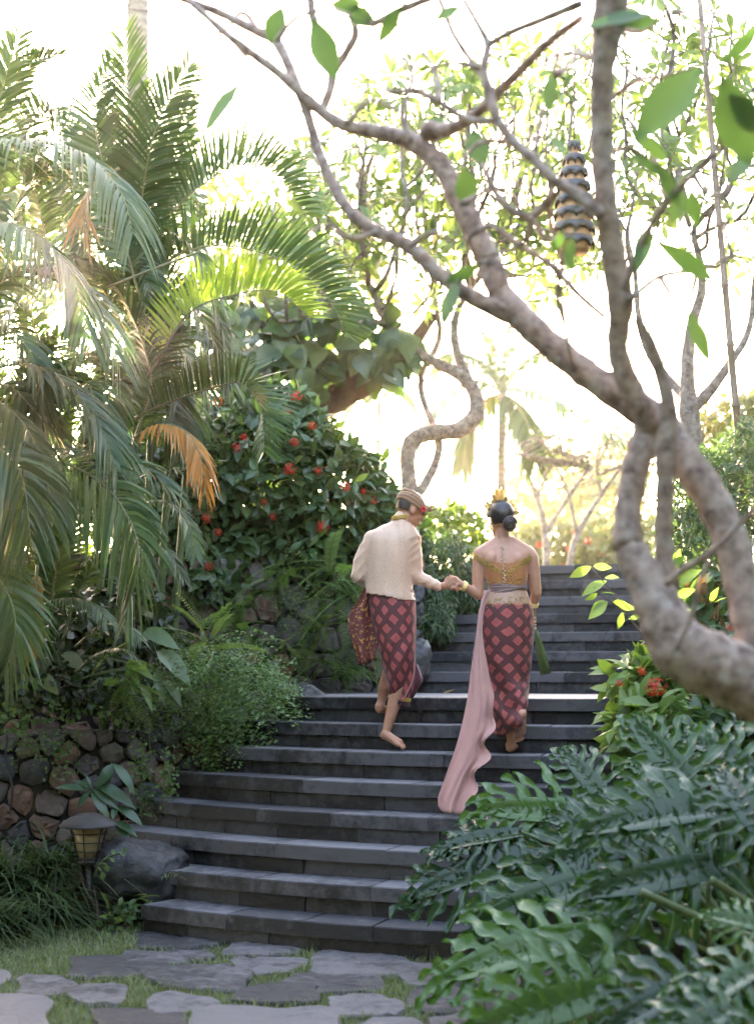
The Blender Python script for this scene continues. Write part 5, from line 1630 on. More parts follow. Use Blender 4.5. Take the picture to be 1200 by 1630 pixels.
for i in range(6):
    m = MB(); b0_ = np.array([-2.1 + .09 * i, 11.4 + .1 * (i % 3), 1.05])
    tube(m, catmull([b0_, b0_ + np.array([.02 * (i - 2), 0, 1.0]), b0_ + np.array([.06 * (i - 2), -.1, 2.3 + .2 * (i % 3)])], 12), np.linspace(.04, .022, 12), 8); m.build('cane', M['stem'], pb)
tp = thing('coconut_palm', 'tall grey palm trunk running out of the top of the picture', 'palm', (-2.35, 14.5, 2.4))
m = MB(); C = np.array([np.r_[Q(214 + 7 * s_, 960 - 1100 * s_, 14.5), .12 - .008 * s_] for s_ in np.linspace(0, 1, 30)])
tube(m, C[:, :3], C[:, 3], 16, lumpy=.015); m.build('trunk', M['palm_trunk'], tp)
top = C[-1, :3]
m = MB(); tube(m, [top, top + np.array([0, 0, 1.2])], [.112, .10], 14); m.build('crown_shaft', M['palm_trunk'], tp)
for i in range(9):
    a = i * .7; d = np.array([math.cos(a), math.sin(a), 0]); t0 = top + np.array([0, 0, 1.2])
    frond(tp, [t0, t0 + d * .7 + np.array([0, 0, .9]), t0 + d * 1.8 + np.array([0, 0, .9]), t0 + d * 2.6 + np.array([0, 0, .3])], L=.6, droop=.8, n=36)

# ------------------------------------------------------------------ distant palms, seen through the bright gap
def far_palm(label, x, ytop, ybot, Y, wpx, fr, L):
    root = thing('coconut_palm', label, 'palm', Q(x, ybot, Y))
    m = MB(); C = catmull([Q(x, ybot, Y), Q(x + 1, (ytop + ybot) / 2, Y), Q(x + 4, ytop, Y)], 20)
    tube(m, C, np.linspace(wpx * 1.1, wpx * .9, 20) * Y / FPX / 2, 10, lumpy=.02); m.build('trunk', M['palm_trunk'], root)
    for pts in fr:
        PF(root, [(x + 4, ytop, Y)] + [(x + a, ytop + b_, Y + c) for a, b_, c in pts], L=L, n=40, w_=.03, droop=.9, lift=.15, rad=.03, pet=.08)
    return root
far_palm('slender palm standing behind the woman in the bright gap', 796, 625, 960, 24, 15,
         [[(30, -8, -.3), (90, 12, -.8), (185, 70, -1.3)], [(10, -60, 0), (18, -100, .2), (40, -140, .3)], [(-12, -50, .3), (-25, -95, .5), (-48, -118, .6)], [(-40, -20, 0), (-90, 10, -.2), (-130, 75, -.3)], [(25, 20, -.4), (45, 55, -.8), (55, 110, -1.0)], [(-25, 15, .3), (-50, 60, .5), (-60, 120, .6)], [(40, -50, .5), (80, -70, 1), (120, -50, 1.3)], [(-40, -55, .5), (-80, -60, 1), (-110, -30, 1.2)]], .55)
far_palm('faint distant palm right of the woman under the near branches', 948, 735, 930, 44, 7,
         [[(20, -12, 0), (45, -12, 0), (70, 10, 0)], [(-20, -12, 0), (-48, -10, 0), (-75, 12, 0)], [(5, -20, 0), (8, -38, 0), (12, -50, 0)], [(18, 5, 0), (32, 22, 0), (38, 50, 0)], [(-18, 5, 0), (-34, 22, 0), (-42, 50, 0)], [(-10, -20, 0), (-25, -35, 0), (-42, -40, 0)], [(14, -18, 0), (30, -30, 0), (48, -30, 0)]], .7)
far_palm('hazy palm half hidden behind the S-curved trunk', 600, 640, 900, 30, 10,
         [[(20, -20, 0), (50, -10, 0), (70, 30, 0)], [(-25, -15, 0), (-45, 10, 0), (-60, 60, 0)], [(10, 10, 0), (30, 60, 0), (40, 110, 0)], [(-30, -30, 0), (-60, -20, 0), (-80, 10, 0)], [(0, -30, 0), (10, -55, 0), (30, -70, 0)]], .7)
# ------------------------------------------------------------------ shrubs
hedge_e = [E_(330, 770, 12.7, 85, 95, .45), E_(420, 760, 12.7, 105, 110, .5), E_(505, 790, 12.7, 95, 105, .5), E_(570, 835, 12.9, 75, 85, .45), E_(275, 840, 12.4, 60, 65, .35), E_(465, 695, 13.0, 70, 55, .4), E_(622, 860, 13.3, 48, 55, .35), E_(360, 700, 13.1, 70, 55, .4), E_(545, 890, 12.7, 60, 45, .35), E_(480, 870, 12.5, 70, 40, .3), E_(605, 905, 13.0, 45, 45, .3), E_(310, 880, 12.6, 80, 40, .35), E_(390, 870, 12.6, 70, 40, .35), E_(560, 770, 12.9, 50, 55, .35), E_(600, 835, 13.0, 50, 50, .35), E_(335, 925, 12.25, 55, 35, .2), E_(440, 650, 13.1, 50, 35, .3), E_(240, 760, 12.9, 60, 70, .4)]
hedge, HP, HN = bush('ixora_hedge', 'dense dark green hedge with scattered red flower heads above the tall wall', 'hedge', hedge_e, 13000, LEAF_IX, .15, M['ixora'], 290, seed=3, base=np.array([-.9, 12.8, 2.44]), stems=26)
def surf_at(P, px, py, rad=14):
    x, y, d = project(P)
    k = np.where((x - px) ** 2 + (y - py) ** 2 < rad * rad)[0]
    if len(k) == 0: return None
    return P[k[d[k].argmin()]]
for i, (fx, fy, fr) in enumerate([(461, 748, 10), (376, 713, 8), (468, 705, 7), (497, 679, 7), (506, 750, 6), (549, 776, 8), (513, 840, 10), (434, 823, 6), (347, 848, 6), (333, 902, 7), (328, 826, 8), (345, 641, 9), (472, 632, 9), (458, 655, 6), (388, 697, 6), (594, 798, 6), (578, 782, 5), (420, 800, 5), (300, 770, 6)]):
    p = surf_at(HP, fx, fy)
    Y = p[1] - .07 if p is not None else 12.3
    flower(hedge, Q(fx, fy, Y), fr * Y / FPX * 1.12, norm([.1, -1, .5]), i)
# young pale leaves on the hedge
r2 = np.random.default_rng(5)
k = r2.choice(len(HP), 260, replace=False)
leaves(hedge, 'young_leaf', LEAF_IX, HP[k] + HN[k] * .04, norm(HN[k] + r2.standard_normal((260, 3)) * .5 + [0, 0, .4]), HN[k], r2.uniform(.08, .14, 260), M['ixora_new'], 0, 'young_leaves')

bush('feathery_shrub', 'soft feathery green shrub spilling over the upper steps left of the woman', 'shrub',
     [E_(700, 905, 13.4, 55, 55, .4), E_(675, 950, 13.1, 45, 60, .35), E_(725, 930, 13.6, 38, 50, .35), E_(690, 985, 12.9, 30, 35, .25), E_(650, 900, 13.3, 40, 50, .3)], 16000, leaf_tpl([.03, .10, .004], .2, .3), .085, M['feather'], 0, seed=4, droop=.9, base=np.array([.55, 13.5, 2.3]), stems=16, shell=(.6, 1.1))
bush('leafy_shrub', 'light small-leaved shrub behind the man\'s head', 'shrub',
     [E_(715, 840, 15.5, 45, 38, .4), E_(690, 850, 15.3, 40, 40, .4), E_(745, 850, 15.6, 28, 30, .3)], 1500, LEAF_SMALL, .09, M['mid_leaf'], 120, seed=6, base=np.array([.8, 15.5, 2.5]), stems=14)
bush('feathery_shrub', 'grey green needle-leaved shrub between the near trunk and bamboo pole', 'shrub',
     [E_(1110, 800, 10.6, 55, 90, .4), E_(1095, 880, 10.4, 50, 70, .35), E_(1165, 790, 10.9, 60, 80, .4), E_(1200, 730, 11.2, 60, 60, .4)], 15000, leaf_tpl([.03, .11, .004], .2, .2), .08, M['feather'], 0, seed=7, droop=.4, base=np.array([2.4, 10.8, 1.35]), stems=16, shell=(.6, 1.08))
ixr, P2, N2 = bush('ixora_bush', 'leafy bush with red flowers beside the stone block right of the landing', 'bush',
     [E_(1010, 1105, 9.3, 38, 50, .22), E_(1035, 1150, 9.0, 40, 50, .22), E_(1000, 1170, 9.0, 25, 45, .2), E_(1060, 1060, 9.4, 40, 40, .22)], 620, LEAF_IX, .16, M['ixora_new'], 200, seed=8, droop=.1, base=np.array([1.75, 9.0, .9]), stems=12)
for i, (fx, fy, fr) in enumerate([(1043, 1096, 17), (1020, 1068, 8), (1105, 1180, 9), (985, 1088, 6)]):
    flower(ixr, Q(fx, fy, 8.85), fr * 8.85 / FPX, norm([-.1, -1, .6]), i)
M['red_leaf'] = leaf_mat('bronze_leaf', [(.07, .09, .03), (.12, .06, .035), (.16, .07, .045)], .4, .3)
bsr, P3, N3 = bush('croton_bush', 'green and bronze leaved bush behind the near trunk', 'bush',
     [E_(1130, 985, 9.6, 55, 45, .25), E_(1180, 1020, 9.3, 55, 50, .25), E_(1090, 1010, 9.7, 40, 45, .25), E_(1190, 940, 9.8, 40, 50, .25)], 900, LEAF_IX, .15, M['ixora'], 160, seed=9, base=np.array([2.25, 9.6, 1.0]), stems=10)
k = r2.choice(len(P3), min(150, len(P3)), replace=False)
leaves(bsr, 'bronze_leaf', LEAF_IX, P3[k] + N3[k] * .03, norm(N3[k] + r2.standard_normal((len(k), 3)) * .5 + [0, 0, .5]), N3[k], r2.uniform(.09, .15, len(k)), M['red_leaf'], 60, 'bronze_leaves')
for i, (fx, fy, fr) in enumerate([(1176, 1020, 12), (1160, 1000, 6)]): flower(bsr, Q(fx, fy, 8.9), fr * 8.9 / FPX, norm([-.1, -1, .6]), i)
bush('ixora_bush', 'shadowed flowering bush at the right edge behind the split leaves', 'bush',
     [E_(1150, 1180, 8.4, 70, 70, .3), E_(1180, 1300, 7.9, 60, 90, .3), E_(1150, 1430, 7.6, 70, 90, .3), E_(1090, 1230, 8.6, 60, 70, .3)], 1700, LEAF_IX, .14, M['ixora'], 120, seed=10, base=np.array([1.95, 7.9, 0]), stems=14)
ib = [o for o in COL.objects if o.name.startswith('ixora_bush')][-1]
ib = bpy.data.objects['ixora_bush.001']
for i, (fx, fy, fr) in enumerate([(1132, 1332, 6), (1130, 1248, 6), (1091, 1413, 7), (1103, 1178, 7)]): flower(ib, Q(fx, fy, 7.55), fr * 7.55 / FPX, norm([-.1, -1, .6]), i)
# sprig of leaves reaching over the upper steps
sp = thing('sapling', 'thin sapling with pale leaves reaching left over the upper steps', 'sapling', Q(1060, 1090, 9.0))
for pts in ([(1060, 1090), (1025, 1000), (975, 945), (940, 900)], [(1040, 1040), (1000, 980), (960, 950), (945, 935)], [(1062, 1080), (1065, 960), (1070, 900), (1078, 872)]):
    m = MB(); tube(m, catmull([Q(x, y, 9.0) for x, y in pts], 12), np.linspace(.007, .003, 12), 6); m.build('stem', M['wood_stem'], sp)
for x0, y0, x1, y1 in [(940, 902, 908, 918), (944, 901, 972, 903), (965, 925, 924, 943), (962, 920, 982, 916), (950, 945, 934, 955), (955, 945, 980, 940), (962, 956, 940, 968), (966, 958, 938, 982), (975, 958, 997, 962), (985, 965, 1010, 968), (1000, 985, 1020, 980), (990, 975, 985, 1000),
                       (1070, 905, 1082, 873), (1072, 930, 1112, 905), (1068, 930, 1078, 958), (1072, 950, 1105, 938), (1068, 900, 1088, 886), (1130, 960, 1140, 935), (1135, 960, 1160, 945), (1070, 980, 1100, 968)]:
    a = Q(x0, y0, 9.0); b_ = Q(x1, y1, 8.95 + rng.uniform(-.05, .05)); L_ = np.linalg.norm(b_ - a)
    Rm, pos = mats_from(a[None], (b_ - a)[None], (norm(CAM - a) + rng.normal(0, .5, 3) + np.array([0, 0, .5]))[None], [L_])
    m = MB(); cloud(m, LEAF_BIG, Rm, pos); m.build('leaf', M['ixora_new'], sp)

# big-leaved climber on a leaning dark trunk
pt = thing('climber_clad_tree', 'leaning dark trunk smothered in large variegated climber leaves', 'tree', (-1.4, 15.3, 2.44))
m = MB(); C = px_line([(400, 800, 60), (450, 690, 52), (500, 655, 48), (560, 620, 44), (610, 590, 36), (650, 555, 26), (690, 500, 16)], 15.3, 26)
tube(m, C[:, :3], C[:, 3], 14, lumpy=.06); m.build('trunk', M['bark_dark'], pt)
for pts in ([(560, 620, 26), (560, 560, 20), (540, 500, 16), (500, 450, 10)], [(500, 655, 26), (470, 600, 20), (430, 540, 14), (400, 480, 9)]):
    m = MB(); C = px_line(pts, 15.3, 16); tube(m, C[:, :3], C[:, 3], 10, lumpy=.05); m.build('branch', M['bark_dark'], pt)
pe_ = [E_(450, 580, 15.0, 75, 55, .45), E_(560, 540, 15.1, 75, 60, .45), E_(620, 560, 15.1, 40, 50, .35), E_(500, 530, 15.2, 80, 55, .5), E_(420, 620, 15.1, 45, 40, .35), E_(400, 540, 15.3, 60, 55, .4)]
P, Nn = blob_pts(pe_, 620, (.7, 1.05), seed=12)
rr = np.random.default_rng(13)
ax = norm(Nn * .3 + rr.standard_normal((len(P), 3)) * .5 + np.array([0, -.2, -.75]))
leaves(pt, 'leaf', LEAF_POTHOS, P, ax, norm(Nn + np.array([0, -.9, .5]) + rr.standard_normal((len(P), 3)) * .3), rr.uniform(.16, .33, len(P)), M['pothos'], 180)

# ------------------------------------------------------------------ trees closing the view on the left and behind, and added sky blockers
def back_tree(label, ells, n, size, mat, base, seed, trunk_px=None, tpl=LEAF_IX, parts=0):
    root, P, Nn = bush('broadleaf_tree', label, 'tree', ells, n, tpl, size, mat, parts, seed=seed, base=np.array(base), stems=0, shell=(.35, 1.08))
    m = MB(); c = np.array(ells)[:, :3].mean(0)
    for e in ells:
        mid_ = (np.array(base) + np.array(e[:3])) / 2 + rng.normal(0, .1, 3)
        tube(m, catmull([np.array(base), mid_, np.array(e[:3]), np.array(e[:3]) + np.array([0, 0, e[5] * .6])], 14), np.linspace(.11, .02, 14), 8)
    m.build('trunk', M['bark_dark'], root)
    return root
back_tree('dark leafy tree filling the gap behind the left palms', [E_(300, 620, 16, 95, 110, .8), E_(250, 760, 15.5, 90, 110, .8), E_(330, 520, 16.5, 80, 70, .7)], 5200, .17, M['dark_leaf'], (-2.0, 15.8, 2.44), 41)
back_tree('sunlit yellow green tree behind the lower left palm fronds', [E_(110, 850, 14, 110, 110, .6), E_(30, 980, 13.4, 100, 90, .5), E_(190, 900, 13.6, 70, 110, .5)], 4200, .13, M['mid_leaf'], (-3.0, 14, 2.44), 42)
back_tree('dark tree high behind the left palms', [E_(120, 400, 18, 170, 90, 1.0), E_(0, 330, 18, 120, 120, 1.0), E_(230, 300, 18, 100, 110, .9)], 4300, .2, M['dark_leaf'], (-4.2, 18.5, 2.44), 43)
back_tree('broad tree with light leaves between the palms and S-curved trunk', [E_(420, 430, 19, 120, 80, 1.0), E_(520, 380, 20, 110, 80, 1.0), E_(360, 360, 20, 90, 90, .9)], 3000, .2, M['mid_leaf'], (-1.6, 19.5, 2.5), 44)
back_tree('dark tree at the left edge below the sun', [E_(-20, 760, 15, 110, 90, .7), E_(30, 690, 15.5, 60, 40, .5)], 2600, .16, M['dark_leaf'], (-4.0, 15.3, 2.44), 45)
for i, (lab, c, rad, n_) in enumerate([('unseen tree behind the viewpoint to the left, added to block sky light', (-4.6, -2.0, 4.6), (4.2, 2.8, 3.7), 4600), ('unseen tree straight behind the viewpoint, added to block sky light', (0.4, -3.6, 4.8), (4.8, 3.0, 3.8), 5000), ('unseen tree behind the viewpoint to the right, added to block sky light', (5.6, -2.0, 4.6), (4.2, 2.8, 3.7), 4600),
                                ('unseen tall tree right of the viewpoint, added to block sky light', (7.8, 4.6, 5.0), (3.0, 4.0, 4.5), 5000), ('unseen tall tree left of the viewpoint, added to block sky light', (-7.8, 4.6, 5.0), (3.0, 4.0, 4.5), 5000),
                                ('unseen tall tree right of the stairs, added to block sky light', (8.6, 11.5, 6.4), (3.0, 4.0, 5.0), 5000), ('unseen tall tree left of the terrace, added to block sky light', (-9.0, 11.5, 6.4), (3.0, 4.0, 5.0), 5000), ('unseen low hedge behind the viewpoint, added to block sky light', (0, -3.4, 1.2), (9, 1.0, 2.0), 3000)]):
    back_tree(lab, [(*c, *rad)], n_, .8, M['dark_leaf'], (c[0], c[1], 0), 600 + i)  # unseen trees and hedge, added to cut frontal sky light on the stairs
# bright garden beyond the top of the stairs
for lab, ells, n, size, mt, b_, sd, fl in [
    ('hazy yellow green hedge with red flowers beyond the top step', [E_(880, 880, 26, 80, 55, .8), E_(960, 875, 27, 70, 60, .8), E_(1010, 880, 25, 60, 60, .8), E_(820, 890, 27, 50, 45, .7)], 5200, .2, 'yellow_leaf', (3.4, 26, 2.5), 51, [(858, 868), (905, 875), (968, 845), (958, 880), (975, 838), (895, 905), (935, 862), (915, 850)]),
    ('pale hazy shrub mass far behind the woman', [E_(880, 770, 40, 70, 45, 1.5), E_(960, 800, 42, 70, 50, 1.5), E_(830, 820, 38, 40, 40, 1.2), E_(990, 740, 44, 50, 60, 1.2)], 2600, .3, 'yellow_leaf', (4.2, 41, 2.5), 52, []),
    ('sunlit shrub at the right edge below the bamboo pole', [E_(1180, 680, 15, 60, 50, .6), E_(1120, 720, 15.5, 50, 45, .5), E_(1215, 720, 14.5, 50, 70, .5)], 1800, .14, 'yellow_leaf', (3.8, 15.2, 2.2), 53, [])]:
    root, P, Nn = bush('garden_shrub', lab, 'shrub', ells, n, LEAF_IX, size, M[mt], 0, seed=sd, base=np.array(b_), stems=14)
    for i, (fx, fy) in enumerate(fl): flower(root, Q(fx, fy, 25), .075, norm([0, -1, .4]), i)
for i, (lab, tr) in enumerate([('thin bare frangipani beyond the top step behind the woman', [[(868, 950, 13), (868, 850, 11), (850, 780, 8), (830, 730, 6)], [(868, 850, 8), (905, 790, 7), (940, 740, 5)], [(855, 790, 6), (880, 730, 5), (890, 690, 4)]]),
                               ('pale branching frangipani beyond the top step under the near limb', [[(900, 940, 11), (915, 860, 10), (955, 790, 8), (990, 740, 6)], [(918, 850, 7), (905, 790, 6), (885, 740, 4)], [(955, 790, 6), (950, 730, 5), (975, 690, 4)]])]):
    root = thing('bare_frangipani', lab, 'tree', Q(tr[0][0][0], tr[0][0][1], 23))
    for j_, t_ in enumerate(tr):
        m = MB(); C = px_line(t_, 23, 14); tube(m, C[:, :3], C[:, 3], 8, lumpy=.05); m.build('trunk' if j_ == 0 else 'branch', M['bark'], root)
    tips = np.array([px_line(t_, 23, 6)[-1, :3] for t_ in tr]); tips = np.vstack([tips + rng.normal(0, .25, tips.shape) for _ in range(6)])
    m = MB()
    for p in tips:
        s_ = tips[rng.integers(3)]; tube(m, catmull([px_line(tr[rng.integers(3)], 23, 6)[-1, :3], (p + s_) / 2 + rng.normal(0, .05, 3), p], 6), np.linspace(.02, .01, 6), 5)
    m.build('twig', M['bark'], root)
    P, A, N_, S = rosettes(tips, np.tile([0, 0, 1.0], (len(tips), 1)), (3, 6), .22, np.random.default_rng(60 + i)); leaves(root, 'leaf', LEAF_FR, P, A, N_, S, M['frangi'], 0)

# ------------------------------------------------------------------ bamboo pole and hanging lantern
M['bamboo'] = surf_mat('bamboo', [(.09, .055, .035), (.17, .11, .07), (.22, .15, .10)], 7, .45, .15)
bp = thing('bamboo_pole', 'brown jointed bamboo pole standing at the right', 'pole', Q(1196, 940, 11.2))
m = MB(); T0, T1 = Q(1196, 940, 11.2), Q(1112, -10, 11.2)
nseg = 10
for i in range(nseg):
    a = T0 + (T1 - T0) * i / nseg; b_ = T0 + (T1 - T0) * (i + 1) / nseg
    tube(m, [a, a + (b_ - a) * .03, a + (b_ - a) * .06, a + (b_ - a) * .5, b_ - (b_ - a) * .03, b_], np.array([.041, .042, .035, .034, .034, .038]) * (1 - .045 * i), 12)
m.build('culm', M['bamboo'], bp)
for i in range(1, nseg):
    a = T0 + (T1 - T0) * i / nseg; m = MB(); u = norm(T1 - T0)
    tube(m, [a - u * .012, a, a + u * .012], np.array([.038, .045, .038]) * (1 - .045 * i), 12); m.build('node', M['bamboo'], bp)
M['lattice'] = surf_mat('grey_lattice', [(.035, .032, .032), (.065, .06, .06)], 10, .6, .1)
M['orange'] = surf_mat('orange_panel', [(.28, .13, .045), (.38, .20, .08)], 8, .6, .1)
hl_ = thing('hanging_lantern', 'tapering grey and orange tiered lantern hanging among the branches', 'lantern', Q(912, 408, 11.5))
YL = 11.5; sL = YL / FPX
m = MB(); v, f, uv = loft([(228, 911, 915, .012), (250, 900, 924, .055), (300, 890, 935, .10), (350, 884, 941, .135), (385, 884, 943, .145), (402, 892, 936, .12)], YL, 24, power=2.0); m.add(v, f, 0, 0); m.build('body', M['orange'], hl_)
tiers = [(236, 9), (258, 15), (280, 20), (302, 24), (324, 27), (346, 29), (368, 30.5), (390, 29)]
for i, (y, rx) in enumerate(tiers):
    m = MB(); n_ = 8; c = Q(913, y, YL)
    V, F = [], []
    N_ = 48
    for j_ in range(N_):
        a = 2 * math.pi * (j_ + (i % 2) * 3) / N_
        arch = abs(math.sin(a * n_ / 2))
        r0 = rx * sL * 1.03
        hgt = 9.0 * sL; th = (4.0 + 7 * (1 - arch) ** 2) * sL
        for rr_, zz in ((r0, hgt - 4 * sL * 0), (r0 * 1.06, hgt * .2 + arch * 3 * sL), (r0 * 1.06, hgt * .2 + arch * 3 * sL - th), (r0, -hgt)):
            pass
        zt = 10 * sL; zb = zt - th * 1.3 - 4 * sL
        V += [c + np.array([r0 * .97 * math.cos(a), r0 * .97 * math.sin(a), zt]), c + np.array([r0 * 1.05 * math.cos(a), r0 * 1.05 * math.sin(a), (zt + zb) / 2]), c + np.array([r0 * 1.03 * math.cos(a), r0 * 1.03 * math.sin(a), zb])]
    for j_ in range(N_):
        k = (j_ + 1) % N_
        F += [(3 * j_, 3 * k, 3 * k + 1, 3 * j_ + 1), (3 * j_ + 1, 3 * k + 1, 3 * k + 2, 3 * j_ + 2)]
    m.add(V, F); o = m.build('tier', M['lattice'], hl_); o.modifiers.new('thickness', 'SOLIDIFY').thickness = .01
m = MB(); tube(m, [Q(913, 231, YL), Q(914, 120, YL), Q(915, 60, YL)], .006, 6); m.build('rope', M['wood_stem'], hl_)

# ------------------------------------------------------------------ garden lantern, left
YG = 9.15
gl = thing('garden_lantern', 'low path lantern with dark mushroom cap and amber glass beside the boulder', 'lantern', Q(146, 1462, YG))
M['metal'] = surf_mat('painted_metal', [(.016, .013, .013), (.04, .034, .034)], 12, .6, .15)
M['amber'] = surf_mat('amber_glass', [(.26, .19, .10), (.36, .27, .16)], 9, .35, .05)
zc_ = lambda y: Q(145, y, YG)[2]
xg, yg = Q(145, 1340, YG)[:2]
def lathe(mb, prof, cx, cy_, n=28):
    V = [(cx + r_ * math.cos(2 * math.pi * j / n), cy_ + r_ * math.sin(2 * math.pi * j / n), z) for r_, z in prof for j in range(n)]
    F = [(i * n + j, i * n + (j + 1) % n, (i + 1) * n + (j + 1) % n, (i + 1) * n + j) for i in range(len(prof) - 1) for j in range(n)]
    mb.add(V, F)
xs = Q(141, 1300, YG)[0]
m = MB(); lathe(m, [(.001, zc_(1293)), (.05, zc_(1294.5)), (.10, zc_(1299)), (.15, zc_(1307)), (.178, zc_(1313)), (.179, zc_(1315)), (.172, zc_(1315.5)), (.10, zc_(1310)), (.001, zc_(1308))], xs, yg); m.build('cap', M['metal'], gl)
m = MB(); lathe(m, [(.001, zc_(1311)), (.103, zc_(1311)), (.056, zc_(1369)), (.001, zc_(1369))], xs + .006, yg); m.build('shade', M['amber'], gl)
for y, r_ in ((1326, .105), (1340, .093), (1354, .081), (1365, .072)):
    m = MB(); A = np.linspace(0, 2 * math.pi, 33); tube(m, np.array([(xs + .006 + r_ * math.cos(a), yg + r_ * math.sin(a), zc_(y)) for a in A]), .0042, 6, cap=False); m.build('cage_ring', M['metal'], gl)
for k in range(6):
    a = k * math.pi / 3 - 1.7; m = MB(); d = np.array([math.cos(a), math.sin(a)])
    tube(m, [(xs + .006 + d[0] * .116, yg + d[1] * .116, zc_(1312)), (xs + .006 + d[0] * .066, yg + d[1] * .066, zc_(1371))], .0045, 6); m.build('cage_bar', M['metal'], gl)
m = MB(); lathe(m, [(.001, zc_(1368)), (.066, zc_(1368)), (.07, zc_(1372)), (.05, zc_(1376)), (.02, zc_(1377))], xs + .006, yg); m.build('base_plate', M['metal'], gl)
m = MB(); tube(m, [(xs + .012, yg, zc_(1375)), (xs + .02, yg, -.02)], .018, 12); m.build('post', M['metal'], gl)
cbl = MB(); tube(cbl, catmull([Q(12, 1170, 9.75), Q(10, 1215, 9.72), Q(20, 1250, 9.7), Q(18, 1290, 9.7)], 20), .008, 6); tag(cbl.build('cable', M['metal']), 'black cable hanging down the low wall at the left edge', 'cable')
# ------------------------------------------------------------------ ferns and small plants
def fern_tpl(n=22, wid=.16, curl=.5, pinna=.035, seed=0, gap=0.0):
    r = np.random.default_rng(seed); m = MB()
    ys = np.linspace(0, 1, 12); C = np.c_[np.zeros(12), ys, -curl * ys ** 2]
    tube(m, C, np.linspace(.006, .002, 12), 3)
    for i in range(n):
        t_ = .1 + .9 * i / n
        z = -curl * t_ * t_
        l_ = wid * math.sin(math.pi * min(1, (.12 + .88 * (1 - t_)) ** .8)) ** .7 * r.uniform(.85, 1.1) + .012
        for sg in (-1, 1):
            a = np.array([0, t_, z]); b_ = np.array([sg * l_, t_ + l_ * .35, z - l_ * .18])
            h = np.array([0, pinna * .5, 0])
            m.add([a - h * .7, a + h * .7, (a + b_) / 2 + h + np.array([0, 0, .008]), b_, (a + b_) / 2 - h], [(0, 1, 2, 4), (4, 2, 3)], r.random())
    return m
def maiden_tpl(seed=0, curl=.6):
    r = np.random.default_rng(seed); m = MB()
    ys = np.linspace(0, 1, 10); tube(m, np.c_[np.zeros(10), ys, -curl * ys ** 2], np.linspace(.004, .0015, 10), 3)
    for i in range(15):
        t_ = .15 + .85 * i / 15; z = -curl * t_ * t_
        l_ = .30 * math.sin(math.pi * min(1, .15 + .85 * (1 - t_))) + .03
        for sg in (-1, 1):
            k = max(2, int(l_ / .046))
            for j_ in range(k):
                s_ = (j_ + .6) / k * l_
                c = np.array([sg * s_, t_ + s_ * .45 + r.normal(0, .006), z - s_ * .25 + r.normal(0, .012)])
                w_ = .030 * r.uniform(.7, 1.25); a = r.uniform(0, 6.28)
                e1 = np.array([math.cos(a), math.sin(a), r.normal(0, .4)]) * w_; e2 = np.array([-math.sin(a), math.cos(a), r.normal(0, .4)]) * w_
                m.add([c - e2 * .7, c + e1 * .9 + e2 * .5, c + e2 * .8, c - e1 * .9 + e2 * .5], [(0, 1, 2, 3)], r.random())
    return m
FM = {'sword': [fern_tpl(26, .13, .5, .034, s_).mesh('frond', M['fern']) for s_ in range(3)],
      'hang': [fern_tpl(24, .15, .75, .034, 10 + s_).mesh('frond', M['fern']) for s_ in range(3)],
      'pale': [fern_tpl(22, .14, .45, .036, 20 + s_).mesh('frond', M['fern_pale']) for s_ in range(2)],
      'maiden': [maiden_tpl(s_, .75 + .12 * s_).mesh('frond', M['fern']) for s_ in range(4)]}
def fern(label, base, n, length, kind, dirv=(0, -1, .5), spread=.9, seed=0, name='fern', scatter=.04, group=None):
    r = np.random.default_rng(seed)
    root = thing(name, label, 'fern', base, group)
    for i in range(n):
        ax = norm(np.array(dirv) + r.standard_normal(3) * spread * np.array([1, .6, .5]))
        nr = norm(np.array([0, -.2, 1.0]) + r.standard_normal(3) * .25)
        s_ = length * r.uniform(.6, 1.15)
        Rm, pos = mats_from((np.array(base) + r.standard_normal(3) * scatter)[None], ax[None], nr[None], [s_])
        Mx = Matrix.Identity(4)
        for a in range(3):
            for b_ in range(3): Mx[a][b_] = float(Rm[0][a][b_])
            Mx[a][3] = float(pos[0][a])
        ms = FM[kind]; put(bpy.data.objects.new('frond', ms[r.integers(len(ms))]), root, Mx)
    return root
fern('cascading maidenhair fern spilling over the low wall beside the steps', Q(345, 1060, 10.6), 40, .52, 'maiden', (.05, -.8, -.15), .6, 1, scatter=.17)
fern('second maidenhair fern tumbling towards the flat boulder', Q(395, 1075, 10.8), 26, .46, 'maiden', (.3, -.7, -.15), .6, 2, scatter=.12)
fern('lower maidenhair tuft hanging close to the steps', Q(330, 1130, 10.5), 24, .38, 'maiden', (.0, -.7, -.2), .6, 22, scatter=.12)
fern('sword fern drooping over the middle of the low wall', Q(205, 1085, 10.05), 13, .42, 'sword', (0, -.8, .25), .6, 3)
fern('pale sword fern arching above the maidenhair', Q(330, 1030, 10.7), 6, .42, 'pale', (.5, -.6, .5), .8, 4)
fern('spreading fern on the tall wall right of its bare stones', Q(385, 1000, 11.75), 12, .34, 'sword', (.2, -.8, .3), .8, 5)
fern('small hanging fern high on the tall wall', Q(425, 930, 12.1), 14, .34, 'hang', (0, -.7, .1), .8, 6)
fern('hanging fern at the middle of the tall wall', Q(390, 960, 11.9), 14, .32, 'hang', (0, -.7, .0), .8, 7)
fern('long dark fern hanging under the hedge left of the man', Q(545, 930, 12.1), 26, .5, 'hang', (0, -.5, -.1), .7, 8, scatter=.12)
fern('pale green fern low on the tall wall behind the man', Q(505, 1000, 12.2), 18, .36, 'pale', (0, -.6, -.1), .7, 9, scatter=.08)
fern('dense fern behind the man\'s sash', Q(575, 1000, 12.3), 26, .42, 'hang', (0, -.6, -.1), .8, 10, scatter=.12)
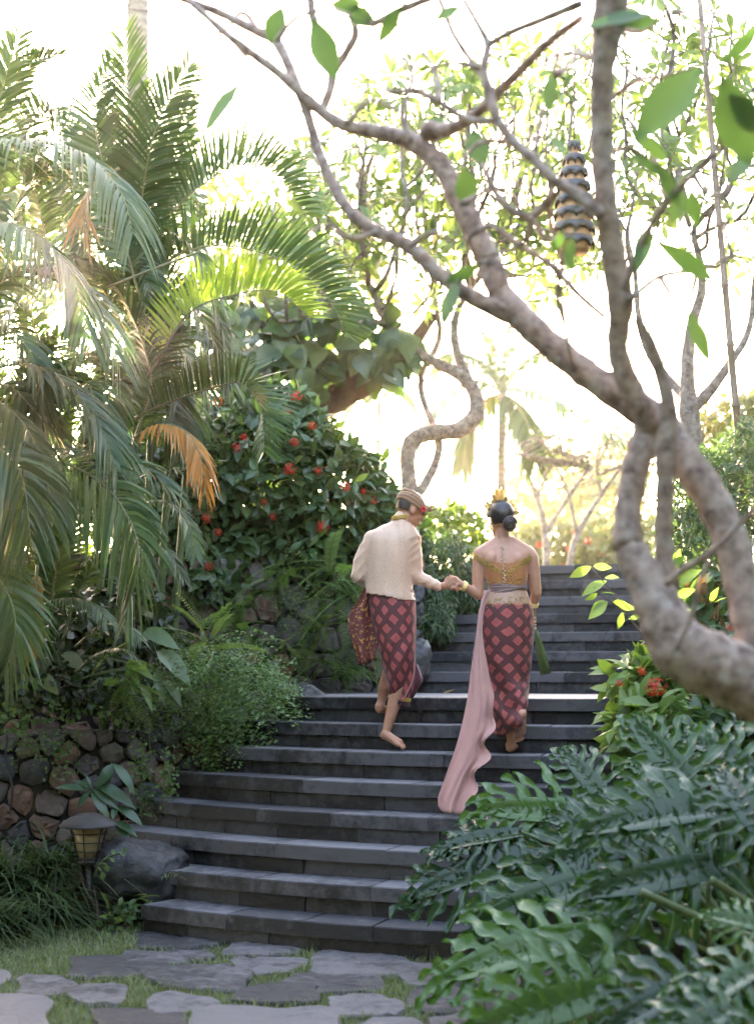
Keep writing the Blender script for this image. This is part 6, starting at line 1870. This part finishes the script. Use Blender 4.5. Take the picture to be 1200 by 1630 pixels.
fern('fern clump at the wall foot beside the landing', Q(545, 1065, 12.1), 16, .3, 'sword', (0, -.7, .2), .8, 11, scatter=.08)
fern('tiny fern at the foot of the lantern', Q(183, 1465, 9.0), 5, .16, 'pale', (0, -.6, .7), .9, 12, scatter=.02)
fern('small pale fern between the boulder and the lowest step', Q(215, 1432, 9.05), 3, .17, 'pale', (.6, -.4, .3), .4, 13, scatter=.01)
fern('thin fern frond tuft left on the low wall top', Q(165, 1095, 10.0), 5, .36, 'pale', (.8, -.4, .15), .5, 14)
fern('fern sprouting at the tall wall top near the hedge', Q(460, 905, 12.2), 12, .3, 'hang', (0, -.7, .0), .8, 15)
fern('little fern on the tall wall near its base', Q(450, 1040, 12.0), 10, .26, 'pale', (0, -.7, .1), .8, 16)
# broad leaves
def leafy(name, label, cat, base, lst, Y, tpl, mat, stalk=True):
    root = thing(name, label, cat, base)
    for x0, y0, x1, y1, dy, wsc in lst:
        a = Q(x0, y0, Y); b_ = Q(x1, y1, Y + dy); L_ = np.linalg.norm(b_ - a)
        V = tpl[0] * np.array([wsc, 1, 1])
        nr = norm(norm(CAM - a) * .9 + np.array([0, 0, .8]) + rng.normal(0, .15, 3))
        Rm, pos = mats_from(a[None], (b_ - a)[None], nr[None], [L_])
        m = MB(); cloud(m, (V, tpl[1]), Rm, pos); lf_ = m.build('leaf', mat, root)
        if stalk:
            m = MB(); tube(m, catmull([np.array(base), (np.array(base) + a) / 2 + np.array([0, 0, .04]), a], 8), .005, 5); m.build('stalk', M['stem'], root)
    return root
leafy('broad_leaf_plant', 'glossy broad-leaved plant in front of the low wall above the lantern', 'plant', Q(165, 1300, 9.75),
      [(140, 1258, 92, 1244, -.05, .8), (146, 1255, 116, 1236, 0, .8), (142, 1262, 122, 1283, -.05, 1.2), (146, 1262, 174, 1294, -.1, 1.0), (150, 1258, 187, 1280, -.08, .9), (150, 1246, 216, 1271, -.08, .9), (182, 1216, 156, 1246, -.1, 1.3), (182, 1216, 217, 1252, -.1, .9), (186, 1283, 228, 1303, -.08, 1.0), (186, 1283, 180, 1298, -.08, 1.4), (180, 1308, 217, 1318, -.1, 1.0), (183, 1312, 207, 1333, -.1, .9), (145, 1255, 140, 1232, 0, .8), (178, 1215, 168, 1248, -.05, 1.2)], 9.6, LEAF_BROAD, M['broad'])
HEART = leaf_tpl([.10, .24, .27, .22, .13, .003], .25, .2, wave=.012)
leafy('elephant_ear', 'large pale heart-shaped leaves above the maidenhair fern', 'plant', Q(260, 1075, 10.3),
      [(232, 1004, 284, 1026, -.1, .85), (254, 1036, 306, 1082, -.15, .8), (100, 1042, 136, 1062, -.1, 1.0), (262, 1075, 290, 1120, -.1, .6), (215, 1020, 258, 1005, -.05, .8), (248, 1070, 262, 1120, -.1, .5), (262, 1070, 300, 1095, -.1, .45)], 10.1, HEART, M['ear'])
leafy('variegated_plant', 'small yellow green variegated leaves on the low wall top', 'plant', Q(70, 1110, 10.0),
      [(62, 1075, 92, 1100, -.1, 1.0), (40, 1070, 38, 1105, -.1, .6), (48, 1078, 66, 1104, -.1, .5), (36, 1080, 28, 1100, -.1, .5), (215, 1060, 245, 1078, -.1, .6), (225, 1090, 245, 1130, -.1, .45), (205, 1065, 225, 1090, -.1, .6)], 9.95, HEART, M['ixora_new'])
for i, (lab, ells, n, sz, mt, b_) in enumerate([
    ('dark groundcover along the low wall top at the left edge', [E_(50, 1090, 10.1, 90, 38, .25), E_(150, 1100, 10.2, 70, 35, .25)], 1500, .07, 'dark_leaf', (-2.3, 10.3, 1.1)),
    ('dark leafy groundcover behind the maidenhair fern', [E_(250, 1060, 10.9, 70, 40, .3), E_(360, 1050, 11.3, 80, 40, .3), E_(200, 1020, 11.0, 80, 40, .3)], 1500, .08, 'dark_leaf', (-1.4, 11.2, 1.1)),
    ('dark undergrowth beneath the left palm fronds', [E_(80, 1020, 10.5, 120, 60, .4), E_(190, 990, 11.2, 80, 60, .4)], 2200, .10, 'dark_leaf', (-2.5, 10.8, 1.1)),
    ('light small-leaved creeper on the wall top left of the sword fern', [E_(75, 1130, 9.95, 60, 20, .1), E_(180, 1125, 10.0, 40, 25, .1), E_(20, 1145, 9.85, 30, 20, .1)], 520, .045, 'fern', (-2.2, 10.05, 1.1))]):
    bush('groundcover', lab, 'plant', ells, n, LEAF_SMALL if i != 1 else LEAF_IX, sz, M[mt], 90 if i == 3 else 0, seed=70 + i, base=np.array(b_), stems=0, shell=(.5, 1.1))
# creepers hugging the walls
def creeper(label, cent, n, spread, Yoff, seed, mat='fern', size=.026):
    r = np.random.default_rng(seed); root = thing('creeper', label, 'creeper', Q(*cent))
    P = np.array([Q(cent[0] + r.normal() * spread[0], cent[1] + r.normal() * spread[1], cent[2] - .06 + r.normal() * .02) for _ in range(n)])
    ax = norm(r.standard_normal((n, 3)) + [0, -.3, -.4]); leaves(root, 'leaf', LEAF_SMALL, P, ax, norm(r.standard_normal((n, 3)) * .5 + [0, -1, .4]), r.uniform(.6, 1.3, n) * size, M[mat], 0)
    m = MB()
    for i in range(6): tube(m, catmull([P[r.integers(n)], P[r.integers(n)], P[r.integers(n)]], 8), .0025, 4)
    m.build('stems', M['stem'], root)
creeper('creeper on the wall corner beside the fifth step', (268, 1240, 10.0), 190, (8, 24), 0, 81)
creeper('creeper patch on the low wall left of centre', (100, 1200, 9.95), 130, (14, 26), 0, 82)
creeper('creeper strand below the sword fern', (225, 1215, 10.05), 130, (10, 24), 0, 83)
creeper('creeper patch at the low wall foot by the fourth step', (232, 1270, 10.05), 110, (10, 14), 0, 84, 'ixora')
creeper('creeper on the left end of the low wall', (45, 1185, 9.85), 110, (18, 18), 0, 85)
creeper('tiny plants on the tall wall between its stones', (330, 950, 12.0), 160, (40, 30), 0, 86, 'ixora')
creeper('creeper over the tall wall beside the hedge end', (470, 960, 12.15), 260, (24, 40), 0, 87)
# strap-leaved clumps
def straps(label, base, n, length, seed, dirv=(0, -.3, 1), w_=.0065, mat='strap', name='strap_grass'):
    r = np.random.default_rng(seed); root = thing(name, label, 'grass clump', base); m = MB()
    for i in range(n):
        d = norm(np.array(dirv) + r.standard_normal(3) * np.array([.75, .55, .2])); l_ = length * r.uniform(.55, 1.15)
        p0 = np.array(base) + np.r_[r.normal(0, .06, 2), 0]
        q_ = np.linspace(0, 1, 8)
        C = p0 + d * (l_ * q_)[:, None]; hz = np.r_[d[:2], 0]; hz = hz / (np.linalg.norm(hz) + 1e-6)
        C = C + hz * (l_ * .35 * q_ ** 2)[:, None]; C[:, 2] -= l_ * r.uniform(.35, .95) * q_ ** 2.2
        C[:, 2] = np.maximum(C[:, 2], .01)
        sd2 = norm(np.cross(d, [0, 0, 1.0])); W = w_ * np.array([.7, 1, 1, 1, .95, .8, .5, .05]) * r.uniform(.7, 1.3)
        V = np.stack([C - sd2 * W[:, None], C + sd2 * W[:, None]], 1).reshape(-1, 3)
        m.add(V, [(2 * k, 2 * k + 1, 2 * k + 3, 2 * k + 2) for k in range(7)], r.random())
    o = m.build('blades', M[mat], root); o['kind'] = 'stuff'
    return root
straps('tall dark strap-leaved grass clump at the left edge', (-2.35, 9.35, .15), 300, .78, 91)
straps('arching strap-leaved clump touching the lantern post', (-2.05, 9.2, .05), 240, .62, 92)
straps('low strap-leaved clump at the bottom left corner', (-2.3, 8.75, .0), 260, .6, 93)
straps('strap-leaved clump against the low wall', (-2.1, 9.6, .2), 240, .7, 94)
straps('strap-leaved clump just outside the bottom left, leaning in', (-2.62, 9.0, .1), 260, .75, 95)
bush('groundcover', 'small dark leaves around the foot of the lantern', 'plant', [E_(205, 1452, 8.98, 22, 14, .08), E_(130, 1350, 9.3, 20, 30, .12), E_(180, 1470, 8.95, 16, 10, .06)], 330, LEAF_SMALL, .045, M['ixora'], 110, seed=96, base=np.array([-1.6, 9.0, 0]), stems=6)
for i, (x, y) in enumerate([(262, 1440), (285, 1480), (330, 1486), (495, 1500), (520, 1504), (640, 1518), (575, 1510), (275, 1395), (230, 1300)]):
    p = G(x, y, .0) if y > 1450 else Q(x, y, 9.05 if y > 1350 else 9.9)
    straps(['grass tuft by the boulder on the lowest step', 'grass tuft at the lowest step near its left end', 'grass tuft against the lowest riser left of centre', 'grass tuft before the lowest riser left of a flat stone', 'grass tuft at the flagstone edge below the lowest riser', 'grass tuft at the lowest riser near the big split leaves', 'grass tuft at the foot of the lowest riser in the middle', 'weed tuft between the boulder and the second step', 'weed tuft in the fourth step corner'][i], p, 14, .1, 200 + i, w_=.003, mat='grass', name='grass_tuft')
# twig with small leaves leaning over the boulder
leafy('seedling', 'thin twig with tiny leaves leaning across the boulder', 'seedling', Q(150, 1396, 9.05), [(170, 1376, 172, 1388, 0, 1.2), (176, 1366, 183, 1372, 0, 1.2), (184, 1360, 178, 1352, 0, 1.2), (192, 1357, 200, 1362, 0, 1), (196, 1357, 196, 1350, 0, 1), (200, 1355, 205, 1348, 0, 1), (162, 1388, 166, 1400, 0, 1.2)], 9.0, LEAF_SMALL, M['fern'])

# ------------------------------------------------------------------ split-leaf philodendron, lower right
def phil_mat():
    m, t, p, out = _mat('philodendron_leaf')
    at = t.nodes.new('ShaderNodeAttribute'); at.attribute_name = 'rnd'
    oi = t.nodes.new('ShaderNodeObjectInfo')
    c = ramp(t, [(.014, .048, .018), (.027, .08, .024), (.07, .165, .034)]); t.links.new(oi.outputs['Random'], c.inputs[0])
    v = ramp(t, [(0, 0, 0), (0, 0, 0), (1, 1, 1)], [0, .8, .97]); t.links.new(at.outputs['Fac'], v.inputs[0])
    col = mix(t, math_node(t, 'MULTIPLY', v.outputs[0], .6), c.outputs[0], (.14, .24, .08))
    t.links.new(col, p.inputs['Base Color'])
    p.inputs['Roughness'].default_value = .25
    t.links.new(bump(t, noise(t, 40, 3, .5, geo_pos(t)), .15, .01), p.inputs['Normal'])
    tr = t.nodes.new('ShaderNodeBsdfTranslucent'); tc = mix(t, 1.0, col, (1.1, 1.5, .4), 'MULTIPLY'); t.links.new(tc, tr.inputs['Color'])
    ms = t.nodes.new('ShaderNodeMixShader'); ms.inputs[0].default_value = .3
    t.links.new(p.outputs[0], ms.inputs[1]); t.links.new(tr.outputs[0], ms.inputs[2]); t.links.new(ms.outputs[0], out.inputs['Surface'])
    return m
M['phil'] = phil_mat()
def phil_leaf(seed):
    """one deeply cut leaf: broad web along the midrib, blunt wavy fingers"""
    r = np.random.default_rng(seed); m = MB()
    nl = 8
    arch = r.uniform(.12, .3)
    def zc(x, y): return -arch * max(y, 0) ** 2 - .7 * abs(x) ** 1.8 + .22 * abs(x)
    def strip(base, ang, ln, w0, sgn):
        d = np.array([math.sin(ang) * sgn, math.cos(ang)]); s_ = np.array([d[1], -d[0]])
        n = 17; V, R_ = [], []
        ph = r.uniform(0, 6.28); ph2 = r.uniform(0, 6.28); bend = r.uniform(.2, .5) * sgn; am = r.uniform(.25, .45); dro = r.uniform(-.08, .14)
        for i in range(n):
            q_ = 1 - (1 - i / (n - 1)) ** 1.35
            c = np.array(base) + d * ln * q_ + np.array([-d[1], d[0]]) * (bend * ln * q_ * q_ * .6)
            en = 1 if q_ < .93 else max(.04, math.sqrt(max(0, 1 - ((q_ - .93) / .07) ** 2)))
            wl = w0 * (1.1 - .15 * q_ + am * math.sin(q_ * 13 + ph) * min(1, q_ * 1.5)) * en
            wr_ = w0 * (1.1 - .15 * q_ + am * math.sin(q_ * 11 + ph2) * min(1, q_ * 1.5)) * en
            ru = .022 * math.sin(q_ * 13 + ph) * min(1, q_ * 2.5)
            for k, e in ((-1, c - s_ * wl), (0, c), (1, c + s_ * wr_)):
                z = zc(e[0], e[1]) + (ru * k + .014 if k else -.012) - dro * ln * q_ ** 2
                V.append((e[0], e[1], z)); R_.append(1.0 if k == 0 else 0.0)
        F = []
        for i in range(1, n):
            o_ = 3 * i; F += [(o_ - 3, o_ - 2, o_ + 1, o_), (o_ - 2, o_ - 1, o_ + 2, o_ + 1)]
        m.add(V, F, R_)
    for i in range(nl):
        t_ = i / (nl - 1); y = -.02 + .78 * t_
        ang = math.radians(125 - 92 * t_ ** .75)
        ln = (.36 + .27 * math.sin(math.pi * min(1, t_ * .85 + .15))) * (1 - .42 * t_) * r.uniform(.86, 1.1)
        for sg in (-1, 1): strip((0, y), ang + r.normal(0, .05), ln, (.045 - .012 * t_) * r.uniform(.85, 1.2), sg)
    strip((0, .74), .02, .30, .042, 1)
    V, F, R_ = [], [], []
    for i in range(9):
        y = -.05 + .88 * i / 8; h_ = .115 * math.sin(math.pi * (.22 + .70 * i / 8)) ** .8
        for e in (-h_, -h_ * .5, 0, h_ * .5, h_): V.append((e, y + abs(e) * .35, zc(e, y) + (.010 if e else -.013))); R_.append(1.0 if e == 0 else 0.0)
        if i:
            o_ = 5 * i
            for k in range(4): F.append((o_ - 5 + k, o_ - 4 + k, o_ + 1 + k, o_ + k))
    m.add(V, F, R_)
    C = np.array([(0, y, zc(0, y) - .02) for y in np.linspace(-.02, .8, 10)]); tube(m, C, np.linspace(.013, .004, 10), 5, rnd=1.0)
    return m.mesh('leaf', M['phil'])
PH = [phil_leaf(300 + i) for i in range(6)]
def phil(label, base, lst, seed):
    r = np.random.default_rng(seed); root = thing('philodendron', label, 'plant', base)
    for i, (x0, y0, x1, y1, Y, dY, tilt) in enumerate(lst):
        a = Q(x0, y0, Y); b_ = Q(x1, y1, Y + dY); L_ = np.linalg.norm(b_ - a)
        nr = norm(norm(CAM - a) * tilt * 1.5 + np.array([0, 0, 1.0]) + r.normal(0, .2, 3))
        Rm, pos = mats_from(a[None], (b_ - a)[None], nr[None], [L_ * 1.0])
        Mx = Matrix.Identity(4)
        for k in range(3):
            for c_ in range(3): Mx[k][c_] = float(Rm[0][k][c_])
            Mx[k][3] = float(pos[0][k])
        o = put(bpy.data.objects.new('leaf', PH[i % 6]), root, Mx)
        m = MB(); bs = np.array(base) + np.r_[r.normal(0, .08, 2), .05]
        tube(m, catmull([bs, bs * .45 + a * .55 + np.array([0, 0, .12]), a], 14), np.linspace(.016, .010, 14), 8)
        m.build('petiole', M['stem'], o)
    return root
phil('large split-leaf philodendron with ruffled fingered leaves at the lower right', (1.85, 7.0, 0),
     [(1130, 1290, 900, 1300, 6.4, -.1, 1.0), (1110, 1270, 990, 1120, 6.7, .3, 1.3), (965, 1275, 885, 1172, 7.8, .2, 1.5), (930, 1295, 745, 1278, 7.8, -.1, .9), (830, 1325, 685, 1335, 7.7, -.1, .7),
      (840, 1362, 622, 1412, 7.6, -.1, .8), (1010, 1340, 800, 1385, 7.1, -.1, .9), (1145, 1378, 910, 1412, 6.2, -.1, .8), (960, 1400, 730, 1455, 7.0, -.2, .9),
      (1005, 1455, 850, 1600, 6.4, -.25, 1.2), (930, 1490, 670, 1540, 6.7, -.2, .8), (1190, 1215, 1060, 1150, 6.8, .2, 1.2), (1205, 1320, 1130, 1190, 6.0, .3, 1.2)], 401)
phil('nearest split-leaf plant along the bottom right edge', (1.5, 5.9, 0),
     [(960, 1580, 720, 1640, 5.7, -.2, .9), (1110, 1560, 940, 1640, 5.4, -.2, .9), (1200, 1545, 1060, 1610, 5.3, -.2, .8), (1150, 1610, 1000, 1720, 5.1, -.2, 1.0), (1230, 1480, 1110, 1440, 5.5, .1, 1.0)], 402)
phil('smaller split-leaf plant behind the big philodendron by the lowest steps', (1.75, 7.5, 0),
     [(970, 1330, 850, 1285, 7.6, .1, 1.1), (890, 1410, 740, 1440, 7.5, -.1, .9), (1060, 1300, 1010, 1190, 7.8, .2, 1.3)], 403)
st_ = thing('stalk_clump', 'pale bare upright stalks low among the split leaves', 'plant', (1.2, 6.2, 0))
for pts in ([(1035, 1600), (1040, 1500), (1022, 1440)], [(1075, 1600), (1062, 1520), (1048, 1450)], [(1110, 1600), (1095, 1540), (1098, 1480)], [(1130, 1620), (1128, 1500), (1126, 1400)], [(1000, 1610), (1028, 1560), (1008, 1510), (985, 1460)], [(1090, 1610), (1105, 1500), (1090, 1440)]):
    m = MB(); tube(m, catmull([Q(x, y, 6.6) for x, y in pts], 12), np.linspace(.016, .011, 12), 8); m.build('stalk', M['stem'], st_)
for pts, lab in (([(1020, 1420), (1110, 1460), (1215, 1500)], ''), ([(1130, 1400), (1170, 1425), (1215, 1450)], '')):
    m = MB(); tube(m, catmull([Q(x, y, 6.0) for x, y in pts], 12), .017, 8); m.build('stalk', M['stem'], st_)

# ------------------------------------------------------------------ fallen leaf and petals
fl_ = G(704, 1104, 8 * RS + .004)
V, F = leaf_tpl([.02, .16, .22, .2, .1, .003], .5, -.3)
Rm, pos = mats_from(fl_[None], np.array([[1, .1, .05]]), np.array([[0, -.2, 1.0]]), [.10])
m = MB(); cloud(m, (V, F), Rm, pos); tag(m.build('fallen_leaf', M['dry']), 'curled yellow brown leaf fallen on the landing', 'leaf')
LABP = ['tiny red petal on the step just below the landing, nearer the fern', 'tiny red petal on the step just below the landing, nearer the man', 'tiny red petal two steps below the landing, nearer the fern', 'tiny red petal two steps below the landing, nearer the man', 'tiny red petal on the fifth step near the wall corner', 'tiny red petal on the third step above the boulder, rightmost', 'tiny red petal on the third step nearest the boulder', 'tiny red petal on the second step right of the boulder', 'tiny red petal on the third step above the boulder, middle one', 'tiny red petal on the fourth step']
for i, (x, y, k) in enumerate([(452, 1145, 7), (478, 1145.5, 7), (453, 1186, 6), (485, 1187, 6), (372, 1229, 5), (322, 1318, 3), (252, 1323, 3), (395, 1380, 2), (318, 1325, 3), (420, 1277, 4)]):
    p = G(x, y + .5, RS * k + .006); Rm, pos = mats_from(p[None], norm(rng.standard_normal(3) * [1, 1, .1])[None], np.array([[0, 0, 1.0]]), [.022])
    m = MB(); cloud(m, LEAF_SMALL, Rm, pos); tag(m.build('fallen_petal', M['flower']), LABP[i], 'petal', 'red petals scattered on the steps')
# ------------------------------------------------------------------ haze
hz = MB(); box(hz, (-60, -9, -1), (60, 75, 13))
hm = bpy.data.materials.new('haze'); hm.use_nodes = True
t = hm.node_tree
t.nodes.remove(t.nodes['Principled BSDF'])
pv = t.nodes.new('ShaderNodeVolumePrincipled')
pv.inputs['Color'].default_value = (.95, .93, .90, 1)
pv.inputs['Density'].default_value = .00045
pv.inputs['Anisotropy'].default_value = .92
t.links.new(pv.outputs[0], t.nodes['Material Output'].inputs['Volume'])
o = hz.build('haze', hm, None, False)
tag(o, 'thin bright haze in the garden air', 'haze', kind='stuff')
